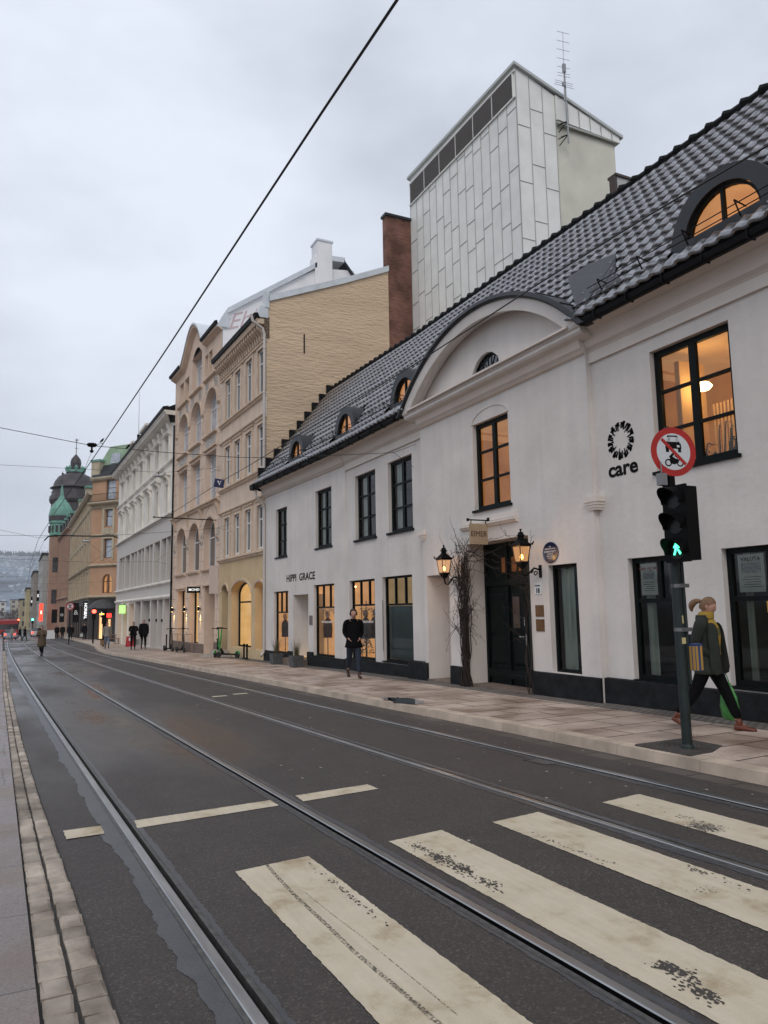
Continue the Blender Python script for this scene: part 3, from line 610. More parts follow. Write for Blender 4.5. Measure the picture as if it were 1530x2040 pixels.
for k in range(0, 41, 4):      # standing seams
    a = math.acos((6.56-zcx)/4.72); t = a-2*a*k/40
    g.tube([FC.P(ucx-4.73*math.sin(t), zcx+4.73*math.cos(t), d) for d in (.44, -2.5)], .012, 4)
g.build('pediment_roof', ZINC, wb)
w = window(wb, FC, fu0, fu1, fz0, fz0+.62, -.08, bars_u=[], fm=FRAME, gm=PANED, arch=.61, ft=.05, name='fan_window')
g = MB()
for t in (30, 60, 90, 120, 150): g.tube([FC.P(13.24, 6.66, -.075), FC.P(13.24+.55*math.cos(math.radians(t)), 6.66+.54*math.sin(math.radians(t)), -.075)], .016, 4)
g.build('glazing_bar', FRAME, w)
# tiled roof
XE, ZE, XR, ZR = 8.66, 6.69, 12.0, 10.97
sl = Vector((XR-XE, 0, ZR-ZE)); SLN = sl.length; sl.normalize(); nrm = Vector((-sl.z, 0, sl.x))
bend = lambda y: (FX(y)-9.2) if y > 21.4 else 0
DORM = [(6.98, .92), (17.02, .80), (21.05, .80), (25.2, .80), (2.4, .92)]
def inside(x, y, z):
    if (y-ucx)**2+(z-zcx)**2 < 4.62**2 and z > 5 and x < 11.5: return True
    for c_, h in DORM:
        if abs(y-c_) < h*.93 and x > 8.98+bend(y) and z < 7.18+.86*math.sqrt(max(0, 1-((y-c_)/h)**2)): return True
    return False
g = MB(); pw, rl = .252, .36; nr = 15; sub = 8
hsh = [.034, .040, .022, .004, -.002, .0, .004, .016]
y0 = -5.9; ncol = int((28.96-y0)/pw); cols = [(y0+pw*(c_+k/sub), hsh[k]) for c_ in range(ncol) for k in range(sub)] + [(y0+pw*ncol, hsh[0])]
def rp(y, s_, h):
    p = Vector((XE+bend(y), y, ZE)) + sl*s_ + nrm*h; return p
for r_ in range(nr):
    s0, s1 = r_*rl, min(SLN, (r_+1)*rl)
    base = len(g.v)
    for (y, h) in cols:
        g.v += [tuple(rp(y, s0+.01, h-.02)), tuple(rp(y, s0-.03*(h/.04), h+.050)), tuple(rp(y, s0+rl*.5, h+.028)), tuple(rp(y, s1, h))]
    for i in range(len(cols)-1):
        p = rp(cols[i][0], (s0+s1)/2, 0)
        if inside(p.x, p.y, p.z): continue
        a = base+4*i
        for k in range(3): g.f.append((a+k, a+4+k, a+5+k, a+1+k)); g.m.append(0)
roof = g.build('roof', TILE, wb)
bm = bmesh.new(); bm.from_mesh(roof.data)
for f in bm.faces: f.smooth = True
bmesh.ops.recalc_face_normals(bm, faces=[])
bm.to_mesh(roof.data); bm.free()
g = MB()
for a_, b_ in ((-5.9, 9.8), (16.6, 21.4), (21.4, 28.95)): g.face([rp(a_, -.02, -.035), rp(b_-.001, -.02, -.035), rp(b_-.001, .50, -.035), rp(a_, .50, -.035)])
g.build('roof_deck', TILEJ, wb)
g = MB(); y = -5.9
g.tube([(XR, -5.9, ZR+.05), (XR, 21.4, ZR+.05), (XR-.3, 28.95, ZR+.05)], .085, 8)
while y < 28.8: g.tube([(XR+bend(y), y, ZR+.06), (XR+bend(y), y+.12, ZR+.085)], [.095, .115], 8); y += .40
g.face([(XR, -5.9, ZR), (XR, 21.4, ZR), (14.8, 21.4, 7.2), (14.8, -5.9, 7.2)]); g.face([(XR, 21.4, ZR), (XR-.3, 28.95, ZR), (14.8, 28.95, 7.2), (14.8, 21.4, 7.2)])
g.build('ridge', TILEJ, wb)
# gutters with brackets
for a, b, fr in ((-6, 9.72, FW), (16.62, 21.4, FW), (0, 7.62, FL)):
    g = MB(); pr = [(.40, 6.58), (.42, 6.545), (.50, 6.53), (.54, 6.56), (.56, 6.64), (.53, 6.64), (.51, 6.58), (.46, 6.56), (.43, 6.60), (.40, 6.66)]
    g.prof(fr, a, b, pr); g.prof(fr, a, b, [(.36, 6.62), (.41, 6.62), (.44, 6.70), (.38, 6.72)])
    u = a+.3
    while u < b: g.fbox(fr, u, u+.025, 6.53, 6.67, .40, .575); u += .75
    if fr is FL: g.prof(fr, 7.45, 7.85, [(.38, 6.50), (.60, 6.52), (.62, 6.72), (.38, 6.78)])
    g.build('gutter', BLACK, wb)
# snow guard rails on the eave
def snow(a, b):
    g = MB(); sh = bend
    for h in (.10, .19): 
        L = [rp(a+(b-a)*k/12, .42+h*.25, h+.02) for k in range(13)]; g.tube(L, .009, 5)
    y = a+.1
    while y < b:
        p0, p1, p2 = rp(y, .40, .03), rp(y, .50, .26), rp(y, .62, .04)
        g.tube([p0, p1], .011, 4); g.tube([p1, p2], .011, 4); y += .92
    g.build('snow_guard', BLACK, wb)
snow(-5.5, 9.6); snow(16.75, 28.6)
# round-headed dormers
for i, (c_, h) in enumerate(DORM):
    x0 = bend(c_); fr = Fr(9.0+x0, 0, 9.0+x0, 1) if c_ < 21.4 or True else FL
    d0 = 0.; zb_ = 7.14; rise = .84; g = MB()
    def hoop(hw, rs, zlo, d, n=20): return [fr.P(c_-hw*math.cos(PI*k/n), zlo+rs*math.sin(PI*k/n), d) for k in range(n+1)]
    O, I = hoop(h, rise+.02, zb_, d0), hoop(h*.72, rise*.74, zb_, d0); O2, I2 = hoop(h, rise+.02, zb_, -2.2), hoop(h*.72, rise*.74, zb_, -.14); T0, T1 = hoop(h*.80, rise*.84, zb_, -.13), hoop(h*.80, rise*.84, zb_, -1.1)
    O3 = hoop(h*.96, rise*.96, zb_, -.01)
    for k in range(20):
        g.face([O[k], O[k+1], I[k+1], I[k]]); g.face([O[k+1], O[k], O2[k], O2[k+1]]); g.face([I[k], I[k+1], I2[k+1], I2[k]])
    g.fbox(fr, c_-h, c_+h, zb_-.12, zb_+.02, -.2, .03)
    lit = litmat('lit_attic_amber', (.42, .20, .06), (.55, .30, .10), .5, 1.5) if 'lit_attic_amber' not in MATS else MATS['lit_attic_amber']
    dm = g.build('dormer', ZINC, wb)
    wn = window(dm, fr, c_-h*.70, c_+h*.70, zb_+.02, zb_+rise*.73, -.06, bars_u=[c_], fm=FRAME, gm=GLASS, arch=rise*.70, ft=.045, bw=.05)
    r_ = MB(); r_.face(T1)
    for k in range(20): r_.face([T0[k], T0[k+1], T1[k+1], T1[k]])
    r_.face([T0[0], T0[-1], T1[-1], T1[0]]); r_.build('room_interior', lit, dm)
    l_ = MB(); c0 = fr.P(c_-.28, zb_+.26, -.5); l_.tube([c0, c0+Vector((0, -.16, .03))], .022, 8); l_.build('lamp_tube', mat('yellow_tube', (1, .62, .06), .5, emit=5), dm)
# flashing panel beside the pediment
g = MB(); q = [rp(9.95, .35, .075), rp(8.75, .30, .075), rp(9.25, .85, .075), rp(9.75, 1.72, .075), rp(10.6, 1.95, .10), rp(11.2, 1.9, .10)]
g.face(q)
for t in (.2, .45, .7): g.tube([q[1].lerp(q[0], t), q[2].lerp(q[3], t)], .014, 4)
g.build('flashing', ZINC, wb)
# stepped flashing against the neighbour's gable
g = MB(); x, z = 8.62, 6.95
for k in range(10):
    xa = 8.55+.335*k; zt = 7.02+.425*k
    g.box(xa, xa+.36, 28.86, 28.99, zt-.55, zt+.40)
g.build('stepped_flashing', TILEJ, wb)
# windows of the white house
w = window(wb, FW, *HW[0], -.10, bars_u=[(7.92, 3.85, 5.7, .13)], bars_z=[(4.43, 7.2, 8.62, .05), (5.08, 7.2, 8.62, .05)], gm=GLASS, rm=LITR, dep=2.2, ft=.10, sill=(.05, .05, .05), lamp=[(8.35, 5.2, .7, .16), (7.35, 5.05, 1.0, .10)])
g = MB(); g.fbox(FW, 7.9, 8.0, 3.9, 5.6, -1.4, -1.35); g.fbox(FW, 8.62, 8.72, 3.8, 5.7, -1.2, -.6)
for k in range(7): g.fbox(FW, 8.1+.07*k, 8.14+.07*k, 3.85, 5.0, -1.3-.02*(k % 2), -1.27)
g.build('door_and_drapes', mat('cream_interior', (.75, .52, .25), .8), w)
pl = MB(); rn = random.Random(4)       # plants on the inner sill
for k in range(26):
    u = rn.uniform(7.2, 8.6); h = rn.uniform(.15, .6) if u < 7.8 else rn.uniform(.1, .25); a = rn.uniform(-.25, .25)
    pl.tube([FW.P(u, 3.86, -.30), FW.P(u+a*.4, 3.86+h, -.28), FW.P(u+a, 3.86+h*.9, -.24)], [.012, .008, .004], 4)
for k in range(50):
    u = rn.uniform(7.2, 7.85) if k % 3 else rn.uniform(8.2, 8.6); z = 3.86+rn.uniform(0, .22); c0 = FW.P(u, z, -.24+rn.uniform(-.08, .06)); s_ = rn.uniform(.03, .07)
    pl.face([c0+Vector((rn.uniform(-s_, s_), rn.uniform(-s_, s_), rn.uniform(-s_, s_))) for q in range(4)])
tag(rebase(pl.build('potted_plant', mat('house_plant', (.035, .06, .025), .7)), FW.P(7.6, 3.86, -.28)), 'dark leafy pot plants behind the large lit upper window by the round sign', 'plant')
window(wb, FW, 3.2, 4.75, 3.77, 5.78, -.10, bars_u=[(3.97, 3.85, 5.7, .13)], bars_z=[4.43, 5.08], gm=GLASS, rm=LITR, dep=2.2, ft=.10, sill=(.05, .05, .05))
window(wb, FW, 3.4, 4.9, .5, 2.44, -.10, bars_z=[1.7], gm=GLASS, rm=LITD, ft=.08)
w = window(wb, FW, *HW[1], -.10, bars_u=[(8.86, 1.74, 2.36, .07)], bars_z=[(1.71, 8.34, 9.38, .07)], gm=GLASSD, rm=LITD, dep=2.2, ft=.08, sill=(.0, .03, .04), curtain=[(9.12, 9.30)])
g = MB(); g.fbox(FW, 8.33, 8.92, 1.28, 1.31, -.9, -.4); g.fbox(FW, 8.33, 8.9, .85, .88, -.9, -.4)
for k in range(9): g.fbox(FW, 8.36+.055*k, 8.40+.055*k, .88 if k % 2 else 1.31, (.88 if k % 2 else 1.31)+rnd.uniform(.18, .36), -.8, -.5)
g.fbox(FW, 8.4, 8.75, .50, .80, -.55, -.50)
g.build('shelf', mat('wooden_shelf', (.28, .17, .08), .7, var=.6, vs=18), w)
w = window(wb, FW, *HW[2], -.10, bars_u=[(6.9, 1.76, 2.38, .07)], bars_z=[(1.71, 6.15, 7.5, .07)], gm=GLASSD, rm=LITD, dep=2.2, ft=.08, sill=(.0, .03, .04), curtain=[(7.30, 7.40)])
g = MB(); g.fbox(FW, 6.2, 7.45, 1.50, 1.70, -1.2, -.9)
for k in range(14): g.fbox(FW, 6.2+.09*k, 6.25+.09*k, 1.50, 1.50+rnd.uniform(.1, .18), -.88, -.7)
g.build('shelf', litmat('lit_shelf', (.5, .24, .03), (.8, .5, .1), .35, 9), w)
g = MB(); g.fbox(FW, 6.55, 6.85, .75, .95, -.35, -.30); w2 = g.build('screen', BLACK, w)
for k, (cc) in enumerate(((1, .1, .05), (1, .8, .1), (.1, .2, 1), (.9, .9, .9))):
    s_ = MB(); s_.fbox(FW, 6.60+.05*k, 6.64+.05*k, .80+.03*(k % 2), .85+.03*(k % 2), -.30, -.295); s_.build('screen_light', mat('led_%d' % k, cc, .5, emit=1.5), w2)
POST = mat('poster_paper', (.50, .50, .44), .8, var=.12, vs=6); INK = mat('print_ink', (.008, .008, .008), .9, spec=.1); INKR = mat('red_print_ink', (.35, .08, .06), .8); PHOTO = mat('poster_photo_grey', (.32, .32, .31), .8, var=.6, vs=30); POSTB = mat('poster_dark', (.04, .04, .04), .7, var=.9, vs=10)
def poster(u0, u1, z0, z1, title, dark, label):
    p = empty('poster', FW.P((u0+u1)/2, z0, -.15), label, 'poster', 'posters inside the ground floor windows'); g = MB(); g.fbox(FW, u0, u1, z0, z1, -.152, -.148); g.build('sheet', POSTB if dark else POST, p)
    H = z1-z0
    if dark:
        g = MB()
        for k in range(7): g.lathe(FW.P(u0+(u1-u0)*rnd.uniform(.25, .75), z0+H*rnd.uniform(.25, .8), -.146), [(.001, .02), (rnd.uniform(.02, .05), 0), (.001, -.02)], 8)
        g.build('picture', PHOTO, p); return
    put_text('title', title, .085, FW, (u0+u1)/2, z1-.075, -.146, INKR if 'K' == title[0] else INK, p, .001)
    g = MB()
    for k in range(5): g.fbox(FW, u0+.05+.02*(k % 2), u1-.05-.03*(k % 3), z0+.07+.035*k, z0+.078+.035*k, -.147, -.1455)
    g.build('text_lines', INK, p); g = MB(); g.fbox(FW, u0+.05, u1-.05, z0+H*.50, z0+H*.78, -.147, -.1455); g.build('picture', PHOTO, p)
poster(8.96, 9.31, 1.80, 2.32, 'Kjøp og salg', False, 'white poster headed Kjøp og salg in the window behind the traffic light')
poster(8.40, 8.72, 1.80, 2.30, '', True, 'black poster with a small picture beside the white Kjøp og salg poster')
poster(7.00, 7.42, 1.80, 2.34, 'VALUTA', False, 'white poster headed VALUTA in the window above the walking woman')
w = window(wb, FC, 10.58, 11.40, .42, 2.42, -.11, gm=GLASSD, rm=LITD, dep=2, ft=.055, curtain=[(10.98, 11.32)])
g = MB(); g.fbox(FC, 10.68, 10.9, .5, 2.35, -.5, -.45); g.build('inner_panel', mat('brown_wood_panel', (.10, .055, .03), .7), w)
window(wb, FC, 12.50, 13.86, 3.78, 5.73, -.10, bars_u=[(13.18, 3.86, 5.66, .12)], bars_z=[4.45, 5.08], gm=GLASS, rm=LITR, dep=2.0, ft=.09, sill=(.05, .05, .05), lamp=[(12.75, 5.3, .5, .07), (12.8, 4.2, 1.0, .06), (12.8, 4.03, 1.0, .06)])
for (a, b, z0_, z1_, fr, d) in ((17.0, 18.42, 3.73, 5.72, FW, -.10), (19.25, 20.70, 3.73, 5.71, FW, -.10), (1.07, 2.40, 3.73, 5.70, FL, -.07), (5.13, 6.33, 3.68, 5.55, FL, -.07)):
    m_ = (a+b)/2; h = (z1_-z0_)/3
    window(wb, fr, a, b, z0_, z1_, d, bars_u=[(m_, z0_+.08, z1_-.08, .12)], bars_z=[z0_+h, z0_+2*h], gm=GLASSD, rm=LITD, dep=1.4, ft=.09, sill=(.06, .06, .06), curtain=[(a+.1, a+.42), (b-.55, b-.1)])
def shopwin(fr, a, b, z0_, z1_, d, zt, lit, n=3):
    bu = [(a+(b-a)*k/n, zt, z1_-.05, .055) for k in range(1, n)]
    return window(wb, fr, a, b, z0_, z1_, d, bars_u=bu, bars_z=[(zt, a+.05, b-.05, .055)], gm=GLASS if lit else GLASSD, rm=None if lit else LITD, dep=1.9, ft=.055, sill=(.0, d+.15, .03), lamp=[(a+.35, z1_-.1, .8, .06)] if lit else None)
w4 = shopwin(FW, 17.12, 18.90, .22, 2.53, -.10, 1.76, False)
g = MB(); g.face([FW.P(17.18, .28, -.155), FW.P(17.18, 1.72, -.155), FW.P(18.84, 1.72, -.155), FW.P(18.84, .28, -.155)]); g.build('frosted_film', mat('frosted_teal_film', (.085, .12, .115), .25, var=.3, vs=.8), w4)
g = MB(); g.tube([FW.P(18.86, .5, .02), FW.P(18.86, 1.9, .02)], .012, 6); g.build('blind_rod', mat('brushed_rod', (.3, .3, .3), .4, .8), w4)
w3 = shopwin(FW, 19.40, 21.24, .19, 2.52, -.10, 1.77, True); w2_ = shopwin(FL, .91, 2.60, .13, 2.49, -.07, 1.73, True); w1_ = shopwin(FL, 5.0, 6.52, .06, 2.37, -.07, 1.58, True)
g = MB(); A_ = lambda y, z, q: Vector((FX(y)+q, y, z)); ys_ = [19.33, 21.4, 25, 28.9]
for z_ in (.0, 2.62):
    for a_, b_ in zip(ys_, ys_[1:]): g.face([A_(a_, z_, .12), A_(b_, z_, .12), A_(b_, z_, 2.4), A_(a_, z_, 2.4)])
for a_, b_ in zip(ys_, ys_[1:]): g.face([A_(a_, 0, 2.4), A_(b_, 0, 2.4), A_(b_, 2.62, 2.4), A_(a_, 2.62, 2.4)])
for y_ in (19.33, 28.9): g.face([A_(y_, 0, .12), A_(y_, 0, 2.4), A_(y_, 2.62, 2.4), A_(y_, 2.62, .12)])
for y_ in (24.35, 22.9): g.box(9.05+.55, 9.05+2.2, y_, y_+.06, 0, 2.62)
g.build('shop_interior', LITS, wb)
LETW = mat('faint_white_letters', (.75, .72, .68), .7)
put_text('window_lettering', 'HIPPI GRACE NORWAY', .10, FW, 20.3, 1.27, -.13, LETW, w3, 0, .95); put_text('window_lettering', 'HIPPI GRACE NORWAY', .10, FL, 1.75, 1.24, -.10, LETW, w2_, 0, .9)
# doors
dr = MB(); P = FC.P
dr.fbox(FC, 11.98, 14.26, -.12, 3.06, -.56, -.50)
for a, b in ((11.98, 12.05), (14.19, 14.26), (12.62, 12.68), (13.36, 13.42)): dr.fbox(FC, a, b, -.1, 3.05, -.50, -.45)
dr.fbox(FC, 12.05, 14.19, 2.12, 2.24, -.50, -.42); dr.fbox(FC, 12.05, 14.19, .12, .30, -.50, -.44)
door = dr.build('door', DOORG, wb)
g = MB()
for a, b in ((12.08, 12.60), (12.72, 13.34), (13.46, 14.16)):
    for z0_, z1_ in ((.40, 1.0), (1.08, 1.95)): g.hexa([P(a+.06, z0_, -.5), P(b-.06, z0_, -.5), P(b-.12, z0_+.06, -.465), P(a+.12, z0_+.06, -.465), P(a+.06, z1_, -.5), P(b-.06, z1_, -.5), P(b-.12, z1_-.06, -.465), P(a+.12, z1_-.06, -.465)])
    g.hexa([P(a+.06, .16, -.5), P(b-.06, .16, -.5), P(b-.06, .2, -.43), P(a+.06, .2, -.43), P(a+.06, .34, -.5), P(b-.06, .34, -.5), P(b-.06, .30, -.46), P(a+.06, .30, -.46)])
g.build('panel', DOORG, door)
brown = mat('dim_brown_pane', (.075, .045, .028), .15, spec=1.)
for a, b in ((12.98, 13.22), (12.22, 12.44)):
    g = MB(); g.fbox(FC, a, b, 1.20, 1.86, -.47, -.455); g.build('door_pane', brown, door)
for a, b in ((12.85, 13.0), (13.08, 13.25), (13.5, 13.62)):
    g = MB(); g.fbox(FC, a, b, 2.40, 2.72, -.50, -.49); g.build('fanlight_pane', litmat('dim_amber_pane', (.10, .035, .01), (.22, .08, .02), .3, 5) if 'dim_amber_pane' not in MATS else MATS['dim_amber_pane'], door)
g = MB(); g.tube([P(12.78, 1.02, -.45), P(12.78, 1.02, -.39), P(12.92, 1.02, -.39)], .012, 6); g.fbox(FC, 12.74, 12.79, .84, 1.08, -.455, -.44); g.tube([P(12.80, 1.25, -.44), P(12.80, 1.42, -.44)], .012, 6)
g.build('handle', mat('chrome', (.6, .6, .6), .25, 1.), door)
g = MB(); g.fbox(FC, 15.06, 16.11, -.12, 2.44, -.63, -.60)
g.build('niche_wall', PLAST, wb)
g = MB(); g.fbox(FC, 15.06, 15.42, -.1, 2.05, -.60, -.55); dd = g.build('side_door', BLACK, wb)
g = MB(); g.tube([P(15.14, .95, -.54), P(15.14, 1.12, -.50)], .014, 6); g.build('handle', MATS['chrome'], dd)
g = MB(); g.fbox(FL, 3.1, 4.48, -.30, 2.19, -.76, -.72); g.build('niche_wall', PLAST, wb)
g = MB(); g.fbox(FL, 3.12, 3.75, -.14, 2.15, -.72, -.66); dd = g.build('shop_door', BLACK, wb); g = MB(); g.tube([FL.P(3.65, .7, -.65), FL.P(3.65, 1.2, -.65)], .012, 6); g.build('handle', MATS['chrome'], dd)
g = MB(); g.fbox(FL, 3.0, 4.55, -.5, -.03, -.75, .42); g.fbox(FC, 11.9, 14.3, -.5, -.02, -.6, .02); g.fbox(FC, 15.0, 16.15, -.5, -.06, -.64, .04); g.build('door_step', mat('brown_stone_step', (.20, .15, .12), .7, var=.3, vs=4), wb)
# lettering painted on the wall
put_text('shop_lettering', 'HIPPI  GRACE', .36, FL, 3.82, 2.81, .032, INK, wb, .007, .98, fit=2.69)
put_text('wall_lettering', 'care', .36, FW, 9.42, 3.965, .002, INK, wb, .010, .97, fit=.69)
g = MB(); rn = random.Random(9); uc, zc = 9.43, 4.46
for k in range(38):       # ring of hands: strokes pointing in and out of an oval ring
    a = 2*PI*k/38; wd = 1.12*PI/38
    ri, ro = .150+rn.uniform(-.01, .05), .335+rn.uniform(-.03, .005)
    if k % 2: ri += .04
    n_ = 5
    for j in range(n_):
        r0_, r1_ = ri+(ro-ri)*j/n_, ri+(ro-ri)*(j+1)/n_; w0, w1 = wd*(.66+.42*j/n_), wd*(.66+.42*(j+1)/n_); sk = rn.uniform(-.02, .02)+.10*(j/n_)*(1 if k % 3 else -1)
        pt = lambda r, t: FW.P(uc+r*math.cos(a+t+sk)*.98, zc+r*1.02*math.sin(a+t+sk), .003)
        g.face([pt(r0_, -w0), pt(r0_, w0), pt(r1_, w1), pt(r1_, -w1)][::-1])
g.build('wall_emblem', INK, wb)
# downpipe at the left end
PIPE = mat('pale_downpipe', (.55, .50, .46), .5, .2)
g = MB(); g.tube([(8.45, 28.95, 6.5), (8.48, 28.95, 6.25), (8.75, 28.92, 5.95), (8.82, 28.92, 5.75), (8.82, 28.92, .05), (8.68, 28.85, -.12)], .055, 10)
for z in (5.4, 3.6, 1.9, .4): g.lathe((8.82, 28.92, z), [(.065, -.03), (.068, 0), (.065, .03)], 10)
g.build('downpipe', PIPE, wb)
# ------------------------------------------------------------------ things fixed to the white house
LGL = bpy.data.materials.new('lantern_glass'); LGL.use_nodes = True; t = LGL.node_tree; t.nodes.clear(); o_ = N(t, 'ShaderNodeOutputMaterial'); x_ = N(t, 'ShaderNodeMixShader'); x_.inputs[0].default_value = .5; a_ = N(t, 'ShaderNodeBsdfTransparent'); e_ = N(t, 'ShaderNodeEmission'); e_.inputs[0].default_value = (.80, .40, .17, 1); e_.inputs[1].default_value = .75
t.links.new(a_.outputs[0], x_.inputs[1]); t.links.new(e_.outputs[0], x_.inputs[2]); t.links.new(x_.outputs[0], o_.inputs[0])
def lantern(c, wallp, label, power):     # c: bottom centre of the glass body
    t = empty('wall_lantern', c, label, 'lantern', 'wall lanterns beside the green door'); c = Vector(c)
    sq = lambda r, z, a=PI/4: [c+Vector((r*math.cos(a+PI/2*k), r*math.sin(a+PI/2*k), z)) for k in range(4)]
    g = MB(); g.rings([sq(.115, 0), sq(.165, .30)], cap=False); gl = g.build('glass', LGL, t)
    g = MB()
    for k in range(4): g.tube([sq(.118, 0)[k], sq(.170, .30)[k]], .010, 5)
    g.rings([sq(.125, -.02), sq(.125, .01)]); g.rings([sq(.175, .295), sq(.20, .32), sq(.205, .34)])
    for k in range(4): p = sq(.20, .33)[k]; q = sq(.235, .37)[k]; g.tube([p, q, q+Vector((0, 0, .03))], [.022, .014, .006], 5)
    g.rings([sq(.195, .335), sq(.12, .40), sq(.075, .44)]); 
    g.lathe(c, [(.075, .44), (.06, .455), (.062, .50), (.085, .505), (.085, .52), (.06, .525), (.05, .56), (.06, .565), (.02, .585), (.012, .60), (.025, .62), (.02, .64), (.001, .645)], 12)
    g.rings([sq(.12, -.02), sq(.05, -.11), sq(.03, -.13)], cap=True); g.build('frame', BLACK, t)
    g = MB(); w = Vector(wallp); b0 = c+Vector((0, 0, -.13))
    g.tube([b0, b0+Vector((0, 0, -.06)), b0+Vector((.03, 0, -.12)), b0+Vector((.10, 0, -.13)), Vector((w.x-.16, w.y, w.z+.06)), Vector((w.x, w.y, w.z+.02))], [.02, .018, .018, .018, .018, .02], 7)
    for (dx, dz, r) in ((-.13, -.045, .05), (-.22, -.01, .035)):
        L = [Vector((w.x+dx+r*math.cos(a)*(1-a/11), w.y, w.z+dz+r*math.sin(a)*(1-a/11))) for a in [k*.5 for k in range(14)]]; g.tube(L, .012, 5)
    g.box(w.x-.03, w.x, w.y-.03, w.y+.03, w.z-.12, w.z+.12); g.build('bracket', BLACK, t)
    g = MB(); g.lathe(c+Vector((0, 0, .10)), [(.001, -.05), (.025, -.04), (.035, 0), (.02, .04), (.001, .05)], 12); g.build('bulb', mat('lantern_flame', (1, .55, .12), .5, emit=9), t)
    l = bpy.data.lights.new('lantern_light', 'POINT'); l.energy = power; l.color = (1, .55, .25); l.shadow_soft_size = .06; lo = bpy.data.objects.new('lantern_light', l); COL.objects.link(lo); lo.parent = t; lo.location = (-.22, 0, .12)
    return t
lantern((8.75, 14.72, 2.44), (9.08, 14.60, 2.28), 'black iron lantern glowing orange left of the twiggy vine', 9)
lantern((8.68, 11.68, 2.50), (9.08, 11.62, 2.32), 'black iron lantern glowing orange between the door and the oval blue plaque', 9)
s = empty('hanging_sign', (9.08, 13.30, 3.0), 'square beige hanging sign reading EIMER on a black bracket above the green door', 'sign')
g = MB(); g.box(8.56, 9.01, 13.29, 13.315, 2.98, 3.42); g.build('board', mat('sign_board_tan', (.36, .28, .19), .8, var=.12, vs=5), s)
FS = Fr(9.01, 13.288, 8.56, 13.288)   # sign faces the camera side
me = text_mesh('EIMER', .17, .0, .92); off = Vector((9.08, 13.30, 3.0))
for v in me.vertices: x, y, w = v.co; v.co = Vector((8.785+x, 13.286-w, 3.20+y))-off
me.materials.append(mat('brown_letters', (.07, .05, .035), .8)); o = bpy.data.objects.new('lettering', me); COL.objects.link(o); o.parent = s
g = MB(); g.tube([(9.08, 13.30, 3.50), (8.52, 13.30, 3.50)], .014, 6); g.tube([(8.60, 13.30, 3.50), (8.60, 13.30, 3.42)], .01, 5); g.tube([(8.97, 13.30, 3.50), (8.97, 13.30, 3.42)], .01, 5); g.box(9.03, 9.08, 13.26, 13.34, 3.46, 3.56); g.box(8.50, 8.54, 13.28, 13.32, 3.47, 3.53); g.build('bracket', BLACK, s)
# oval plaque
s = empty('oval_plaque', FC.P(11.29, 2.66), 'oval dark blue plaque with small white text beside the right lantern', 'plaque'); pc = (11.29, 2.66)
def oval(a, b, n=40): return [(pc[0]+a*math.cos(2*PI*k/n), pc[1]+b*math.sin(2*PI*k/n)) for k in range(n)]
g = MB(); g.prism(FC, oval(.225, .20), 0, .02); g.build('plate', mat('blue_enamel', (.012, .018, .055), .15, spec=1., coat=.5), s)
for i, (tx, sz, zz) in enumerate((('HER', .030, .11), ('BODDE DIKTEREN OG', .030, .07), ('ANDREA DUETT', .048, .015), ('SANGERINNE', .028, -.03), ('SKUESPILLER OG', .028, -.07), ('FORFATTER', .028, -.11))): put_text('inscription', tx, sz, FC, pc[0], pc[1]+zz, .021, WHITEP, s)
# house number, brass plates, intercom, plate by the shop door
s = empty('house_number', FC.P(11.73, 1.98), 'white enamel house number plate reading 18 between the lantern and the brass plates', 'number sign')
g = MB(); g.fbox(FC, 11.63, 11.83, 1.88, 2.09, 0, .012); g.build('plate', WHITEP, s); put_text('numeral', '18', .13, FC, 11.73, 1.945, .013, INK, s, .003); put_text('street_name', 'Storgaten', .042, FC, 11.73, 2.05, .013, INK, s)
BRASS = mat('aged_brass', (.20, .10, .04), .45, .5, var=.3, vs=6)
for z0_, z1_, lb in ((1.45, 1.67, 'upper square brown brass plate under the house number 18'), (1.17, 1.40, 'lower square brown brass plate under the house number 18')):
    g = MB(); g.fbox(FC, 11.58, 11.83, z0_, z1_, 0, .012); g.fbox(FC, 11.595, 11.815, z0_+.015, z1_-.015, .012, .014); tag(rebase(g.build('brass_plate', BRASS), FC.P(11.7, z0_)), lb, 'plaque', 'brass plates right of the door')
s = empty('intercom_panel', FC.P(14.42, 1.18), 'black intercom panel with white name labels behind the vine stems', 'intercom'); g = MB(); g.fbox(FC, 14.28, 14.60, 1.16, 1.62, 0, .03); g.build('plate', BLACK, s)
g = MB()
for k in range(4): g.fbox(FC, 14.30, 14.40, 1.20+.035*k, 1.222+.035*k, .03, .033); g.fbox(FC, 14.46, 14.56, 1.20+.035*k, 1.222+.035*k, .03, .033)
g.build('name_label', WHITEP, s)
g = MB(); g.fbox(FL, 2.70, 2.98, 1.14, 1.46, .03, .045); o = tag(rebase(g.build('wall_plate', mat('dull_brown_plate', (.16, .12, .11), .5)), FL.P(2.84, 1.14)), 'small dull brown number plate beside the HIPPI GRACE shop doorway', 'plaque')
# door bell ornament and dried wreath in the niche
g = MB(); g.lathe(FC.P(15.75, 1.98, -.58), [(.05, -.02), (.08, 0), (.05, .02)], 12); g.tube([FC.P(15.7, 1.5, -.57), FC.P(15.72, 1.4, -.55), FC.P(15.68, 1.25, -.56)], .012, 5)
tag(rebase(g.build('bell_pull', mat('rusty_iron', (.06, .035, .025), .7)), FC.P(15.75, 1.25, -.58)), 'rusty bell pull hanging on the back wall of the white niche', 'bell')
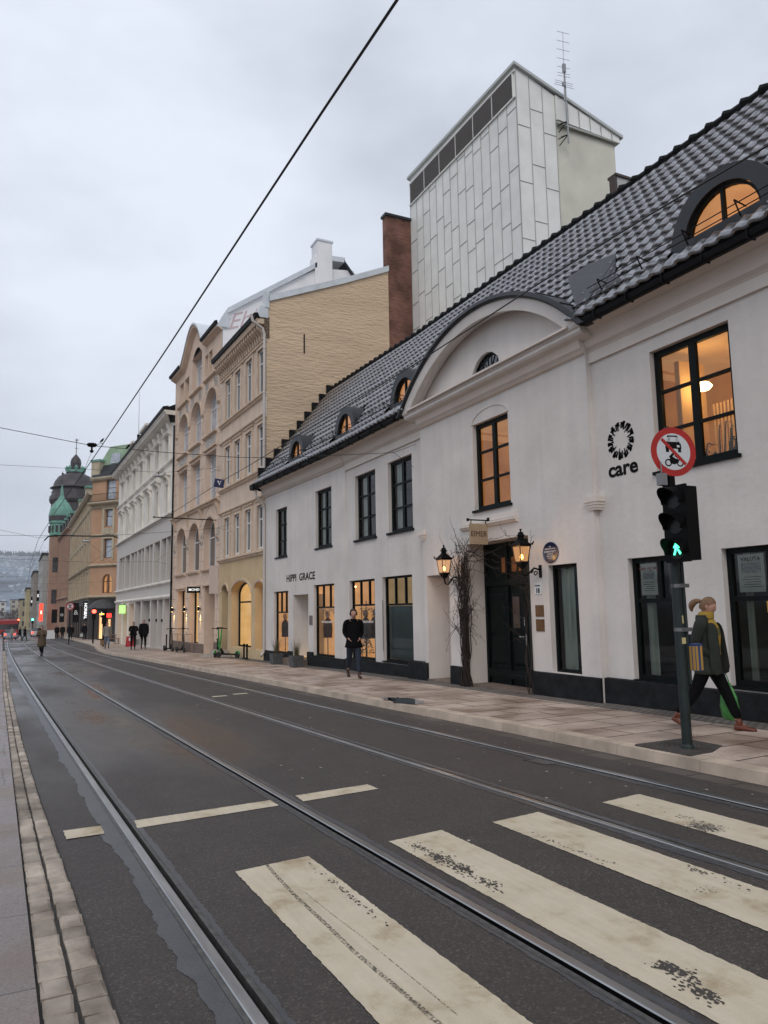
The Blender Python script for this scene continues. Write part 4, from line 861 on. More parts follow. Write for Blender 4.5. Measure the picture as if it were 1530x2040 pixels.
# bare climbing plants on both door jambs
VINE = mat('vine_bark', (.030, .019, .014), .9, var=.5, vs=20)
def vine(u, base, top, n, spread, seed, label, over=0):
    t = empty('bare_vine', FC.P(u, base, .05), label, 'climbing plant'); rn = random.Random(seed); g = MB()
    for k in range(n):
        uu = u+rn.uniform(-1, 1)*spread*.5; L = []; z = base; dd = rn.uniform(.0, .16); w = rn.uniform(.006, .016); ph = rn.uniform(0, 6)
        uu0 = u+rn.uniform(-.16, .16)
        while z < top*rn.uniform(.85, 1.0):
            f = (z-base)/(top-base); L.append(FC.P(uu0+(uu-uu0)*min(1, f*1.6)+.045*math.sin(z*4.1+ph)+.02*math.sin(z*9+2*ph), z, .02+dd*(1-.3*f)+.025*math.sin(z*7+ph))); z += .16
        if len(L) > 2: g.tube(L, [w*(1-.6*i/len(L)) for i in range(len(L))], 5)
    g.build('stem', VINE, t); g = MB()
    for k in range(int(n*3.4)):
        z = rn.uniform(base+1.0, top); p = FC.P(u+rn.uniform(-.14, .14), z, rn.uniform(.02, .15)); sg = rn.choice((1, 1, 1, -1)) if not over else -1
        if over and rn.random() < .5: sg = 1
        L = [p]; du = sg*rn.uniform(.03, .09); dz = rn.uniform(.0, .09)
        for j in range(rn.randint(4, 9)):
            p = p+FC.t*du+Vector((0, 0, dz))+FC.n*rn.uniform(-.01, .025); du += rn.uniform(-.03, .03); dz += rn.uniform(-.05, .035); L.append(p)
            if rn.random() < .5: q = p+FC.t*rn.uniform(-.1, .12)+Vector((0, 0, rn.uniform(.02, .14))); g.tube([p, q], [.004, .002], 4)
        g.tube(L, [.007-.005*i/len(L) for i in range(len(L))], 4)
    if over:
        for k in range(9):       # long twigs across the lintel
            L = []; a = rn.uniform(2.5, 3.05)
            for j in range(14): L.append(FC.P(14.2-.17*j, a+.18*math.sin(j*.35+k)+rn.uniform(-.04, .04), .05+rn.uniform(-.02, .06)))
            g.tube(L, [.008-.0005*j for j in range(14)], 4)
    g.build('twigs', VINE, t)
vine(14.28, -.08, 3.05, 34, .30, 3, 'thick bare vine bundle climbing the left jamb of the green door under the EIMER sign', over=1)
vine(12.02, -.06, 2.95, 5, .14, 8, 'thin bare vine stems climbing the right jamb of the green door')
# planters with grass
def planter(x, y, label, seed):
    t = empty('planter', (x, y, zg(y)+.14), label, 'planter', 'planters at the HIPPI GRACE doorway'); z0 = zg(y)+.14; c = Vector((x, y, z0)); g = MB()
    sq = lambda r, z: [c+Vector((sx*r, sy_*r, z)) for sx, sy_ in ((-1, -1), (1, -1), (1, 1), (-1, 1))]
    g.rings([sq(.17, 0), sq(.20, .36), sq(.20, .38), sq(.18, .38), sq(.175, .33)], cap=True); g.build('pot', mat('grey_zinc_pot', (.10, .105, .11), .6, .3, var=.35, vs=5), t)
    g = MB(); rn = random.Random(seed)
    for k in range(90):
        a = rn.uniform(0, 2*PI); r = rn.uniform(0, .12); h = rn.uniform(.35, .85); o_ = rn.uniform(.05, .45)*h; p = c+Vector((r*math.cos(a), r*math.sin(a), .33)); w = .006
        L = [p+Vector((math.cos(a)*o_*t_*t_, math.sin(a)*o_*t_*t_, h*t_*(1-.18*t_))) for t_ in (0, .35, .7, 1)]
        for j in range(3): s_ = w*(1-j/3.2); s2 = w*(1-(j+1)/3.2); v = Vector((-math.sin(a), math.cos(a), 0)); g.face([L[j]-v*s_, L[j]+v*s_, L[j+1]+v*s2, L[j+1]-v*s2])
    g.build('grass_tuft', mat('dry_grass', (.10, .09, .045), .9, var=.5, vs=30), t)
planter(8.42, 26.1, 'square zinc planter with dry grass in front of the leftmost lit shop window', 1); planter(8.40, 23.9, 'square zinc planter with dry grass standing right of the shop doorway step', 2)
# goods in the lit shop windows
def mannequin(fr, u, z, d, col, label, h=1.0):
    p = fr.P(u, z, d); t = empty('dress_form', p, label, 'mannequin', 'dress forms in the lit shop windows'); g = MB()
    ring = lambda rx, ry, zz, n=14: [p+fr.t*rx*math.cos(2*PI*k/n)+fr.n*ry*math.sin(2*PI*k/n)+Vector((0, 0, zz)) for k in range(n)]
    g.rings([ring(.20, .14, .62*h), ring(.17, .12, .80*h), ring(.20, .13, 1.05*h), ring(.21, .11, 1.18*h), ring(.08, .07, 1.26*h), ring(.05, .05, 1.30*h)]); g.build('jacket', mat(col[0], col[1], .85, var=.4, vs=9), t, smooth=True)
    g = MB()
    for sg in (1, -1): g.tube([p+fr.t*sg*.20+Vector((0, 0, 1.15*h)), p+fr.t*sg*.26+Vector((0, 0, .9*h)), p+fr.t*sg*.24+Vector((0, 0, .68*h))], [.07, .06, .05], 8)
    g.build('sleeve', MATS[col[0]], t, smooth=True)
    g = MB(); g.tube([p, p+Vector((0, 0, .65*h))], .015, 6); g.lathe(p, [(.16, 0), (.16, .02), (.02, .03)], 14); g.build('stand', BLACK, t)
    g = MB(); g.lathe(p+Vector((0, 0, 1.42*h)), [(.001, -.12), (.06, -.10), (.085, 0), (.07, .09), (.001, .13)], 12); g.build('head', mat('pale_form', (.6, .5, .4), .7), t, smooth=True)
    return t
mannequin(FL, 2.45, .1, -.42, ('brown_jacket', (.10, .05, .035)), 'dress form in a brown jacket in the lit window right of the doorway', .98)
mannequin(FW, 21.25, .12, -.55, ('grey_jacket', (.08, .085, .09)), 'dress form in a grey jacket behind the walking man in black', .98)
mannequin(FW, 21.2, .12, -.85, ('mixed_jacket', (.12, .09, .06)), 'dress form in a patterned jacket behind the right edge of the lit window', 1.0)
mannequin(FL, 6.7, .02, -.5, ('dark_jacket', (.05, .04, .04)), 'dress form in dark clothes at the right edge of the leftmost shop window', .98)
g = MB(); c0 = FW.P(20.75, .22, -.35); rn = random.Random(2)
for k in range(160):
    f = rn.random(); a = rn.uniform(0, 2*PI); r = .20*(1-f)+.01; p = c0+Vector((r*math.cos(a), r*math.sin(a), .10+.52*f)); q = p+Vector((math.cos(a)*.06, math.sin(a)*.06, -.02)); g.tube([p, q], [.014, .003], 4)
t = empty('small_fir_tree', c0, 'small dark decorative fir tree standing in the shop window behind the walking man', 'tree'); g.build('crown', mat('fir_green', (.02, .03, .015), .9), t); g = MB(); g.tube([c0, c0+Vector((0, 0, .5))], .012, 6); g.build('trunk', VINE, t)
for fr, a, b, lb in ((FW, 19.5, 21.1, 'hanging leafy garland along the top of the lit window behind the man'), (FL, 1.0, 2.5, 'hanging leafy garland along the top of the lit window beside the doorway')):
    g = MB(); rn = random.Random(int(a))
    for k in range(240):
        u = a+(b-a)*min(1, rn.random()**1.3); p = fr.P(u, 1.66-abs(rn.gauss(0, .12)), -.30+rn.uniform(-.05, .05)); s_ = .028
        g.face([p+Vector((rn.uniform(-s_, s_), rn.uniform(-s_, s_), rn.uniform(-s_, s_))) for q in range(3)])
    g.tube([fr.P(a, 1.68, -.3), fr.P(b, 1.68, -.3)], .008, 4)
    tag(rebase(g.build('leaf_garland', mat('garland_leaves', (.05, .045, .02), .9)), fr.P((a+b)/2, 1.5, -.3)), lb, 'garland', 'garlands in the shop windows')
g = MB(); c0 = FW.P(21.2, .2, -.55)
for k in range(4):
    for (a, b) in ((0, .35), (.35, 0)): g.tube([c0+FW.t*a+Vector((0, 0, .2+.4*k)), c0+FW.t*b+Vector((0, 0, .2+.4*k))], .012, 4)
g.tube([c0, c0+Vector((0, 0, 1.7))], .014, 5); g.tube([c0+FW.t*.35, c0+FW.t*.35+Vector((0, 0, 1.7))], .014, 5)
for k in range(5): g.fbox(FW, 20.02+.06*k, 20.06+.06*k, 1.42, 1.42+.1+.03*(k % 2), -1.1, -.95)
tag(rebase(g.build('display_ladder', mat('red_brown_shelf', (.14, .05, .03), .7)), c0), 'thin red brown ladder shelf in the shop window behind the walking man', 'shelf')
# ------------------------------------------------------------------ plain far-window helper
def win2(p, fr, u0, u1, z0, z1, d, arch=0, fm=None, gm=None, ft=.07, cross=True, rows=(.68,)):
    bu = [(u0+u1)/2] if cross else []
    return window(p, fr, u0, u1, z0, z1, d, bars_u=bu, bars_z=[z0+(z1-arch-z0)*r for r in rows] if not arch else [z0+(z1-z0)*.62], fm=fm or WHITEP, gm=gm or PANED, ft=ft, bw=.06, arch=arch, thick=.05)
def gable(g, y, pts, x_of=None): g.face([(x, y, z) for x, z in pts])
# ------------------------------------------------------------------ beige house (four bays)
F2 = Fr(8.9, 29.02, 8.65, 35.6); b2 = empty('beige_house', (8.8, 32, zg(32)+.14), 'beige three-storey house with yellow shopfront and bare stucco gable wall above the black roof', 'building')
hs = [(.13, .98), (1.75, 2.60), (3.38, 4.22), (4.95, 5.78)]; rows2 = [(10.80, 12.70), (7.58, 9.42), (4.20, 6.0)]
g = MB(); g.wall(F2, 0, F2.L, 4.0, 14.0, [(a, b, c, e_) for a, b in hs for c, e_ in rows2], .10)
g.mi = 1; g.wall(F2, 0, F2.L, -1, 4.0, [(.14, 1.26, .08, 2.82, .22), (1.78, 4.62, .08, 2.95, .55), (5.18, 6.16, -.42, 2.86, .30)], .42)
g.build('wall', [PEACH, YELL], b2)
g = MB()
for a, b in hs:
    for c, e_ in rows2:
        g.fbox(F2, a-.16, a, c-.02, e_+.16, -.02, .05); g.fbox(F2, b, b+.16, c-.02, e_+.16, -.02, .05); g.fbox(F2, a, b, e_, e_+.16, -.02, .05); g.fbox(F2, a-.20, b+.20, e_+.16, e_+.21, -.02, .09)
for z in (10.58, 7.36, 4.0): g.prof(F2, -.02, F2.L, [(0, z-.12), (.08, z-.06), (.10, z), (.16, z+.03), (.16, z+.10), (.02, z+.15), (0, z+.15)])
for z in (9.74, 6.30): g.prof(F2, .0, F2.L, [(0, z-.1), (.05, z-.06), (.12, z), (.12, z+.05), (0, z+.09)])
for a, b, zs, ri in ((.14, 1.26, 2.60, .22), (1.78, 4.62, 2.40, .55), (5.18, 6.16, 2.56, .30)):
    A = arcpts(a-.1, b+.1, zs, ri+.12, 12); B = arcpts(a-.02, b+.02, zs, ri+.02, 12); P = F2.P
    for i in range(12): g.hexa([P(*A[i], 0), P(*A[i+1], 0), P(*A[i+1], .07), P(*A[i], .07), P(*B[i], 0), P(*B[i+1], 0), P(*B[i+1], .05), P(*B[i], .05)])
g.build('moulding', PEACHT, b2)
g = MB(); u = .15
while u < F2.L-.1: g.prof(F2, u, u+.14, [(0, 12.98), (.10, 13.0), (.14, 13.25), (.34, 13.42), (.36, 13.58), (0, 13.58)]); u += .30
g.prof(F2, -.05, F2.L, [(0, 13.58), (.40, 13.58), (.44, 13.72), (.44, 13.80), (0, 13.80)]); g.prof(F2, 0, F2.L, [(0, 12.86), (.07, 12.88), (.07, 12.96), (0, 12.98)])
g.build('cornice', PEACHT, b2)
g = MB(); g.prof(F2, -.1, F2.L+.02, [(.30, 13.80), (.52, 13.80), (.56, 13.98), (.40, 14.02)]); g.build('gutter', BLACK, b2)
ROOFM = mat('sheet_roof', (.66, .70, .74), .45, .0, var=.15, vs=2)
g = MB(); G2 = [(8.90, -1), (8.90, 13.9), (8.98, 14.62), (12.45, 16.05), (14.68, 17.05), (14.68, -1)]   # bare gable facing the camera
g.face([(x, 28.985, z) for x, z in G2]); g.build('gable_wall', mat('rough_beige_stucco', (.70, .53, .37), .92, var=.10, vs=.6, bump=1., bs=5.5, spec=.15, stretch=(.6, 1, 2.4), detail=8, bd=.06), b2)
g = MB()
for (x0, z0), (x1, z1) in (((8.98, 14.62), (12.45, 16.05)), ((12.45, 16.05), (14.68, 17.05))): g.hexa([(x0, 28.90, z0-.03), (x1, 28.90, z1-.03), (x1, 29.5, z1-.03), (x0, 29.5, z0-.03), (x0, 28.90, z0+.24), (x1, 28.90, z1+.24), (x1, 29.5, z1+.24), (x0, 29.5, z0+.24)])
g.hexa([(8.50, 28.93, 13.85), (8.97, 28.93, 13.85), (8.97, 29.4, 13.85), (8.5, 29.4, 13.85), (8.62, 28.93, 14.35), (8.97, 28.93, 14.35), (8.97, 29.4, 14.35), (8.62, 29.4, 14.35)])
g.box(8.82, 9.0, 28.90, 29.3, 14.3, 15.0)
g.face([(8.9, 29.0, 13.85), (8.65, 35.6, 13.85), (14.68, 35.6, 14.0), (14.68, 29.0, 14.0)])
g.build('roof', ROOFM, b2)
g = MB(); g.box(8.80, 9.02, 28.955, 28.99, 13.0, 13.9); g.build('exposed_brick', brickmat('rubble', (.25, .13, .08), (.35, .28, .20), (.12, .09, .07), .2, .08, .02, .9, plane='xz', bumpd=.03), b2)
g = MB(); g.box(10.55, 10.60, 28.96, 28.99, 12.55, 13.4); g.build('wall_anchor', BLACK, b2)
for a, b in hs:
    for c, e_ in rows2: win2(b2, F2, a, b, c, e_, -.06)
window(b2, F2, .14, 1.26, .08, 2.82, -.34, bars_z=[(2.1, .2, 1.2, .06)], gm=GLASS, rm=LITY, dep=2.4, ft=.06, arch=.22)
w = window(b2, F2, 1.78, 4.62, .08, 2.95, -.34, bars_z=[(2.05, 1.84, 4.56, .07)], gm=GLASS, rm=LITY, dep=2.4, ft=.07, arch=.55, lamp=[(2.1, 2.75, .8, .07)])
g = MB(); g.fbox(F2, 1.9, 4.5, .1, .55, -1.0, -.9); g.build('counter', mat('grey_counter', (.35, .35, .34), .7), w)
t = empty('neon_sign', F2.P(2.15, 1.4, -.7), 'small glowing orange and white neon sign inside the yellow shopfront window', 'neon sign'); g = MB(); g.fbox(F2, 2.0, 2.36, 1.45, 1.95, -.72, -.68); g.build('back_plate', mat('neon_red', (1, .12, .03), .5, emit=1.6), t); g = MB(); g.fbox(F2, 2.06, 2.30, 1.75, 1.87, -.675, -.66); g.fbox(F2, 2.06, 2.30, 1.53, 1.66, -.675, -.66); g.build('light_tube', mat('neon_white', (1, .8, .55), .5, emit=4), t)
w = MB(); w.fbox(F2, 5.18, 6.16, -.4, 2.86, -.43, -.38); dd = w.build('door', BLACK, b2)
g = MB(); g.tube([F2.P(5.3, .9, -.37), F2.P(5.3, 1.05, -.34)], .014, 5); g.build('handle', MATS['chrome'], dd)
g = MB(); st_ = lambda r, z, n=12: [F2.P(5.67+r*math.cos(PI*k/(n-1)), z, .02+r*.8*math.sin(PI*k/(n-1))) for k in range(n)]
zz = zg(34.7)+.13; g.rings([st_(1.25, zz-.1), st_(1.22, zz+.09)]); g.rings([st_(.8, zz+.05), st_(.78, zz+.30)]); g.build('step', GRANITE, b2)
g = MB(); g.tube([(8.22, 28.92, 13.9), (8.30, 28.92, 13.6), (8.72, 28.93, 13.35), (8.80, 28.93, 13.1), (8.80, 28.93, 6.9)], .06, 10)
for z in (12.5, 10.6, 8.4): g.lathe((8.80, 28.93, z), [(.07, -.03), (.073, 0), (.07, .03)], 10)
g.build('downpipe', PIPE, b2)
# ------------------------------------------------------------------ orange house with arches and curved gable
F3 = Fr(8.65, 35.62, 8.22, 45.6); b3 = empty('orange_arched_house', (8.4, 40, zg(40)+.14), 'orange art nouveau house with tall arched windows and a curved gable', 'building')
cols3 = [(.72, 2.98), (3.78, 6.0), (6.62, 8.86)]
holes = []
for a, b in cols3: holes += [(a, b, 10.74, 13.15, 1.0), (a+.12, b-.12, 7.25, 9.78), (a, b, 3.82, 6.42, 1.0)]
holes += [(3.86, 5.96, 13.95, 16.30, 1.0), (1.75, 3.2, 14.05, 15.25), (6.62, 8.86, 13.85, 15.2)]
# curved gable outline
def gz(u):
    if u < 2.85 or u > 7.6: return 15.90
    c_ = 4.95
    if u < c_: t = (u-2.85)/(c_-2.85); return 15.90+1.6*math.sin(t*PI/2)**.75
    t = min(1, (7.6-u)/(7.6-c_)); return 15.90+1.6*(t*t*(3-2*t))**.8
g = MB(); g.wall(F3, 0, F3.L, 3.0, 15.90, holes[:-3]+[(a, b, c, 15.90) for a, b, c, e_, *r_ in [(3.86, 5.96, 13.95, 16.3, 1)]]+holes[-2:], .38)
for k in range(24):
    u0, u1 = 2.85+4.75*k/24, 2.85+4.75*(k+1)/24
    def lo(u): return 15.9 if not 3.86 < u < 5.96 else max(15.9, 15.30+1.0*math.sqrt(max(0, 1-((u-4.91)/1.05)**2)))
    for d in (0,): g.face([F3.P(u0, lo(u0), d), F3.P(u0, max(gz(u0), lo(u0)), d), F3.P(u1, max(gz(u1), lo(u1)), d), F3.P(u1, lo(u1), d)])
g.wall(F3, 0, F3.L, -1.2, 3.0, [(.78, 2.70, -1.2, 2.96, 0, 1.6), (3.85, 5.75, -.02, 2.85), (6.72, 8.5, -.05, 2.85)], .42)
g.build('wall', ORNG, b3)
g = MB(); g.prof(F3, 0, F3.L, [(0, 6.95), (.10, 7.0), (.14, 7.08), (.24, 7.12), (.24, 7.2), (0, 7.24)])
for a, b in cols3:
    for z in (10.62, 13.72): g.prof(F3, a-.1, b+.1, [(0, z-.05), (.07, z-.02), (.16, z+.03), (.16, z+.09), (0, z+.12)])
    g.prof(F3, a-.05, b+.05, [(0, 9.92), (.12, 9.95), (.12, 10.02), (0, 10.05)]); g.prof(F3, a-.05, b+.05, [(0, 3.62), (.14, 3.70), (.16, 3.78), (0, 3.82)]); g.prof(F3, a-.05, b+.05, [(0, 2.92), (.10, 2.95), (.10, 3.02), (0, 3.05)])
for a, b in cols3: 
    for zs, e_ in ((12.15, 1.0), (5.42, 1.0)):
        A = arcpts(a-.12, b+.12, zs, e_+.14, 14); B = arcpts(a, b, zs, e_, 14); P = F3.P
        for i in range(14): g.hexa([P(*A[i], 0), P(*A[i+1], 0), P(*A[i+1], .05), P(*A[i], .05), P(*B[i], 0), P(*B[i+1], 0), P(*B[i+1], .05), P(*B[i], .05)])
for u in (.36, 3.38, 6.31, 9.3):
    for z in (12.1, 5.3): g.prof(F3, u-.22, u+.22, [(0, z-.16), (.08, z-.05), (.10, z), (0, z+.03)])
    g.prof(F3, u-.16, u+.16, [(0, 6.3), (.12, 6.75), (.2, 6.95), (0, 6.95)])
g.prof(F3, 2.4, 2.55, [(-.3, 14.05), (.02, 14.05), (.02, 15.25), (-.3, 15.25)]); g.prof(F3, 7.65, 7.85, [(-.3, 13.85), (.02, 13.85), (.02, 15.2), (-.3, 15.2)])
g.build('moulding', PEACHT, b3)
jm = mat('stone_joint', (.30, .19, .12), .9); g = MB()
for a, b in ((.0, .72), (2.98, 3.78), (6.0, 6.62), (8.86, 9.98)):
    for z in np.arange(-.1, 13.4, .62):
        if 6.7 < z < 7.4: continue
        g.fbox(F3, a+.02, b-.02, z, z+.018, .0005, .003)
    for j, z in enumerate(np.arange(-.1, 13.0, .62)):
        if b-a > .7 and not 6.1 < z < 7.4: um = a+(b-a)*(.4 if j % 2 else .62); g.fbox(F3, um, um+.016, z+.02, z+.61, .0005, .003)
g.build('block_joints', jm, b3)
RELM = mat('pale_relief', (.52, .48, .44), .8, var=.4, vs=14, bump=.8, bs=20)
rn = random.Random(31)
def relief(a, b, c, e_):
    rl_ = MB()
    rl_.fbox(F3, a, b, c, e_, .001, .012)
    for k in range(16): u, z = rn.uniform(a+.05, b-.05), rn.uniform(c+.04, e_-.04); q = F3.P(u, z, .012); rl_.lathe(q, [(.001, .05), (.045, .01), (.02, -.04), (.001, -.05)], 6)
    rl_.build('relief_panel', RELM, b3)
for a, b in cols3: relief(a+.25, b-.25, 10.12, 10.55); relief(a+.02, a+.62, 13.05, 13.6); relief(b-.55, b-.02, 13.05, 13.6)
for u in (.1, 3.1, 6.05, 9.05): relief(u, u+.45, 5.05, 5.75)
g = MB(); u = 0
def corn(u0, u1, z0, z1):
    P = F3.P; g.hexa([P(u0, z0-.16, 0), P(u1, z1-.16, 0), P(u1, z1, .28), P(u0, z0, .28), P(u0, z0+.12, 0), P(u1, z1+.12, 0), P(u1, z1+.12, .30), P(u0, z0+.12, .30)])
corn(-.05, 2.85, 15.82, 15.82); corn(7.6, F3.L+.05, 15.82, 15.82)
for k in range(24): u0, u1 = 2.85+4.75*k/24, 2.85+4.75*(k+1)/24; corn(u0, u1, gz(u0)-.08, gz(u1)-.08)
g.build('cornice', ORNG, b3)
g = MB(); hexg = g
for k in range(24):
    u0, u1 = 2.85+4.75*k/24, 2.85+4.75*(k+1)/24; P = F3.P
    g.hexa([P(u0, gz(u0)+.05, -2.4), P(u1, gz(u1)+.05, -2.4), P(u1, gz(u1)+.05, .36), P(u0, gz(u0)+.05, .36), P(u0, gz(u0)+.12, -2.4), P(u1, gz(u1)+.12, -2.4), P(u1, gz(u1)+.16, .36), P(u0, gz(u0)+.16, .36)])
g.face([(8.65, 35.6, 15.95), (8.22, 45.6, 15.95), (13.7, 45.6, 20.2), (13.7, 35.9, 20.2)])
g.build('gable_roof', ROOFM, b3)
g = MB(); g.prof(F3, -.1, 2.85, [(.26, 15.92), (.38, 15.92), (.42, 16.06), (.28, 16.1)]); g.prof(F3, 7.6, F3.L+.1, [(.26, 15.92), (.38, 15.92), (.42, 16.06), (.28, 16.1)]); g.build('gutter', BLACK, b3)
g = MB()      # white side wall above the beige roof, with its chimney
y = 35.66; g.face([(8.68, y, 13.5), (8.68, y, 16.0), (9.0, y, 16.7), (13.85, y, 19.95), (15.9, y, 20.2), (16.6, y, 19.0), (16.6, y, 13.5)])
g.box(13.7, 14.55, 35.4, 36.3, 18.0, 21.4); g.box(13.60, 13.75, 35.5, 36.3, 18.0, 20.6)
WALLW = mat('whitewashed_side_wall', (.88, .87, .88), .85, var=.1, vs=.8, bump=.2, bs=12)
g.build('side_wall', WALLW, b3)
g = MB(); g.box(13.65, 14.6, 35.35, 36.35, 21.4, 21.5)
for (x0, z0), (x1, z1) in (((8.9, 16.55), (13.75, 19.95)), ((14.5, 20.45), (15.35, 20.5))): g.hexa([(x0, 35.5, z0), (x1, 35.5, z1), (x1, 36.6, z1), (x0, 36.6, z0), (x0, 35.5, z0+.28), (x1, 35.5, z1+.28), (x1, 36.6, z1+.28), (x0, 36.6, z0+.28)])
g.hexa([(8.35, 35.55, 15.8), (8.95, 35.55, 15.8), (8.95, 36, 15.8), (8.35, 36, 15.8), (8.7, 35.55, 16.5), (9.0, 35.55, 16.7), (9.0, 36, 16.7), (8.7, 36, 16.5)])
g.build('roof_capping', ROOFM, b3)
g = MB(); g.hexa([(15.3, 35.5, 20.5), (16.75, 35.5, 18.6), (16.75, 36.6, 18.6), (15.3, 36.6, 20.5), (15.3, 35.5, 20.65), (16.85, 35.5, 18.75), (16.85, 36.6, 18.75), (15.3, 36.6, 20.65)]); g.build('back_roof', ZINC, b3)
me = text_mesh('Ehl', 1.15, .0, 1.0, .35); off = wloc(b3)
for v in me.vertices: x, y_, w_ = v.co; v.co = Vector((9.62+x, 35.65-w_, 16.33+y_+x*.4))-off
me.materials.append(mat('faded_pink_letters', (.62, .47, .50), .9)); o = bpy.data.objects.new('faded_lettering', me); COL.objects.link(o); o.parent = b3
for a, b in cols3:
    win2(b3, F3, a+.15, b-.02, 10.76, 13.10, -.30, arch=.95, gm=PANEB); win2(b3, F3, a+.2, b-.12, 7.28, 9.76, -.30, gm=PANEB); win2(b3, F3, a+.15, b-.02, 3.84, 6.38, -.30, arch=.95)
win2(b3, F3, 3.95, 5.95, 13.97, 16.25, -.30, arch=.95, gm=PANEB)
for a, b, z0_ in ((3.85, 5.75, -.02), (6.72, 8.5, -.05)):
    w = window(b3, F3, a, b, z0_, 2.85, -.30, gm=GLASS, rm=LITY, dep=1.8, ft=.06)
g = MB(); g.fbox(F3, .78, 2.70, -1.2, 2.96, -1.62, -1.6); g.build('entrance_wall', ORNG, b3); g = MB(); g.fbox(F3, 1.0, 2.3, -.5, 2.0, -1.6, -1.55); g.build('door', BLACK, b3)
g = MB(); g.prof(F3, 0, .77, [(0, -1.2), (.05, -1.2), (.05, .16), (0, .2)]); g.prof(F3, 2.71, F3.L, [(0, -1.2), (.05, -1.2), (.05, -.0), (0, .03)]); g.build('plinth', mat('brown_granite_plinth', (.16, .11, .085), .7, var=.3, vs=6), b3)
# spot lamps, sign board, shop sign
for u, lb in ((9.3, 'leftmost of the three black up-and-down spot lamps on the orange facade'), (6.35, 'middle of the three black up-and-down spot lamps on the orange facade'), (3.38, 'rightmost of the three black up-and-down spot lamps, beside the entrance recess')):
    t = empty('wall_spot_lamp', F3.P(u, 1.78, .1), lb, 'wall lamp', 'spot lamps on the orange facade'); g = MB(); g.tube([F3.P(u, 1.68, .12), F3.P(u, 1.92, .12)], .05, 10); g.fbox(F3, u-.02, u+.02, 1.78, 1.84, 0, .1); g.build('body', BLACK, t)
    g = MB(); g.tube([F3.P(u, 1.672, .12), F3.P(u, 1.679, .12)], .04, 10); g.tube([F3.P(u, 1.921, .12), F3.P(u, 1.928, .12)], .04, 10); g.build('lens', LAMPE, t)
    l = bpy.data.lights.new('spot_light', 'SPOT'); l.energy = 55; l.spot_size = math.radians(34); l.spot_blend = .6; l.color = (1, .80, .30); l.shadow_soft_size = .02; lo = bpy.data.objects.new('spot_light', l); COL.objects.link(lo); lo.parent = t; lo.location = (0, 0, -.13); lo.rotation_euler = Vector((-.30, 0, 1)).to_track_quat('Z', 'Y').to_euler()
t = empty('shop_sign', F3.P(4.8, 2.6, .3), 'black shop sign reading MOND in white above the lit windows of the orange house', 'sign'); c_ = F3.P(3.55, 2.85, 0)
g = MB(); g.box(c_.x-.66, c_.x+.02, c_.y-.05, c_.y+.05, 2.63, 2.95); g.build('board', BLACK, t)
me = text_mesh('MOND', .18, .004, 1.0); off = wloc(t)
for v in me.vertices: x, y_, w_ = v.co; v.co = Vector((c_.x-.32+x, c_.y-.052-w_, 2.79+y_))-off
me.materials.append(mat('lit_letter', (.9, .9, .88), .5, emit=.5)); o = bpy.data.objects.new('lettering', me); COL.objects.link(o); o.parent = t
g = MB(); g.box(8.18, 8.62, 35.72, 35.76, 2.50, 3.85); g.box(8.60, 8.66, 35.71, 35.77, 2.9, 3.2)
tag(rebase(g.build('blank_sign_board', mat('pinkish_blank_board', (.62, .54, .50), .7)), (8.4, 35.74, 2.4)), 'blank pale pinkish rectangular board projecting between the orange and beige houses', 'sign')
# ------------------------------------------------------------------ grey classical house
F4 = Fr(8.22, 45.62, 7.73, 69.5); b4 = empty('grey_house', (8, 57, zg(57)+.14), 'long grey neoclassical house with bracketed cornice and grey columned shop front', 'building')
c7 = [1.35+3.16*k for k in range(7)]
holes = []
for c in c7: holes += [(c, c+1.15, 11.15, 12.6), (c+.08, c+1.12, 7.85, 9.70)]
mids = [(.58, 3.55), (4.05, 6.10), (6.6, 9.5), (10.0, 12.7), (13.1, 16.1), (16.6, 18.9), (19.35, 22.3)]
shop4 = [(.62, 2.4, -.55, 2.48), (2.75, 4.25, -.6, 2.48), (4.6, 6.75, -.62, 2.48), (7.2, 10.4, -.66, 2.48), (10.9, 13.3, -.7, 2.48), (13.9, 16.2, -.75, 2.35), (16.7, 19.2, -.8, 2.35), (19.8, 22.9, -.85, 2.35)]
g = MB(); g.wall(F4, 0, F4.L, 7.5, 13.8, holes, .30)
g.mi = 1; g.wall(F4, 0, F4.L, -1.6, 7.5, [(a, b, 3.62, 6.30) for a, b in mids]+[(*h, 0, .8) for h in shop4], .55)
g.face([(8.22, 45.64, -1), (8.22, 45.64, 14), (14, 45.64, 14), (14, 45.64, -1)])
g.face([(7.73, 69.5, -2), (7.73, 69.5, 14), (16, 69.5, 14), (16, 69.5, -2)])
g.build('wall', [GREYS, GREYP], b4)
g = MB()
for z, dp in ((10.92, .16), (7.60, .22), (3.46, .16), (2.58, .12)): g.prof(F4, -.05, F4.L+.05, [(0, z-.12), (dp*.5, z-.08), (dp, z), (dp, z+.08), (0, z+.14)])
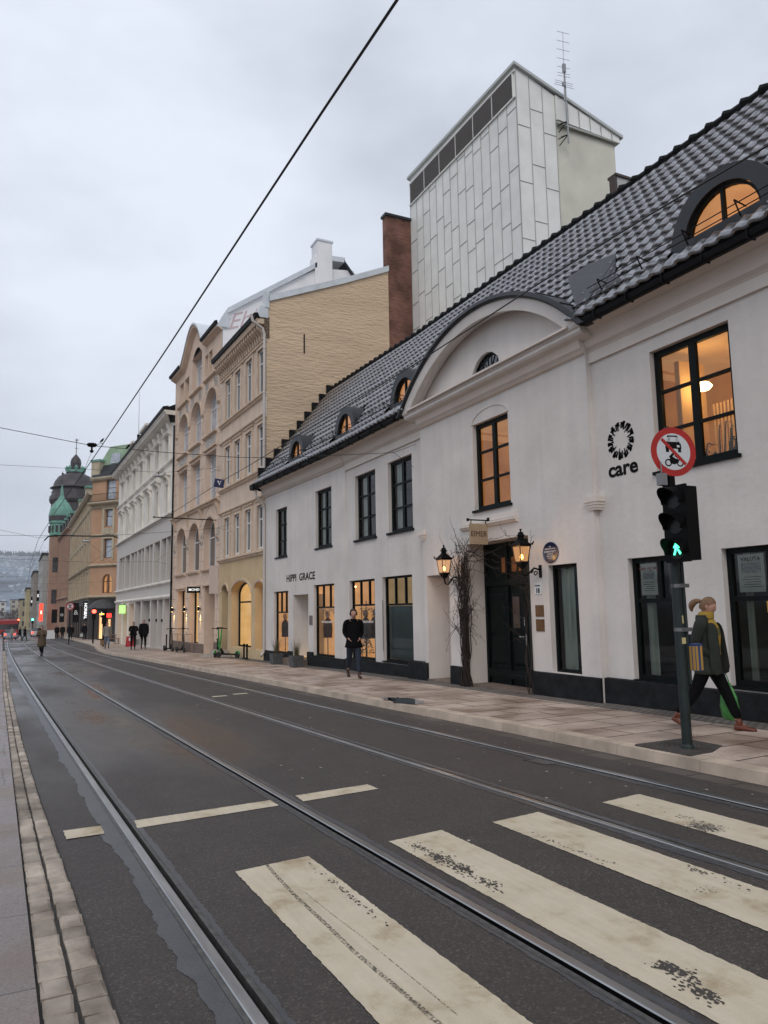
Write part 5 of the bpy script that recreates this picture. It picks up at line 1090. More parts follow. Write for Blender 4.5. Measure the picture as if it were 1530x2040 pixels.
for c in c7:
    g.fbox(F4, c-.28, c-.02, 10.98, 12.72, 0, .12); g.fbox(F4, c+1.17, c+1.43, 10.98, 12.72, 0, .12)
    g.prof(F4, c-.40, c+1.55, [(0, 12.66), (.16, 12.70), (.26, 12.80), (.26, 12.86), (0, 12.92)])
    g.prof(F4, c-.34, c-.14, [(0, 12.9), (.14, 12.92), (.28, 13.15), (.30, 13.42), (0, 13.42)]); g.prof(F4, c+1.29, c+1.49, [(0, 12.9), (.14, 12.92), (.28, 13.15), (.30, 13.42), (0, 13.42)])
    for k in range(5): g.fbox(F4, c+.12+.2*k, c+.22+.2*k, 12.95, 13.25, 0, .07)
    g.fbox(F4, c-.20, c+.02, 7.75, 10.0, 0, .10); g.fbox(F4, c+1.18, c+1.40, 7.75, 10.0, 0, .10)
    g.prof(F4, c-.36, c+1.56, [(0, 10.08), (.22, 10.12), (.36, 10.24), (.36, 10.32), (.1, 10.46), (0, 10.46)])
    for uu in (c-.22, c+1.22): g.prof(F4, uu, uu+.18, [(0, 9.55), (.10, 9.6), (.14, 9.8), (.30, 10.0), (.30, 10.1), (0, 10.1)])
g.build('moulding', GREYS, b4)
g = MB(); u = .05
while u < F4.L-.1: g.prof(F4, u, u+.14, [(0, 13.42), (.12, 13.44), (.45, 13.58), (.48, 13.68), (0, 13.68)]); u += .32
g.prof(F4, -.1, F4.L+.25, [(0, 13.66), (.56, 13.68), (.62, 13.80), (.68, 13.86), (.68, 13.94), (0, 13.94)]); g.build('cornice', GREYS, b4)
g = MB(); g.prof(F4, -.1, F4.L+.2, [(.5, 13.94), (.74, 13.94), (.76, 14.14), (.4, 14.22)]); g.face([F4.P(0, 14.1, .55), F4.P(F4.L, 14.1, .55), F4.P(F4.L, 16.6, -4.5), F4.P(0, 16.6, -4.5)]); g.face([F4.P(0, 14.1, .55), F4.P(0, 16.6, -4.5), F4.P(0, 13.2, -4.5), F4.P(0, 13.2, .3)])
g.build('roof', TILEJ, b4)
g = MB()
for u0, u1 in ((17.2, 20.6), (24.0, 26.2)):
    P = lambda u, z, d: F4.P(min(u, 23.4) if u0 < 20 else u-2.8, z, d); g.hexa([F4.P(u0-3, 14.0, -.6), F4.P(u1-3, 14.0, -.6), F4.P(u1-3, 14.0, -1.8), F4.P(u0-3, 14.0, -1.8), F4.P(u0-2.7, 16.4, -.8), F4.P(u1-3.3, 16.4, -.8), F4.P(u1-3.3, 16.4, -1.7), F4.P(u0-2.7, 16.4, -1.7)])
    g.fbox(F4, u0-2.9, u1-3.1, 16.4, 16.6, -1.85, -.6)
g.build('dormer', GREYS, b4)
for c in c7: win2(b4, F4, c+.02, c+1.13, 11.17, 12.58, -.24, fm=mat('dark_sash', (.05, .045, .04), .5)); win2(b4, F4, c+.10, c+1.10, 7.87, 9.68, -.24, fm=MATS['dark_sash'])
for a, b in mids:
    window(b4, F4, a+.02, b-.02, 3.64, 6.28, -.50, bars_u=[a+(b-a)*.5], fm=GREYP, ft=.08, bw=.12, name='window')
    g = MB()
    if b-a > 2.5: g.fbox(F4, (a+b)/2-.13, (a+b)/2+.13, 3.62, 6.3, -.35, -.05)
    for k in range(6): g.fbox(F4, a+.1+(b-a-.4)*k/6, a+.16+(b-a-.4)*k/6, 3.64, 6.28, -.48, -.42)
    g.build('pilaster', GREYP, b4)
gm_ = {0: mat('pale_pink_blind', (.55, .46, .44), .7), 2: PANED}
for i, (a, b, c, e_) in enumerate(shop4):
    wi = window(b4, F4, a+.02, b-.02, c+.1, e_-.02, -.70, fm=GREYP if i < 5 else mat('red_brown_joinery', (.13, .04, .02), .6), gm=gm_.get(i, GLASS if i > 4 else PANED), rm=LITY if i > 4 else None, ft=.08, dep=1.5)
    if i == 2: g = MB(); g.fbox(F4, 4.7, 5.4, -.4, 2.3, -.74, -.735); g.build('red_poster', mat('dark_red_poster', (.35, .03, .04), .6), wi)
g = MB()
for u in (2.48, 4.32, 6.85): g.lathe(F4.P(u+.12, 1.15, .06), [(.05, -.09), (.05, .09)], 8)
g.build('door_light', BLACK, b4)
g = MB()
for u in (16.45, 19.5): g.prof(F4, u-.2, u+.2, [(0, 2.0), (.08, 2.05), (.2, 2.25), (.24, 2.40), (0, 2.45)]); g.fbox(F4, u-.14, u+.14, -.9, 2.05, 0, .08)
g.build('column', GREYS, b4)
g = MB(); g.tube([F4.P(-.12, 13.0, .07), F4.P(-.12, -.4, .07)], .05, 8); g.build('downpipe', BLACK, b4)
t = empty('flagpole', F4.P(21.6, 16.6, -1.2), 'thin white flagpole on top of the grey house roof dormer', 'flagpole'); p = F4.P(21.6, 16.6, -1.2); g = MB(); g.tube([p+Vector((0, 0, .5)), p+Vector((0, 0, 4.6))], [.04, .02], 6); g.build('pole', WHITEP, t); g = MB(); g.tube([p, p+Vector((0, 0, .7))], .12, 8); g.build('foot', BLACK, t)
p = F4.P(18.6, 2.0, .0); t = empty('green_light_sign', p, 'square glowing pale green sign on the grey shop front', 'sign'); g = MB(); g.box(p.x-.42, p.x+.06, p.y-.08, p.y+.08, 1.62, 2.30); g.build('light_box', mat('green_light_box', (.42, .85, .25), .5, emit=.85), t); g = MB(); g.box(p.x-.1, p.x+.02, p.y-.03, p.y+.03, 2.2, 2.28); g.box(p.x-.44, p.x+.06, p.y-.1, p.y+.1, 2.30, 2.35); g.build('bracket', BLACK, t)
# ------------------------------------------------------------------ metal-clad tower, brick house, chimney, antenna
PAN = mat('greenish_white_panel', (.86, .86, .82), .5, .0, var=.10, vs=1.2, bump=.06, bs=5, spec=.4); SEAM = mat('panel_seam', (.40, .41, .38), .6)  # seam strips darker than panels: shadow lines of the lips put into colour
tw = empty('panelled_tower', (16, 25, -.4), 'tall windowless tower clad in greenish white metal panels with a louvre band', 'building')
X0, Y0, Y1 = 16.0, 20.7, 29.1; FT = Fr(X0, Y0, X0, Y1); FS_ = Fr(20.9, Y0, X0, Y0)   # FS_: the side towards the camera, u runs from far right to the corner
g = MB(); g.face([(X0, Y0, -1), (X0, Y0, 21.85), (X0, Y1, 21.95), (X0, Y1, -1)])
g.face([(X0, Y0, -1), (17.83, Y0, -1), (17.83, Y0, 21.2), (X0, Y0, 21.85)]); g.face([(X0, Y1, -1), (X0, Y1, 21.95), (21.2, Y1, 20.4), (21.2, Y1, -1)])
g.hexa([(17.83, Y0-.10, 20.17), (21.0, Y0-.10, 20.05), (21.0, Y0+.3, 20.05), (17.83, Y0+.3, 20.17), (17.83, Y0-.06, 21.2), (21.0, Y0-.06, 20.35), (21.0, Y0+.3, 20.35), (17.83, Y0+.3, 21.2)])
g.build('wall_panels', PAN, tw)
g = MB(); g.face([(17.83, Y0+.06, -1), (20.85, Y0+.06, -1), (20.85, Y0+.06, 20.15), (17.83, Y0+.06, 20.2)]); g.face([(20.85, Y0+.06, -1), (20.85, Y1, -1), (20.85, Y1, 20.2), (20.85, Y0+.06, 20.15)]); g.build('rendered_wall', mat('cream_render', (.70, .68, .58), .9, var=.14, vs=.9, bump=.3, bs=7), tw)
g = MB(); g.hexa([(X0-.12, Y0-.12, 21.85), (21.15, Y0-.14, 20.28), (21.15, Y1+.1, 20.40), (X0-.12, Y1+.1, 21.98), (X0-.12, Y0-.12, 21.97), (21.15, Y0-.14, 20.40), (21.15, Y1+.1, 20.52), (X0-.12, Y1+.1, 22.1)]); g.build('roof', mat('pale_sheet_roof', (.50, .52, .50), .5, .2), tw)
g = MB(); rn = random.Random(12); n = 14; wcol = (Y1-Y0)/n
for k in range(n+1): g.box(X0-.022, X0, Y0+wcol*k-.009, Y0+wcol*k+.009, 5, 20.6)
for k in range(n):
    z = 6+rn.uniform(0, 1.4)
    while z < 20.5:
        ya, yb = Y0+wcol*k+.012, Y0+wcol*(k+1)-.012
        if z > 7: g.hexa([(X0-.012, ya, z-.016), (X0-.012, yb, z-.016), (X0, yb, z-.02), (X0, ya, z-.02), (X0-.022, ya, z), (X0-.022, yb, z), (X0, yb, z+.004), (X0, ya, z+.004)])
        z += rn.choice((1.5, 1.55, 2.3, 2.35, 1.2))
for k in range(4): x = X0+.61*k; g.box(x-.011, x+.011, Y0-.022, Y0, 5, 21.8-.36*.61*k)
for k in range(3):
    z = 6+(.8 if k % 2 else 0)
    while z < 21: g.hexa([(X0+.61*k+.012, Y0-.012, z-.016), (X0+.61*(k+1)-.012, Y0-.012, z-.016), (X0+.61*(k+1)-.012, Y0, z-.02), (X0+.61*k+.012, Y0, z-.02), (X0+.61*k+.012, Y0-.022, z), (X0+.61*(k+1)-.012, Y0-.022, z), (X0+.61*(k+1)-.012, Y0, z), (X0+.61*k+.012, Y0, z)]); z += 2.25
for k in range(1, 6): x = 17.83+.55*k; g.box(x-.01, x+.01, Y0-.115, Y0-.05, 20.16-.02*k, 21.18-.15*k)
g.box(17.83, 20.95, Y0-.09, Y0-.04, 20.02, 20.10)
g.build('seam', SEAM, tw)
g = MB(); g.box(X0-.03, X0+.02, Y0+.12, Y1-.05, 20.66, 21.62); lv = g.build('louvre_band', BLACK, tw)
g = MB()
for k in range(17): z = 20.70+.054*k; g.box(X0-.058, X0-.031, Y0+.14, Y1-.07, z, z+.026)
g.build('slat', mat('louvre_slat', (.17, .155, .145), .7), lv)
g = MB()
for k in range(7): y = Y0+.12+(Y1-Y0-.2)*k/6; g.box(X0-.07, X0, y-.014, y+.014, 20.6, 21.66)
g.box(X0-.07, X0, Y0, Y1, 20.58, 20.64); g.box(X0-.07, X0, Y0, Y1, 21.64, 21.70); g.build('louvre_frame', PAN, lv)
bk = empty('brick_house', (15.5, 31, -.4), 'narrow dark red brick gable between the beige gable wall and the panelled tower', 'building')
BR = brickmat('dark_red_brick', (.36, .15, .10), (.24, .09, .06), (.30, .20, .16), .25, .085, .014, .92, plane='xz', dirt=(.45, .42, .40), bumpd=.03)
g = MB(); g.box(14.69, 16.2, 29.12, 29.5, -1, 19.85); g.build('wall', BR, bk); g = MB(); g.box(14.62, 16.3, 29.05, 29.56, 19.85, 19.97); g.build('coping', ZINC, bk)
ch = empty('chimney', (14.8, 14.5, 7), 'squat grey chimney rising behind the black roof ridge right of the tower', 'chimney')
g = MB(); g.box(14.56, 15.12, 14.5, 14.72, 6, 13.55); g.build('stack', mat('grey_render', (.55, .54, .52), .9, var=.3, vs=3), ch); g = MB(); g.box(14.50, 15.18, 14.45, 14.78, 13.55, 13.62); g.box(14.50, 14.56, 14.48, 14.72, 6, 13.56); g.build('cap', mat('rust_brown_sheet', (.07, .045, .04), .7), ch)
an = empty('roof_antenna', (18.16, 20.4, 19.3), 'tall thin television antenna with many cross rods fixed to the tower', 'antenna'); ALU = mat('aluminium_tube', (.30, .31, .32), .45, .7)
g = MB(); g.tube([(18.16, 20.4, 19.15), (18.12, 20.4, 22.35)], .035, 8); g.build('mast', ALU, an)
g = MB(); g.tube([(18.02, 20.36, 20.85), (18.12, 20.36, 23.75)], .014, 5); g.box(17.98, 18.10, 20.33, 20.40, 21.45, 21.6); g.box(18.04, 18.16, 20.33, 20.42, 22.05, 22.4); g.build('boom', ALU, an)
for z, h in ((23.74, .30), (23.35, .31), (22.98, .31), (22.60, .31), (22.24, .31), (21.98, .30), (21.86, .30), (21.62, .44), (21.53, .42), (21.44, .48), (20.87, .34)):
    g = MB(); x = 18.02+(z-20.85)*.034; g.tube([(x-h, 20.36, z-.04), (x+h, 20.36, z+.04)], .008, 4); g.build('rod', ALU, an)
g = MB(); 
for z in (20.05, 19.5): g.tube([(18.16, 20.4, z), (17.85, 20.62, z-.15)], .02, 5); g.tube([(18.16, 20.4, z), (17.9, 20.62, z-.4)], .02, 5); g.tube([(18.16, 20.4, z), (18.0, 20.62, z-.02)], .02, 5)
g.build('bracket', BLACK, an)
# ------------------------------------------------------------------ ornate brown corner house
SAND = mat('sandstone_brown', (.42, .31, .20), .88, var=.2, vs=.8, bump=.2, bs=8); SANDP = mat('salmon_render', (.50, .30, .185), .88, var=.12, vs=.9); TRIMS = mat('pale_stone_trim', (.50, .43, .31), .85, var=.2, vs=1.5); DSHOP = mat('dark_shopfront', (.035, .028, .024), .5); DFR = mat('dark_brown_frame', (.045, .028, .022), .5)
b5 = empty('corner_house', (8.5, 92, -1.2), 'ornate brown corner house with a balcony, lit arched window and green mansard roof', 'building')
FB = Fr(10.9, 88.2, 7.35, 92.6); FR5 = Fr(7.35, 92.6, 7.25, 130)
LB = FB.L; g = MB(); bc = 2.95
hb = [(bc-.75, bc+.75, 3.95, 6.1, .75), (bc-.62, bc+.62, 7.95, 10.15), (bc-.55, bc+.55, 11.6, 13.6), (bc-.95, bc+.55, 14.7, 17.1)]
g.mi = 1; g.wall(FB, 0, LB, 3.4, 17.2, hb, .25); g.mi = 0
hr = []
for k in range(9):
    u = 1.6+3.9*k
    hr += [(u, u+1.2, 4.3, 6.2), (u, u+1.2, 7.8, 10.0), (u, u+1.2, 11.2, 13.4), (u, u+1.0, 14.1, 15.2)]
g.wall(FR5, 0, FR5.L, 3.4, 15.6, hr, .3); g.box(7.6, 14, 92.7, 128, -1, 15)
g.build('wall', [SAND, SANDP], b5)
g = MB()
for fr, L_ in ((FB, LB), (FR5, FR5.L)):
    for z, dp in ((3.5, .35), (7.1, .30), (10.55, .12), (13.9, .18)): g.prof(fr, 0, L_, [(0, z-.2), (dp*.6, z-.1), (dp, z), (dp, z+.12), (0, z+.2)])
g.prof(FR5, 0, FR5.L, [(0, 15.4), (.3, 15.5), (.55, 15.75), (.55, 15.9), (0, 15.95)]); g.prof(FB, 0, LB, [(0, 17.0), (.3, 17.1), (.45, 17.3), (.45, 17.45), (0, 17.5)])
for z0_, z1_ in ((7.75, 10.4), (11.4, 13.8)): g.fbox(FB, bc-.95, bc-.65, z0_, z1_, 0, .1); g.fbox(FB, bc+.65, bc+.95, z0_, z1_, 0, .1); g.fbox(FB, bc-.95, bc+.95, z1_-.2, z1_, 0, .12)
g.fbox(FB, bc-.95, bc+.95, 10.5, 11.4, 0, .12); g.fbox(FB, bc-.3, bc+.3, 10.7, 11.2, .12, .2)
for k in range(10):
    u = .9+3.9*k; g.fbox(FR5, u, u+.3, 3.6, 15.4, 0, .12)
    g.prof(FR5, u+.5, u+2.1, [(0, 10.05), (.2, 10.15), (.25, 10.3), (0, 10.4)]); g.prof(FR5, u+.5, u+2.1, [(0, 6.3), (.2, 6.4), (.25, 6.5), (0, 6.6)])
g.build('moulding', TRIMS, b5)
g = MB(); g.prof(FB, .2, LB-.1, [(0, 13.9), (.7, 14.25), (.75, 14.35), (.75, 14.45), (0, 14.45)]); bal = g.build('balcony', TRIMS, b5); g = MB()
for k in range(34): u = .25+(LB-.4)*k/33; g.tube([FB.P(u, 14.45, .7), FB.P(u, 15.35, .7)], .015, 4)
g.tube([FB.P(.2, 15.35, .7), FB.P(LB-.1, 15.35, .7)], .03, 5); g.tube([FB.P(.2, 14.55, .7), FB.P(LB-.1, 14.55, .7)], .02, 5); g.build('railing', BLACK, bal)
g = MB(); P = FB.P; g.hexa([P(0, 17.45, .3), P(LB, 17.45, .3), P(LB, 17.45, -3.5), P(0, 17.45, -3.5), P(.4, 19.0, -.5), P(LB-.3, 19.0, -.5), P(LB-.3, 19.0, -3), P(.4, 19.0, -3)]); g.build('roof_slope', ZINC, b5)
g = MB(); g.hexa([P(.4, 19.0, -.5), P(LB-.3, 19.0, -.5), P(LB-.3, 19.0, -3), P(.4, 19.0, -3), P(1.1, 21.3, -1.0), P(LB-1.6, 21.3, -1.0), P(LB-1.6, 21.3, -3), P(1.1, 21.3, -3)]); g.face([P(LB-.1, 17.5, -.3), P(LB-.3, 19.0, -.5), P(LB-1.6, 21.3, -1.0), P(LB-1.6, 17.5, -1)]); g.build('mansard_roof', mat('bright_copper', (.27, .38, .25), .6, var=.25, vs=1), b5)
g = MB(); g.hexa([P(bc-1.0, 19.1, -.42), P(bc+.5, 19.1, -.42), P(bc+.5, 19.1, -.6), P(bc-1.0, 19.1, -.6), P(bc-.8, 20.3, -.62), P(bc+.4, 20.3, -.62), P(bc+.4, 20.3, -.8), P(bc-.8, 20.3, -.8)]); g.build('skylight', PANEB, b5)
g = MB(); g.fbox(FB, LB-1.1, LB+.2, 17.4, 19.4, -.6, .1); g.fbox(FR5, 8, 9.6, 15.8, 17.6, -.8, .1); g.fbox(FR5, 19, 20.6, 15.8, 17.4, -.8, .1); g.build('dormer', TRIMS, b5)
g = MB(); g.fbox(FB, LB-1.2, LB+.3, 19.4, 19.65, -.7, .2); g.fbox(FR5, 7.8, 9.8, 17.6, 17.85, -.9, .2); g.fbox(FR5, 18.8, 20.8, 17.4, 17.65, -.9, .2); g.build('dormer_roof', COPPER, b5)
g = MB(); g.face([FR5.P(0, 15.9, .1), FR5.P(FR5.L, 15.9, .1), FR5.P(FR5.L, 18.8, -2.5), FR5.P(0, 18.8, -2.5)]); g.build('roof', ZINC, b5)
for (a, b, c, e_, *r_) in hb: win2(b5, FB, a+.02, b-.02, c+.02, e_-.02, -.2, arch=.72 if r_ else 0, fm=DFR, gm=GLASS if r_ else PANEB, cross=bool(r_), rows=(.6,))
g = MB(); room_box(g, FB, bc-.7, bc+.7, 3.9, 6.1, -.3, 1.5); g.build('room_interior', LITS, b5)
for (a, b, c, e_) in hr: win2(b5, FR5, a+.02, b-.02, c+.02, e_-.02, -.25, fm=DFR, rows=(.6,))
g = MB(); g.wall(FB, 0, LB, -1.7, 3.4, [(bc-.9, bc+.2, -1.2, 1.3), (bc+.5, bc+1.2, -1.2, 1.6)], .3); g.wall(FR5, 0, FR5.L, -2.4, 3.4, [(1+3.9*k, 3.9+3.9*k, -1.9, 2.6) for k in range(9)], .5); g.build('shopfront', DSHOP, b5)
for k in range(9): window(b5, FR5, 1.05+3.9*k, 3.85+3.9*k, -1.85, 2.55, -.4, bars_u=[2.45+3.9*k], fm=DFR, gm=PANED, ft=.08)
wd = mat('varnished_door', (.30, .10, .035), .5); g = MB(); g.fbox(FB, bc-.88, bc+.18, -1.2, 1.28, -.28, -.2); dd = g.build('door', wd, b5); g = MB(); g.fbox(FB, bc-.5, bc-.2, -.3, 1.0, -.2, -.19); g.build('door_pane', litmat('lit_door_pane', (.9, .5, .2), (1, .7, .35), .8), dd); g = MB(); g.fbox(FB, bc+.52, bc+1.18, -1.2, 1.58, -.28, -.2); g.build('side_window', MATS['lit_door_pane'], b5)
g = MB(); C0 = FB.P(bc, 2.35, .3)
for k in range(1): g.lathe((C0.x, C0.y, 2.2), [(1.75, 0), (1.7, .12), (1.3, .62), (.7, .95), (.08, 1.05)], 20)
tag(rebase(g.build('dome_awning', mat('dark_awning', (.05, .048, .05), .6, var=.3, vs=4)), C0), 'dark ribbed dome awning over the corner shop door', 'awning')
def sign(name, x0, x1, y, z0, z1, m, label, th=.12, txt=None, tsz=.3, tm=None, vertical=False, group=None, dx=0):
    t = empty(name, ((x0+x1)/2, y, z0), label, 'sign', group); g = MB(); g.box(x0, x1, y-th/2, y+th/2, z0, z1); g.build('board', m, t); g = MB(); g.box(x1-.02, x1+.15, y-.03, y+.03, (z0+z1)/2, (z0+z1)/2+.08); g.build('bracket', BLACK, t)
    if txt:
        me = text_mesh(txt, tsz, .012, 1.0); off = wloc(t)
        for v in me.vertices:
            a, b, w_ = v.co
            if vertical: a, b = b, -a
            v.co = Vector(((x0+x1)/2+a, y-th/2-.005-w_, (z0+z1)/2+b))-off
        me.materials.append(tm); o = bpy.data.objects.new('lettering', me); COL.objects.link(o); o.parent = t
    return t
LW = mat('lit_white_letters', (.9, .9, .9), .5, emit=.7)
sign('metal_m_sign', 8.0, 8.5, 85.5, 1.25, 1.95, BLACK, 'small black sign with a white M over the corner shop door', txt='M', tsz=.55, tm=LW)
sign('red_light_sign', 8.55, 9.1, 85.5, 1.2, 1.65, mat('red_light_box', (1, .05, .03), .5, emit=1.3), 'small glowing red sign beside the black M sign')
sign('vertical_shop_sign', 6.45, 6.95, 88.5, .9, 3.0, BLACK, 'black vertical sign with white letters NORMAL on the brown corner house', txt='NORMAL', tsz=.42, tm=LW, vertical=True)
sign('black_banner_sign', 6.2, 6.9, 101, .6, 3.0, BLACK, 'black vertical banner sign with pale ornament left of the NORMAL sign', txt='&', tsz=.8, tm=WHITEP)
sign('dark_banner', 5.45, 6.1, 118, .5, 2.7, BLACK, 'small black banner with a faint emblem on the pink arcaded building', txt='o', tsz=.8, tm=WHITEP)
sign('dark_square_sign', 4.8, 5.6, 128, .3, 2.4, BLACK, 'dark square hanging sign on the pink building left of the faint emblem banner')
RN = mat('red_neon_box', (1, .04, .02), .5, emit=2.2)
sign('red_neon_sign', 3.55, 4.15, 150, .45, 3.6, RN, 'tall glowing red vertical neon sign above the far end of the street', txt='IIIIIII', tsz=.34, tm=mat('neon_pink_bars', (1, .5, .4), .5, emit=3), vertical=True)
sign('white_strip_sign', 3.4, 3.9, 170, 4.4, 6.6, BLACK, 'black vertical strip sign with white lit marks on the pale far building', txt='IIIIII', tsz=.42, tm=LW, vertical=True)
sign('far_white_strip_sign', 2.4, 2.75, 175, 3.4, 5.4, BLACK, 'second, lower black and white strip sign further left down the street', txt='IIIIII', tsz=.34, tm=LW, vertical=True)
# ------------------------------------------------------------------ pink building with two domes
PINK = mat('pink_brown_stone', (.40, .265, .20), .88, var=.2, vs=.5, bump=.2, bs=5); F6 = Fr(7.2, 130.5, 6.0, 176)
b6 = empty('domed_building', (6.8, 140, -2), 'pink stone building with a large dark onion dome and a small green copper dome', 'building')
g = MB(); hh = []
for k in range(11): u = 1.2+4.1*k; hh += [(u, u+1.1, -2.4, 3.4), (u+2.0, u+3.1, -2.4, 3.4), (u, u+.9, 5.2, 9.4), (u+2, u+2.9, 5.2, 9.4), (u, u+.9, 11.2, 14.0), (u+2, u+2.9, 11.2, 14.0)]
g.wall(F6, 0, F6.L, -3, 15.6, hh, .5); g.face([(7.25, 130.4, -3), (7.25, 130.4, 15.6), (16, 130.4, 15.6), (16, 130.4, -3)])
g.build('wall', PINK, b6); g = MB(); g.fbox(F6, .5, F6.L-.5, -3, 15, -.9, -.5); g.build('window_band', PANED, b6)
g = MB(); g.prof(F6, 0, F6.L, [(0, 15.3), (.5, 15.6), (.5, 15.8), (0, 15.9)]); g.prof(F6, 0, F6.L, [(0, 4.1), (.3, 4.3), (.3, 4.5), (0, 4.6)])
for k in range(22): g.fbox(F6, .6+2.05*k, .95+2.05*k, -2.6, 14.9, 0, .12)
g.build('moulding', PINK, b6)
g = MB(); g.face([F6.P(0, 15.8, .2), F6.P(F6.L, 15.8, .2), F6.P(F6.L, 20, -3), F6.P(0, 20, -3)])
for k in range(8): g.fbox(F6, 2+5*k, 3.6+5*k, 16.0, 18.2, -1.3, -.2); 
g.build('roof', DARKCU, b6); g = MB()
for k in range(8): g.fbox(F6, 1.8+5*k, 3.8+5*k, 18.2, 18.6, -1.6, 0)
g.build('dormer_roof', COPPER, b6)
# corner turret with the green dome
c = Vector((6.35, 135, 0)); tu = Vector((5.0, 150, 0))
def rect_tower(g, x0, x1, y0, y1, z0, z1): g.box(x0, x1, y0, y1, z0, z1)
g = MB(); g.box(5.0, 7.9, 152, 156, -3, 16.2); g.build('turret_wall', PINK, b6)
for z0_, z1_ in ((3.6, 6.2), (9.4, 12.2)): g = MB(); g.box(5.5, 6.4, 151.96, 152.02, z0_, z1_); g.build('turret_window', PANED, b6)
g = MB(); tc_ = Vector((6.75, 154, 0)); g.box(4.9, 8.6, 151.8, 156, 16.2, 16.6); g.lathe(tc_, [(1.95, 16.6), (1.9, 18.6), (2.1, 18.8), (2.1, 19.2)], 16); g.lathe(tc_, [(2.15, 20.2), (2.15, 20.6), (1.95, 21.6), (1.45, 22.6), (.75, 23.4), (.35, 24.2), (.22, 25.4), (.02, 26.6)], 16); g.build('green_dome', COPPER, b6)
g = MB(); g.lathe(tc_, [(2.1, 19.2), (2.16, 19.25), (2.16, 20.15), (2.15, 20.2)], 16)
for k in range(16): a = 2*PI*k/16; p = tc_+Vector((1.93*math.cos(a), 1.93*math.sin(a), 0)); g.box(p.x-.22, p.x+.22, p.y-.06, p.y+.06, 17.0, 18.3)
g.tube([tc_+Vector((0, 0, 26.4)), tc_+Vector((0, 0, 29))], .05, 5); g.lathe(tc_, [(.001, 28.2), (.28, 28.5), (.001, 28.8)], 8); g.build('dome_band', DARKCU, b6)
# the large dark dome
dc = Vector((9.85, 168, 0)); g = MB(); g.box(5.4, 14.5, 164.5, 172, -3, 22.4); g.build('tower_wall', PINK, b6)
g = MB(); g.box(5.1, 14.8, 164.2, 172.3, 22.2, 22.6)
g.lathe(dc, [(4.6, 22.6), (4.5, 24.4), (4.75, 24.6), (4.95, 25.2), (4.85, 26.0), (4.55, 26.4), (4.5, 27.0), (4.2, 27.6), (4.9, 27.8), (4.3, 28.2), (4.0, 29.2), (3.3, 30.3), (1.6, 31.2), (1.3, 31.4)], 20); g.build('dark_dome', DARKCU, b6)
g = MB(); g.lathe(dc, [(1.9, 31.3), (1.9, 31.7), (1.4, 31.9)], 12)
for k in range(8): a = 2*PI*k/8; p = dc+Vector((1.75*math.cos(a), 1.75*math.sin(a), 31.6)); g.lathe(p, [(.3, 0), (.28, .4), (.38, .6), (.2, .9), (.01, 1.2)], 8)
g.build('copper_crown', COPPER, b6)
g = MB(); g.lathe(dc, [(.9, 31.8), (1.0, 32.6), (1.1, 33.4), (.95, 34.2), (.45, 34.9), (.12, 35.3)], 12); g.tube([dc+Vector((0, 0, 35)), dc+Vector((0, 0, 38.6))], .07, 5); g.tube([dc+Vector((-.4, 0, 36.6)), dc+Vector((.4, 0, 36.6))], .05, 4)
for k in range(4): a = PI*k/4; v = Vector((math.cos(a)*.4, 0, math.sin(a)*.4)); g.tube([dc+Vector((0, 0, 38.4))-v, dc+Vector((0, 0, 38.4))+v], .04, 4)
g.build('lantern_spire', DARKCU, b6)
rn = random.Random(77)
def farblock(x0, x1, y0, y1, z1, m, label, storeys, nb=0, cat='building', roofm=None):
    t = empty('far_house', ((x0+x1)/2, (y0+y1)/2, -2.8), label, cat); f = Fr(x0, y0, x0-.3, y1); fs = Fr(x1, y0, x0, y0); g = MB(); H = (z1+2.8)/storeys; n1 = max(2, int((y1-y0)/4)); n2 = max(1, int((x1-x0)/3)); h1, h2 = [], []
    for s_ in range(storeys):
        z = -2.8+H*s_
        for k in range(n1): u = f.L*(k+.25)/n1; h1.append((u, u+f.L*.5/n1, z+H*.3, z+H*.8))
        for k in range(n2): u = (x1-x0)*(k+.25)/n2; h2.append((u, u+(x1-x0)*.5/n2, z+H*.3, z+H*.8))
    g.wall(f, 0, f.L, -3, z1, h1, .3); g.wall(fs, 0, x1-x0, -3, z1, h2, .2); g.build('wall', m, t)
    g = MB(); g.fbox(f, .2, f.L-.2, -2.8, z1-.3, -.5, -.35); g.fbox(fs, .2, x1-x0-.2, -2.8, z1-.3, -.4, -.25); g.build('window', PANED, t); g = MB(); g.box(x0-.4, x1+.2, y0-.3, y1, z1, z1+.35); g.build('roof', roofm or ZINC, t); return t
farblock(4.6, 16, 178, 205, 14.6, mat('pale_grey_block', (.40, .40, .38), .8), 'pale grey modern block with strip windows left of the pink tower', 6)
farblock(3.4, 14, 206, 235, 12.2, mat('grey_brown_block', (.30, .27, .24), .8), 'grey brown block behind the pale grey modern block', 5)
farblock(2.2, 12, 236, 262, 9.0, mat('yellow_block', (.50, .42, .25), .8), 'pale yellow lower house near the end of the street', 4)
farblock(.6, 10, 264, 300, 6.4, mat('dull_yellow_block', (.42, .36, .24), .8), 'dull yellow low house farthest along the right side of the street', 3)
farblock(-24, -6, 470, 500, 9.0, mat('far_white_block', (.62, .60, .56), .8), 'wide white building at the foot of the hill at the end of the street', 4)
farblock(-4, 6, 500, 530, 10.5, mat('far_beige_block', (.5, .44, .36), .8), 'beige building beside the white one at the foot of the hill', 5)
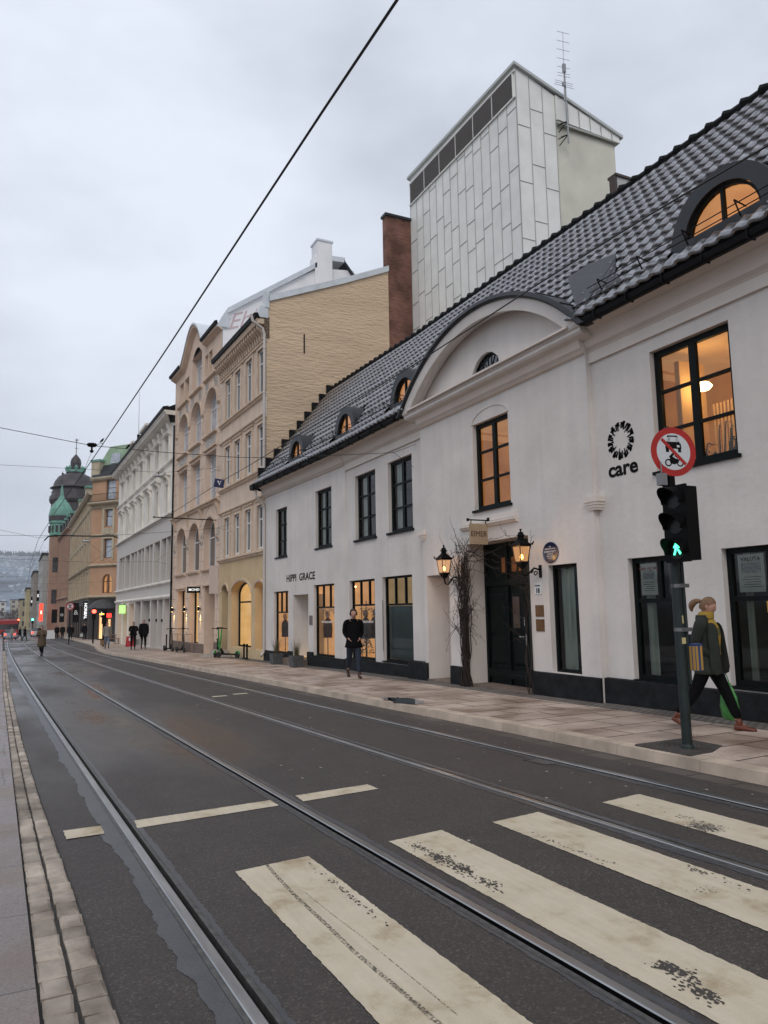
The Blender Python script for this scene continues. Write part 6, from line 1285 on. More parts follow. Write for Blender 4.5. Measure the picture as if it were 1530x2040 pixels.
# ------------------------------------------------------------------ hill and far trees
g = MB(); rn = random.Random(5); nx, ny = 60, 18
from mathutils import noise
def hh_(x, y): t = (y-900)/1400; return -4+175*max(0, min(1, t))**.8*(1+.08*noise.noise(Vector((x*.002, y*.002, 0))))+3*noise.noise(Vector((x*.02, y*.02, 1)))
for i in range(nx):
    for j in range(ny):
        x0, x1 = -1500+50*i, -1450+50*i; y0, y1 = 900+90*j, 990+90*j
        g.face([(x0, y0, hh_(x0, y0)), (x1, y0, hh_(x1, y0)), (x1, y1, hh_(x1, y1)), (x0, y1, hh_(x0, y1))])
tag(g.build('hill', mat('haze_tinted_hill', (.16, .20, .25), .95, var=.6, vs=.012, detail=9), merge=True), kind='structure')  # bluish, lightened base colour carries part of the distance haze
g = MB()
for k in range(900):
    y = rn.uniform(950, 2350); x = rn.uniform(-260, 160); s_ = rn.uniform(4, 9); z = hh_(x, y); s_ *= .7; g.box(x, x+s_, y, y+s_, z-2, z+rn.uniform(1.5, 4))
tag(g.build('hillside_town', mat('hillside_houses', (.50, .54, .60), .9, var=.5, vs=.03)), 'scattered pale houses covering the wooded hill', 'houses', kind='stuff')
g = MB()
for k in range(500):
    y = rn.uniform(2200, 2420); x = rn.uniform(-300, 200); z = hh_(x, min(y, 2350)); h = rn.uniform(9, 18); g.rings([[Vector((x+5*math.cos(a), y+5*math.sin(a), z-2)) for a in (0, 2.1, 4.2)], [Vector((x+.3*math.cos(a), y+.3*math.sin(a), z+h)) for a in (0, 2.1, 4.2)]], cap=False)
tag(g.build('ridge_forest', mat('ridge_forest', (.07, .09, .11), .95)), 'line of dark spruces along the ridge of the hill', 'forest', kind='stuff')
g = MB()
for k in range(2600):
    x = rn.uniform(-30, 3); y = rn.uniform(380, 440); z = rn.uniform(-2.7, 4.2+1.5*math.sin(x*.4)); s_ = rn.uniform(.3, .9); p = Vector((x, y, z)); g.face([p+Vector((rn.uniform(-s_, s_), rn.uniform(-s_, s_), rn.uniform(-s_, s_))) for q in range(3)])
tag(g.build('bare_trees', mat('bare_tree_mass', (.10, .075, .075), .95)), 'brownish mass of bare trees at the end of the street', 'trees', kind='stuff')
# ------------------------------------------------------------------ tram and cars at the far end
RED = mat('bus_red', (.35, .02, .02), .35, coat=.4); DG = mat('vehicle_glass', (.02, .022, .025), .08, spec=1.); TYRE = mat('tyre_rubber', (.015, .015, .015), .8)
t = empty('red_bus', (-2.5, 150, zg(150)), 'red bus crossing the far end of the street', 'bus'); zb_ = zg(150)
g = MB(); g.box(-9.5, .2, 148.7, 151.3, zb_+.35, zb_+1.2); g.box(-9.5, .2, 148.72, 151.28, zb_+2.1, zb_+2.75); g.rings([[Vector((x, y, zb_+z)) for x, y in ((-9.5, 148.7), (.2, 148.7), (.2, 151.3), (-9.5, 151.3))] for z in (2.75,)]+[[Vector((x, y, zb_+2.95)) for x, y in ((-9.2, 149), (-.1, 149), (-.1, 151), (-9.2, 151))]]); g.build('body', RED, t)
g = MB(); g.box(-9.45, .15, 148.75, 151.25, zb_+1.2, zb_+2.1); g.build('window_band', DG, t)
for x in (-7.5, -2): g = MB(); g.tube([(x, 148.66, zb_+.45), (x, 148.95, zb_+.45)], .45, 14); g.build('wheel', TYRE, t)
def car(x, y, m, label, tail=True):
    t = empty('parked_car', (x, y, zg(y)), label, 'car', 'cars at the far end of the street'); z = zg(y); g = MB()
    S = [(-2.1, .35, .85), (-2.05, .9, .8), (-1.2, .95, .85), (1.3, .98, .85), (2.05, .80, .8), (2.1, .4, .8)]
    g.rings([[Vector((x+w*sx, y+u, z+h)) for sx, h in ((-1, .25), (-1, h_), (1, h_), (1, .25))] for u, h_, w in S]); g.build('body', m, t)
    g = MB(); g.rings([[Vector((x+sx*.78, y+u, z+.92)) for sx, u in ((-1, -1.7), (1, -1.7), (1, 1.1), (-1, 1.1))], [Vector((x+sx*.62, y+u, z+1.42)) for sx, u in ((-1, -1.1), (1, -1.1), (1, .5), (-1, .5))]]); g.build('cabin', DG, t)
    for sx in (-1, 1):
        for u in (-1.3, 1.3): g = MB(); g.tube([(x+sx*.62, y+u, z+.31), (x+sx*.86, y+u, z+.31)], .31, 12); g.build('wheel', TYRE, t)
        g = MB(); g.box(x+sx*.62-.13, x+sx*.62+.13, y-2.14, y-2.06, z+.6, z+.78); g.build('tail_light', mat('tail_light_red', (1, .05, .03), .4, emit=4), t)
    return t
car(-.9, 128, mat('car_silver', (.35, .36, .37), .3, .6), 'silver car with lit red tail lights near the end of the street'); car(3.0, 140, mat('car_white', (.6, .6, .6), .35), 'white car waiting by the green far traffic light')
# ------------------------------------------------------------------ traffic lights
PG = mat('pole_dark_green', (.010, .020, .019), .55, .0, var=.6, vs=4)
z0 = zg(6.3)+.135; px, py = 6.84, 6.27
t = empty('traffic_light', (px, py, z0), 'dark green traffic light pole with glowing green walking man signal', 'traffic light')
g = MB(); g.tube([(px, py, z0), (px-.01, py, 2.35)], .056, 16); g.tube([(px+.075, py-.03, .75), (px+.06, py-.03, 2.25)], .026, 10); g.tube([(px+.02, py+.04, 2.2), (px+.02, py+.04, 3.05)], .045, 12); g.tube([(px+.02, py+.02, 2.95), (px+.03, py+.02, 3.75)], .03, 12); g.lathe((px, py, z0), [(.075, 0), (.07, .03), (.057, .05)], 16); g.build('pole', PG, t)
g = MB(); g.mi = 0
fx, hy = px-.15, py-.13   # signal face looks towards -X; housing beside the pole
cy_ = py-.18
g.box(fx+.02, fx+.20, cy_-.155, cy_+.155, 2.14, 2.98); g.box(fx+.0, fx+.03, cy_-.17, cy_+.17, 2.12, 3.0); g.box(fx+.20, fx+.26, cy_-.10, cy_+.10, 2.2, 2.9); g.build('housing', BLACK, t)
def visor(c, r, L):
    g = MB(); R0, R1_, R2_ = [], [], []
    for k in range(21):
        a = math.radians(-25+230*k/20); R0.append(Vector((c[0], c[1]+r*math.cos(a), c[2]+r*math.sin(a)))); R1_.append(Vector((c[0]-L*(.35+.65*max(0, math.sin(a))), c[1]+r*math.cos(a), c[2]+r*math.sin(a)-.015)))
    g.rings([R0, R1_], cap=False, closed=False); o = g.build('visor', BLACK, t); sm = o.modifiers.new('s', 'SOLIDIFY'); sm.thickness = .006
for z in (2.85, 2.56, 2.27):
    visor((fx, cy_, z), .125, .20); g = MB(); g.tube([(fx+.002, cy_, z), (fx-.006, cy_, z)], .115, 20); g.build('lens', mat('dark_lens', (.004, .004, .004), .3, spec=.3), t)
GM = mat('walking_man_green', (.08, 1, .55), .5, emit=3.2)
def man(cx, cyy, cz, s_, p, nm='green_man'):
    g = MB(); X = cx-.012
    def poly(pts): g.face([(X, cyy-a*s_, cz+b*s_) for a, b in pts]); g.face([(X+.003, cyy-a*s_, cz+b*s_) for a, b in pts][::-1])
    n = 12; poly([(-.05+.16*math.cos(2*PI*k/n), .80+.16*math.sin(2*PI*k/n)) for k in range(n)])
    poly([(-.2, .6), (.1, .62), (.16, .05), (-.22, .05)]); poly([(-.22, .1), (.02, .1), (-.28, -.75), (-.52, -.75)]); poly([(-.02, .1), (.18, .1), (.72, -.55), (.50, -.72)]); poly([(-.18, .6), (-.05, .5), (-.38, .12), (-.52, .24)]); poly([(.05, .6), (.12, .42), (.42, .12), (.5, .24)])
    g.build(nm, GM, p)
man(fx, cy_, 2.27, .088, t)
g = MB(); g.box(px-.10, px-.02, py-.10, py+.02, 2.98, 3.13); g.tube([(px-.1, py-.1, 2.95), (px-.02, py-.12, 2.9)], .01, 5); g.build('junction_box', BLACK, t)
g = MB(); g.box(px-.22, px-.13, py-.09, py-.01, 3.02, 3.16); g.tube([(px-.175, py-.05, 3.16), (px-.175, py-.05, 3.3)], .008, 5); g.build('sensor_box', mat('grey_plastic', (.22, .22, .23), .6), t)
for z in (1.86, 1.36): g = MB(); g.tube([(px, py, z-.02), (px, py, z+.02)], .064, 14); g.box(px-.02, px+.12, py-.075, py-.05, z-.022, z+.022); g.build('clamp', mat('galvanised_clamp', (.20, .20, .20), .5, .7), t)
g = MB(); g.mi = 0; bx, by = px+.115, py-.10; g.box(bx-.055, bx+.055, by-.05, by+.04, .90, 1.19); g.box(bx-.06, bx+.06, by-.055, by+.045, 1.185, 1.20); bt = g.build('push_button_box', mat('blue_box', (.02, .06, .20), .5), t)
g = MB()
for a in (-.050, .018): g.box(bx+a, bx+a+.032, by-.054, by-.05, .905, 1.175); 
g.box(bx-.058, bx-.055, by-.045, by-.01, .905, 1.175); g.box(bx-.058, bx-.055, by+.005, by+.035, .905, 1.175); g.build('yellow_stripe', mat('ochre_stripe', (.45, .26, .06), .6), bt)
g = MB(); g.tube([(px-.05, py-.045, 1.20), (px-.05, py-.045, 1.202)], .001, 4); g.hexa([(px-.03, py-.058, 1.20), (px+.03, py-.054, 1.20), (px+.03, py-.05, 1.20), (px-.03, py-.05, 1.20), (px-.03, py-.058, 1.27), (px+.03, py-.054, 1.27), (px+.03, py-.05, 1.27), (px-.03, py-.05, 1.27)]); g.hexa([(px-.01, py-.0585, 1.43), (px+.012, py-.056, 1.43), (px+.012, py-.05, 1.43), (px-.01, py-.05, 1.43), (px-.01, py-.0585, 1.52), (px+.012, py-.056, 1.52), (px+.012, py-.05, 1.52), (px-.01, py-.05, 1.52)])
g.build('sticker', mat('pale_sticker', (.6, .5, .25), .7), t)
# round no-motor-vehicles sign
def nosign(c, r, ang, label, detail=True):
    c = Vector(c); t = empty('road_sign', c, label, 'road sign'); f = Vector((math.sin(ang), -math.cos(ang), 0)); sx = Vector((math.cos(ang), math.sin(ang), 0)); UP = Vector((0, 0, 1))
    W_ = lambda a, b, d: c+sx*a*r+UP*b*r+f*d
    disc = lambda R, n=48: [(R*math.cos(2*PI*k/n), R*math.sin(2*PI*k/n)) for k in range(n)]
    g = MB(); g.rings([[W_(a, b, -.012) for a, b in disc(.98)], [W_(a, b, 0) for a, b in disc(1)]]); g.build('red_disc', mat('sign_red', (.42, .015, .012), .4, var=.12, vs=5), t)
    g = MB(); g.face([W_(a, b, .002) for a, b in disc(.745)]); g.build('white_field', mat('sign_white', (.62, .64, .66), .4), t)
    g = MB(); q = .07; L_ = .72; a1, a2 = math.cos(math.radians(135)), math.sin(math.radians(135)); g.face([W_(a1*L_-q*a2*-1*0-q*.7, a2*L_-q*.7, .0045), W_(-a1*L_-q*.7, -a2*L_-q*.7, .0045), W_(-a1*L_+q*.7, -a2*L_+q*.7, .0045), W_(a1*L_+q*.7, a2*L_+q*.7, .0045)]); g.build('diagonal_bar', MATS['sign_red'], t)
    g = MB(); pol = lambda P, d=.003: g.face([W_(a, b, d) for a, b in P])
    pol([(-.24, .66), (.20, .66), (.30, .34), (-.30, .34)]); pol([(-.34, .34), (.34, .34), (.36, .12), (-.36, .12)]); pol([(-.34, .12), (-.20, .12), (-.20, -.02), (-.34, -.02)]); pol([(.20, .12), (.34, .12), (.34, -.02), (.20, -.02)])
    for cx in (-.26, .26):
        R = [(cx+.155*math.cos(2*PI*k/16), -.45+.155*math.sin(2*PI*k/16)) for k in range(16)]; R2 = [(cx+.10*math.cos(2*PI*k/16), -.45+.10*math.sin(2*PI*k/16)) for k in range(16)]
        for k in range(16): pol([R[k], R[(k+1) % 16], R2[(k+1) % 16], R2[k]])
    pol([(-.24, -.30), (.16, -.28), (.22, -.42), (.02, -.52), (-.16, -.48)]); pol([(-.22, -.20), (-.02, -.02), (.06, -.06), (-.06, -.20), (.08, -.28), (-.16, -.32)]); pol([(-.02, .0), (.05, .02), (.08, -.06), (.0, -.08)]); pol([(.06, -.10), (.22, -.22), (.18, -.28), (.02, -.18)])
    g.build('vehicle_symbols', INK, t)
    g = MB()
    for s_ in ((-.2, .48), (.2, .48)): pol([(s_[0]-.06, .58), (s_[0]+.06, .58), (s_[0]+.08, .42), (s_[0]-.08, .42)], .004)
    pol([(-.20, .60), (.17, .60), (.24, .40), (-.24, .40)], .004); pol([(-.28, .26), (-.16, .28), (-.16, .18), (-.28, .18)], .004); pol([(.16, .28), (.28, .26), (.28, .18), (.16, .18)], .004); g.build('symbol_cutout', MATS['sign_white'], t)
    g = MB(); g.tube([c-f*.05-UP*r*1.2, c-f*.05+UP*r*.7], .02, 6); g.build('bracket', BLACK, t)
    return t
nosign((6.86, 6.20, 3.43), .295, math.radians(-14), 'large round red-ringed sign barring cars and motorcycles on top of the near traffic light')
t = nosign((4.35, 75, 2.35), .36, math.radians(-8), 'small distant round red-ringed sign in front of the pink arcaded building'); g = MB(); g.tube([(4.35, 75.08, zg(75)), (4.35, 75.08, 2.7)], .04, 8); g.build('post', BLACK, t)
def farlight(x, y, zh, label, lens, col, arrow=False):
    t = empty('traffic_light', (x, y, zg(y)+.1), label, 'traffic light', 'traffic lights further down the street'); g = MB(); g.tube([(x, y, zg(y)+.1), (x, y, zh+.2)], .075, 10); g.build('pole', BLACK, t)
    g = MB(); g.box(x-.16, x+.16, y-.25, y-.08, zh-.75, zh+.30); g.build('housing', BLACK, t)
    g = MB(); g.tube([(x, y-.25, zh), (x, y-.29, zh)], .17 if not arrow else .06, 16)
    if arrow: g = MB(); g.box(x-.34, x-.02, y-.3, y-.26, zh-.06, zh+.03); 
    g.build('lens', mat(lens, col, .5, emit=8 if not arrow else 3), t); return t
farlight(6.13, 71.6, 1.84, 'traffic light with a bright glowing red lens beside the crossing', 'lens_red', (1, .05, .03)); farlight(5.86, 60.0, 1.62, 'thin dark traffic light pole with a small amber arrow right of the red light', 'lens_amber', (1, .45, .05), True)
farlight(2.55, 152, .75, 'far traffic light glowing green at the end of the street', 'lens_green', (.08, 1, .5)); farlight(.2, 150, .75, 'far traffic light glowing red beside the red bus', 'lens_red2', (1, .08, .04))
# ------------------------------------------------------------------ overhead wires
def wirething(name, parts, label, cat, group=None):
    p0 = Vector(parts[0][0][0]); t = MB()
    for pts, r in parts: t.tube(pts, r, 5)
    return tag(rebase(t.build(name, CABLE), p0), label, cat, group)
def sagline(a, b, sag, n=14): a, b = Vector(a), Vector(b); return [a.lerp(b, k/n)-Vector((0, 0, sag*4*(k/n)*(1-k/n))) for k in range(n+1)]
c1 = [(2.06, -4, 5.5), (2.01, 3.77, 5.5), (1.97, 4.96, 5.5), (1.92, 6.76, 5.5), (1.81, 10.88, 5.5), (1.59, 17.73, 5.49), (1.48, 21.2, 5.5), (1.15, 30, 5.5), (.81, 42.25, 5.5), (.7, 60, 5.3), (.88, 83.3, 5.1), (.6, 130, 4.6)]
wirething('contact_wire', [(c1, .011)], 'thick black tram wire running diagonally across the sky above the left track', 'overhead wire')
c2 = [(5.62, -2, 5.5), (5.56, 3.8, 5.5), (5.49, 5.08, 5.5), (5.47, 6.87, 5.5), (5.51, 9.63, 5.5), (5.39, 18.88, 5.5), (5.31, 21.55, 5.5), (5.27, 29.81, 5.5), (5.02, 41.09, 5.5), (4.6, 60, 5.3), (4.3, 90, 5.0)]
wirething('contact_wire', [(c2, .010)], 'thin black tram wire crossing in front of the pediment above the right track', 'overhead wire')
def spanwire(Y, pts, br, label, drops=()):
    parts = [([Vector((x, Y, z)) for x, z in pts], .007)]
    for a, b in br: parts.append(([Vector(a), Vector(b)], .006))
    return wirething('span_wire', parts, label, 'overhead wire', 'cross wires spanning the street')
spanwire(16.8, [(-6, 6.1), (-.48, 5.47), (1.29, 5.24), (2.78, 5.21), (4.5, 5.22), (5.53, 5.29), (8.57, 5.65)], [((8.57, 16.8, 5.65), (9.2, 16.75, 5.91)), ((8.57, 16.8, 5.65), (9.2, 16.9, 5.33))], 'nearest cross wire, forked where it meets the white wall left of the pediment')
spanwire(35.5, [(-7, 8.5), (-.94, 8.08), (2.61, 8.12), (5.99, 8.2), (8.16, 8.54)], [((8.16, 35.5, 8.54), (8.64, 35.5, 8.68)), ((8.16, 35.5, 8.54), (8.64, 35.5, 8.42))], 'cross wire with the hanging street lamp, fixed between the two orange houses')
spanwire(33.5, [(-6, 5.2), (-.77, 4.84), (3.08, 4.92), (6.12, 5.2), (8.01, 5.42)], [((8.01, 33.5, 5.42), (8.74, 33.5, 5.66)), ((8.01, 33.5, 5.42), (8.74, 33.5, 5.28))], 'cross wire fixed to the beige house just above its lowest upper windows')
spanwire(47, [(-6, 5.3), (-1.01, 4.81), (3.82, 4.66), (7.5, 4.74)], [((7.5, 47, 4.74), (8.16, 47, 5.31)), ((7.5, 47, 4.74), (8.16, 47, 4.6))], 'cross wire fixed to the right end of the grey house between its columns')
spanwire(72, [(-9, 5.2), (-2, 4.4), (4, 4.3), (7.7, 4.6)], [], 'cross wire fixed at the left end of the grey house')
for Y, z, q in ((84, 5.6, 'first and highest'), (100, 4.6, 'second highest'), (114, 4.9, 'third highest'), (128, 3.4, 'fourth highest'), (150, 3.0, 'fifth highest'), (175, 1.9, 'sixth, next to lowest'), (200, .8, 'seventh and lowest')): spanwire(Y, [(-14, z+.8), (-3, z-.1), (3, z-.15), (6.8, z+.3)], [], q+' of the thin far cross wires in front of the hill')
t = empty('wire_insulator', (1.29, 16.8, 5.24), 'dark round insulator hanging on the nearest cross wire against the sky', 'insulator'); g = MB(); g.lathe((1.29, 16.8, 5.24), [(.001, .05), (.09, .045), (.11, .01), (.08, -.02), (.02, -.03), (.02, -.10), (.045, -.11), (.03, -.15), (.001, -.16)], 12); g.build('cap', BLACK, t)
wirething('hanger_wire', [([(1.29, 16.8, 5.1), (1.22, 19, 4.85), (1.48, 21.3, 5.5)], .004), ([(1.29, 16.8, 5.24), (1.6, 17.6, 5.49)], .006)], 'short hanger wires joining the dark insulator to the tram wire', 'overhead wire')
t = empty('wall_bracket_arm', (8.4, 37, 6.12), 'horizontal dark rod projecting from the orange house towards the street', 'bracket'); g = MB(); g.tube([(8.62, 36.3, 6.12), (5.62, 36.0, 6.12)], .025, 6); g.lathe((5.6, 36.0, 6.12), [(.001, -.06), (.06, 0), (.001, .06)], 8); g.build('rod', BLACK, t)
t = empty('catenary_arm', (7.75, 69.4, 8.0), 'long curved dark pole arm reaching over the street from the end of the grey house', 'pole arm'); g = MB(); g.tube([(7.95, 69.3, 7.75), (7.85, 69.3, 8.25), (7.3, 69.3, 8.42), (5.0, 69.3, 8.36), (2.6, 69.3, 8.35), (2.1, 69.3, 8.25), (1.8, 69.3, 7.9)], .055, 7); g.build('arm', BLACK, t)
wirething('span_wire', [([(-9, 69.3, 9.6), (-1.59, 69.3, 8.7), (1.33, 69.3, 8.1), (2.1, 69.3, 8.25)], .012), ([(1.8, 69.3, 7.9), (.85, 62, 5.3)], .01), ([(5.2, 69.3, 8.0), (7.7, 69.3, 5.6)], .01)], 'wires running left from the tip of the long curved pole arm', 'overhead wire')
def streetlamp(c, r, label):
    c = Vector(c); t = empty('hanging_street_lamp', c, label, 'street lamp', 'street lamps hung on cross wires'); g = MB(); g.lathe(c, [(.02, .30*r), (.06, .25*r), (.45*r, .22*r), (.85*r, .10*r), (r, 0), (.97*r, -.03*r), (.6*r, -.02*r)], 20); g.build('shade', mat('lamp_shade_grey', (.55, .57, .60), .4, .3), t); g = MB(); g.lathe(c, [(.001, -.16*r), (.5*r, -.12*r), (.8*r, -.03*r)], 16); g.build('diffuser', mat('lamp_diffuser', (.3, .31, .33), .3), t); g = MB(); g.tube([c+Vector((0, 0, .28*r)), c+Vector((0, 0, .28*r+.12))], .02, 5); g.build('hook', BLACK, t)
streetlamp((5.69, 35.5, 8.0), .24, 'grey dish street lamp hanging in front of the grey house'); streetlamp((5.07, 69.3, 7.9), .36, 'smaller distant dish street lamp under the curved pole arm')
t = empty('wire_sign', (7.05, 30, 6.98), 'small dark blue square sign with a white V hanging on the tram wire', 'sign'); 
g = MB(); cx, cz = 5.42, 5.62; VP = lambda a, b, d=0: Vector((5.35+a*.15+b*.02, 22.2+d, 5.52+b*.13-a*.015)); g.face([VP(-1, -1), VP(1, -1), VP(1, 1), VP(-1, 1)]); g.face([VP(-1, -1, .01), VP(-1, 1, .01), VP(1, 1, .01), VP(1, -1, .01)])
t.location = (5.35, 22.2, 5.5); g.build('plate', mat('navy_plate', (.01, .015, .07), .4), t)
me = text_mesh('V', .17, .009, 1.0); off = wloc(t)
for v in me.vertices: x, y_, w_ = v.co; v.co = Vector((5.35+x, 22.19-w_, 5.52+y_))-off
me.materials.append(WHITEP); o = bpy.data.objects.new('lettering', me); COL.objects.link(o); o.parent = t
wirething('hanger_wire', [([(5.5, 22.2, 5.62), (6.4, 26, 6.4), (7.2, 33.5, 5.4)], .006)], 'slanting hanger wire rising from the blue V sign', 'overhead wire')
for i, (x, z, lb) in enumerate(((1.58, 5.56, 'small dark bird perched where the tram wire meets the insulator wire'), (2.03, 5.25, 'small dark bird perched on the cross wire over the roof of the grey house'))):
    c = Vector((x, 17.8 if i == 0 else 16.8, z)); g = MB(); g.rings([[c+Vector((rx*math.cos(a)+ox, ry*math.sin(a), zz)) for a in [2*PI*k/8 for k in range(8)]] for ox, zz, rx, ry in ((-.05, -.03, .004, .004), (-.02, .0, .025, .02), (.0, .03, .03, .024), (.02, .07, .018, .016), (.035, .085, .012, .010), (.055, .08, .003, .003))]); tag(rebase(g.build('bird', BLACK), c), lb, 'bird')
# ------------------------------------------------------------------ people
SKIN = mat('skin', (.52, .29, .22), .6, var=.12, vs=12, spec=.3)
def eval_mesh(me, mods):
    o = bpy.data.objects.new('tmp', me); COL.objects.link(o); mods(o); dg = bpy.context.evaluated_depsgraph_get(); m = bpy.data.meshes.new_from_object(o.evaluated_get(dg)); bpy.data.objects.remove(o); return m
def person(x, y, face, h, label, coat, coatlen, legs, shoe, hair, pose, group=None, fine=True, hairlen=0., coatw=1., extra=None, zoff=.14, head_down=0., arms='down', scarf=None):
    """face: heading angle (radians, 0 = +Y). pose: (left thigh, left knee, right thigh, right knee) angles, + = forward"""
    s = h/1.75; V_ = Vector; lt, lk, rt_, rk = pose
    def leg(sx, a, k):
        hip = V_((sx*.09, 0, .90)); kn = hip+V_((sx*.01, .44*math.sin(a), -.44*math.cos(a))); b = a-k; an = kn+V_((0, .42*math.sin(b), -.42*math.cos(b)))
        fa = 0 if b > -.25 else b*.7; toe = an+V_((sx*.03, .17*math.cos(fa), .17*math.sin(fa)*1-.045)); heel = an+V_((0, -.05*math.cos(fa), -.05)); return hip, kn, an, heel, toe, fa
    L, R = leg(-1, lt, lk), leg(1, rt_, rk)
    drop = min(L[2].z, R[2].z)-.075
    def arm(sx, mode):
        sh = V_((sx*.185, 0, 1.42))
        if mode == 'pocket': el = sh+V_((sx*.045, -.10, -.27)); wr = el+V_((-sx*.075, .15, -.13))
        elif mode == 'fwd': el = sh+V_((sx*.04, .10, -.27)); wr = el+V_((0, .12, -.22))
        elif mode == 'back': el = sh+V_((sx*.05, -.12, -.26)); wr = el+V_((0, -.05, -.25))
        elif mode == 'chest': el = sh+V_((sx*.06, .10, -.25)); wr = el+V_((-sx*.10, .20, .10))
        else: el = sh+V_((sx*.06, -.02, -.28)); wr = el+V_((sx*.0, .05, -.25))
        return sh, el, wr
    al, ar = (arms if isinstance(arms, tuple) else (arms, arms)); AL, AR = arm(-1, al), arm(1, ar)
    hz = 1.58; hd = V_((0, .02+.05*head_down, hz)); verts, edges, rad = [], [], []
    def add(p, r, parent=None): verts.append(tuple(p)); rad.append(r); i = len(verts)-1; (edges.append((parent, i)) if parent is not None else None); return i
    pel = add((0, 0, .96), (.135, .11)); sp_ = add((0, .0, 1.12), (.13, .10), pel); chv = add((0, -.005, 1.30), (.155, .115), sp_); up_ = add((0, -.005, 1.42), (.10, .08), chv); nk = add((0, .0, 1.50), (.052, .055), up_); add(hd+V_((0, 0, .0)), (.06, .07), nk)
    for sx, lg, am in ((-1, L, AL), (1, R, AR)):
        a = add(lg[0], (.085, .09), pel); b = add(lg[0].lerp(lg[1], .5), (.078, .08), a); c = add(lg[1], (.055, .055), b); d = add(lg[1].lerp(lg[2], .35), (.054, .056), c); e_ = add(lg[2], (.030, .030), d); add(lg[2].lerp(lg[4], .6), (.018, .016), e_)
        a = add(am[0], (.055, .055), up_); b = add(am[1], (.038, .038), a); c = add(am[2], (.026, .026), b)
        dv = (am[2]-am[1]).normalized(); pm = add(am[2]+dv*.05, (.034, .02), c)
        if fine:
            side = V_((0, 1, 0)) if abs(dv.y) < .8 else V_((0, 0, 1))
            for k, (o_, l_) in enumerate(((-.024, .070), (-.008, .080), (.008, .075), (.024, .058))):
                f1 = add(am[2]+dv*.085+side*o_, (.009, .009), pm); add(am[2]+dv*(.085+l_)+side*o_*1.15+V_((-sx*.02, 0, 0)), (.0075, .0075), f1)
            t1 = add(am[2]+dv*.05+side*.042, (.010, .010), pm); add(am[2]+dv*.095+side*.058, (.009, .009), t1)
    me = bpy.data.meshes.new('b'); me.from_pydata(verts, edges, [])
    def mods(o):
        o.modifiers.new('skin', 'SKIN'); 
        for i, sv in enumerate(o.data.skin_vertices[0].data): sv.radius = rad[i]; sv.use_root = (i == 0)
        ss = o.modifiers.new('sub', 'SUBSURF'); ss.levels = 2 if fine else 1
    body = eval_mesh(me, mods)
    # head: shaped ellipsoid with jaw, nose, brow and ears, joined to the neck
    bm = bmesh.new(); bm.from_mesh(body); hm = bmesh.new(); bmesh.ops.create_uvsphere(hm, u_segments=20, v_segments=16, radius=1)
    for v in hm.verts:
        X, Y, Z = v.co; w = 1-.28*max(0, -Z)**1.2
        yy = Y*.098*(1-.10*max(0, -Z)) ; xx = X*.076*w; zz = Z*.118
        if Y > .5:
            n_ = math.exp(-((X/.20)**2))*math.exp(-(((Z+.12)/.20)**2)); yy += .020*n_; eb = math.exp(-(((abs(X)-.36)/.18)**2))*math.exp(-(((Z-.10)/.10)**2)); yy -= .010*eb; yy += .004*math.exp(-(((Z-.28)/.12)**2)); yy += .005*math.exp(-((X/.3)**2))*math.exp(-(((Z+.52)/.09)**2))
        if Z < -.6 and Y > .2: yy += .008
        v.co = (xx, yy, zz)
    for sx in (-1, 1):
        r_ = bmesh.ops.create_uvsphere(hm, u_segments=8, v_segments=6, radius=.02)
        for v in r_['verts']: v.co = (v.co.x*.45+sx*.077, v.co.y*.8-.005, v.co.z*1.5-.005)
    Rh = Matrix.Rotation(-head_down, 4, 'X'); 
    for v in hm.verts: v.co = (Rh @ v.co) + hd + V_((0, .012, .055))
    tmp = bpy.data.meshes.new('h'); hm.to_mesh(tmp); hm.free(); bm.from_mesh(tmp); out = bpy.data.meshes.new('person'); bm.to_mesh(out); bm.free()
    def mods2(o): r = o.modifiers.new('r', 'REMESH'); r.mode = 'VOXEL'; r.voxel_size = .0085 if fine else .02; r.use_smooth_shade = True
    body = eval_mesh(out, mods2)
    T = Matrix.Translation((x, y, zg(y)+zoff)) @ Matrix.Rotation(-face, 4, 'Z') @ Matrix.Scale(s, 4) @ Matrix.Translation((0, 0, -drop))
    base = V_((x, y, zg(y)+zoff)); body.transform(Matrix.Translation(-base) @ T); body.name = 'person'; body.materials.clear(); body.materials.append(SKIN)
    for p_ in body.polygons: p_.use_smooth = True
    P = bpy.data.objects.new('person', body); COL.objects.link(P); P.location = base; tag(P, label, 'person', group)
    def part(g, name, m, sub=1):
        g.v = [tuple(T @ V_(v)) for v in g.v]; o = g.build(name, m, P, smooth=True, merge=True)
        if sub: o.modifiers.new('s', 'SUBSURF').render_levels = sub; o.modifiers[0].levels = sub
        return o
    ring = lambda c, rx, ry, n=16, tx=0: [V_((c[0]+rx*math.cos(2*PI*k/n), c[1]+ry*math.sin(2*PI*k/n), c[2])) for k in range(n)]
    # trousers
    for lg in (L, R):
        g = MB(); g.tube([lg[0]+V_((0, 0, .08)), lg[0]-V_((0, 0, .02)), lg[0].lerp(lg[1], .5), lg[1], lg[1].lerp(lg[2], .4), lg[2]+V_((0, 0, .05))], [.088, .104, .094, .072, .070, .058], 12); part(g, 'trouser_leg', legs)
    g = MB(); g.rings([ring((0, 0, .86), .13, .09), ring((0, 0, .90), .165, .115), ring((0, 0, .98), .165, .12), ring((0, 0, 1.06), .15, .11)]); part(g, 'trousers', legs)
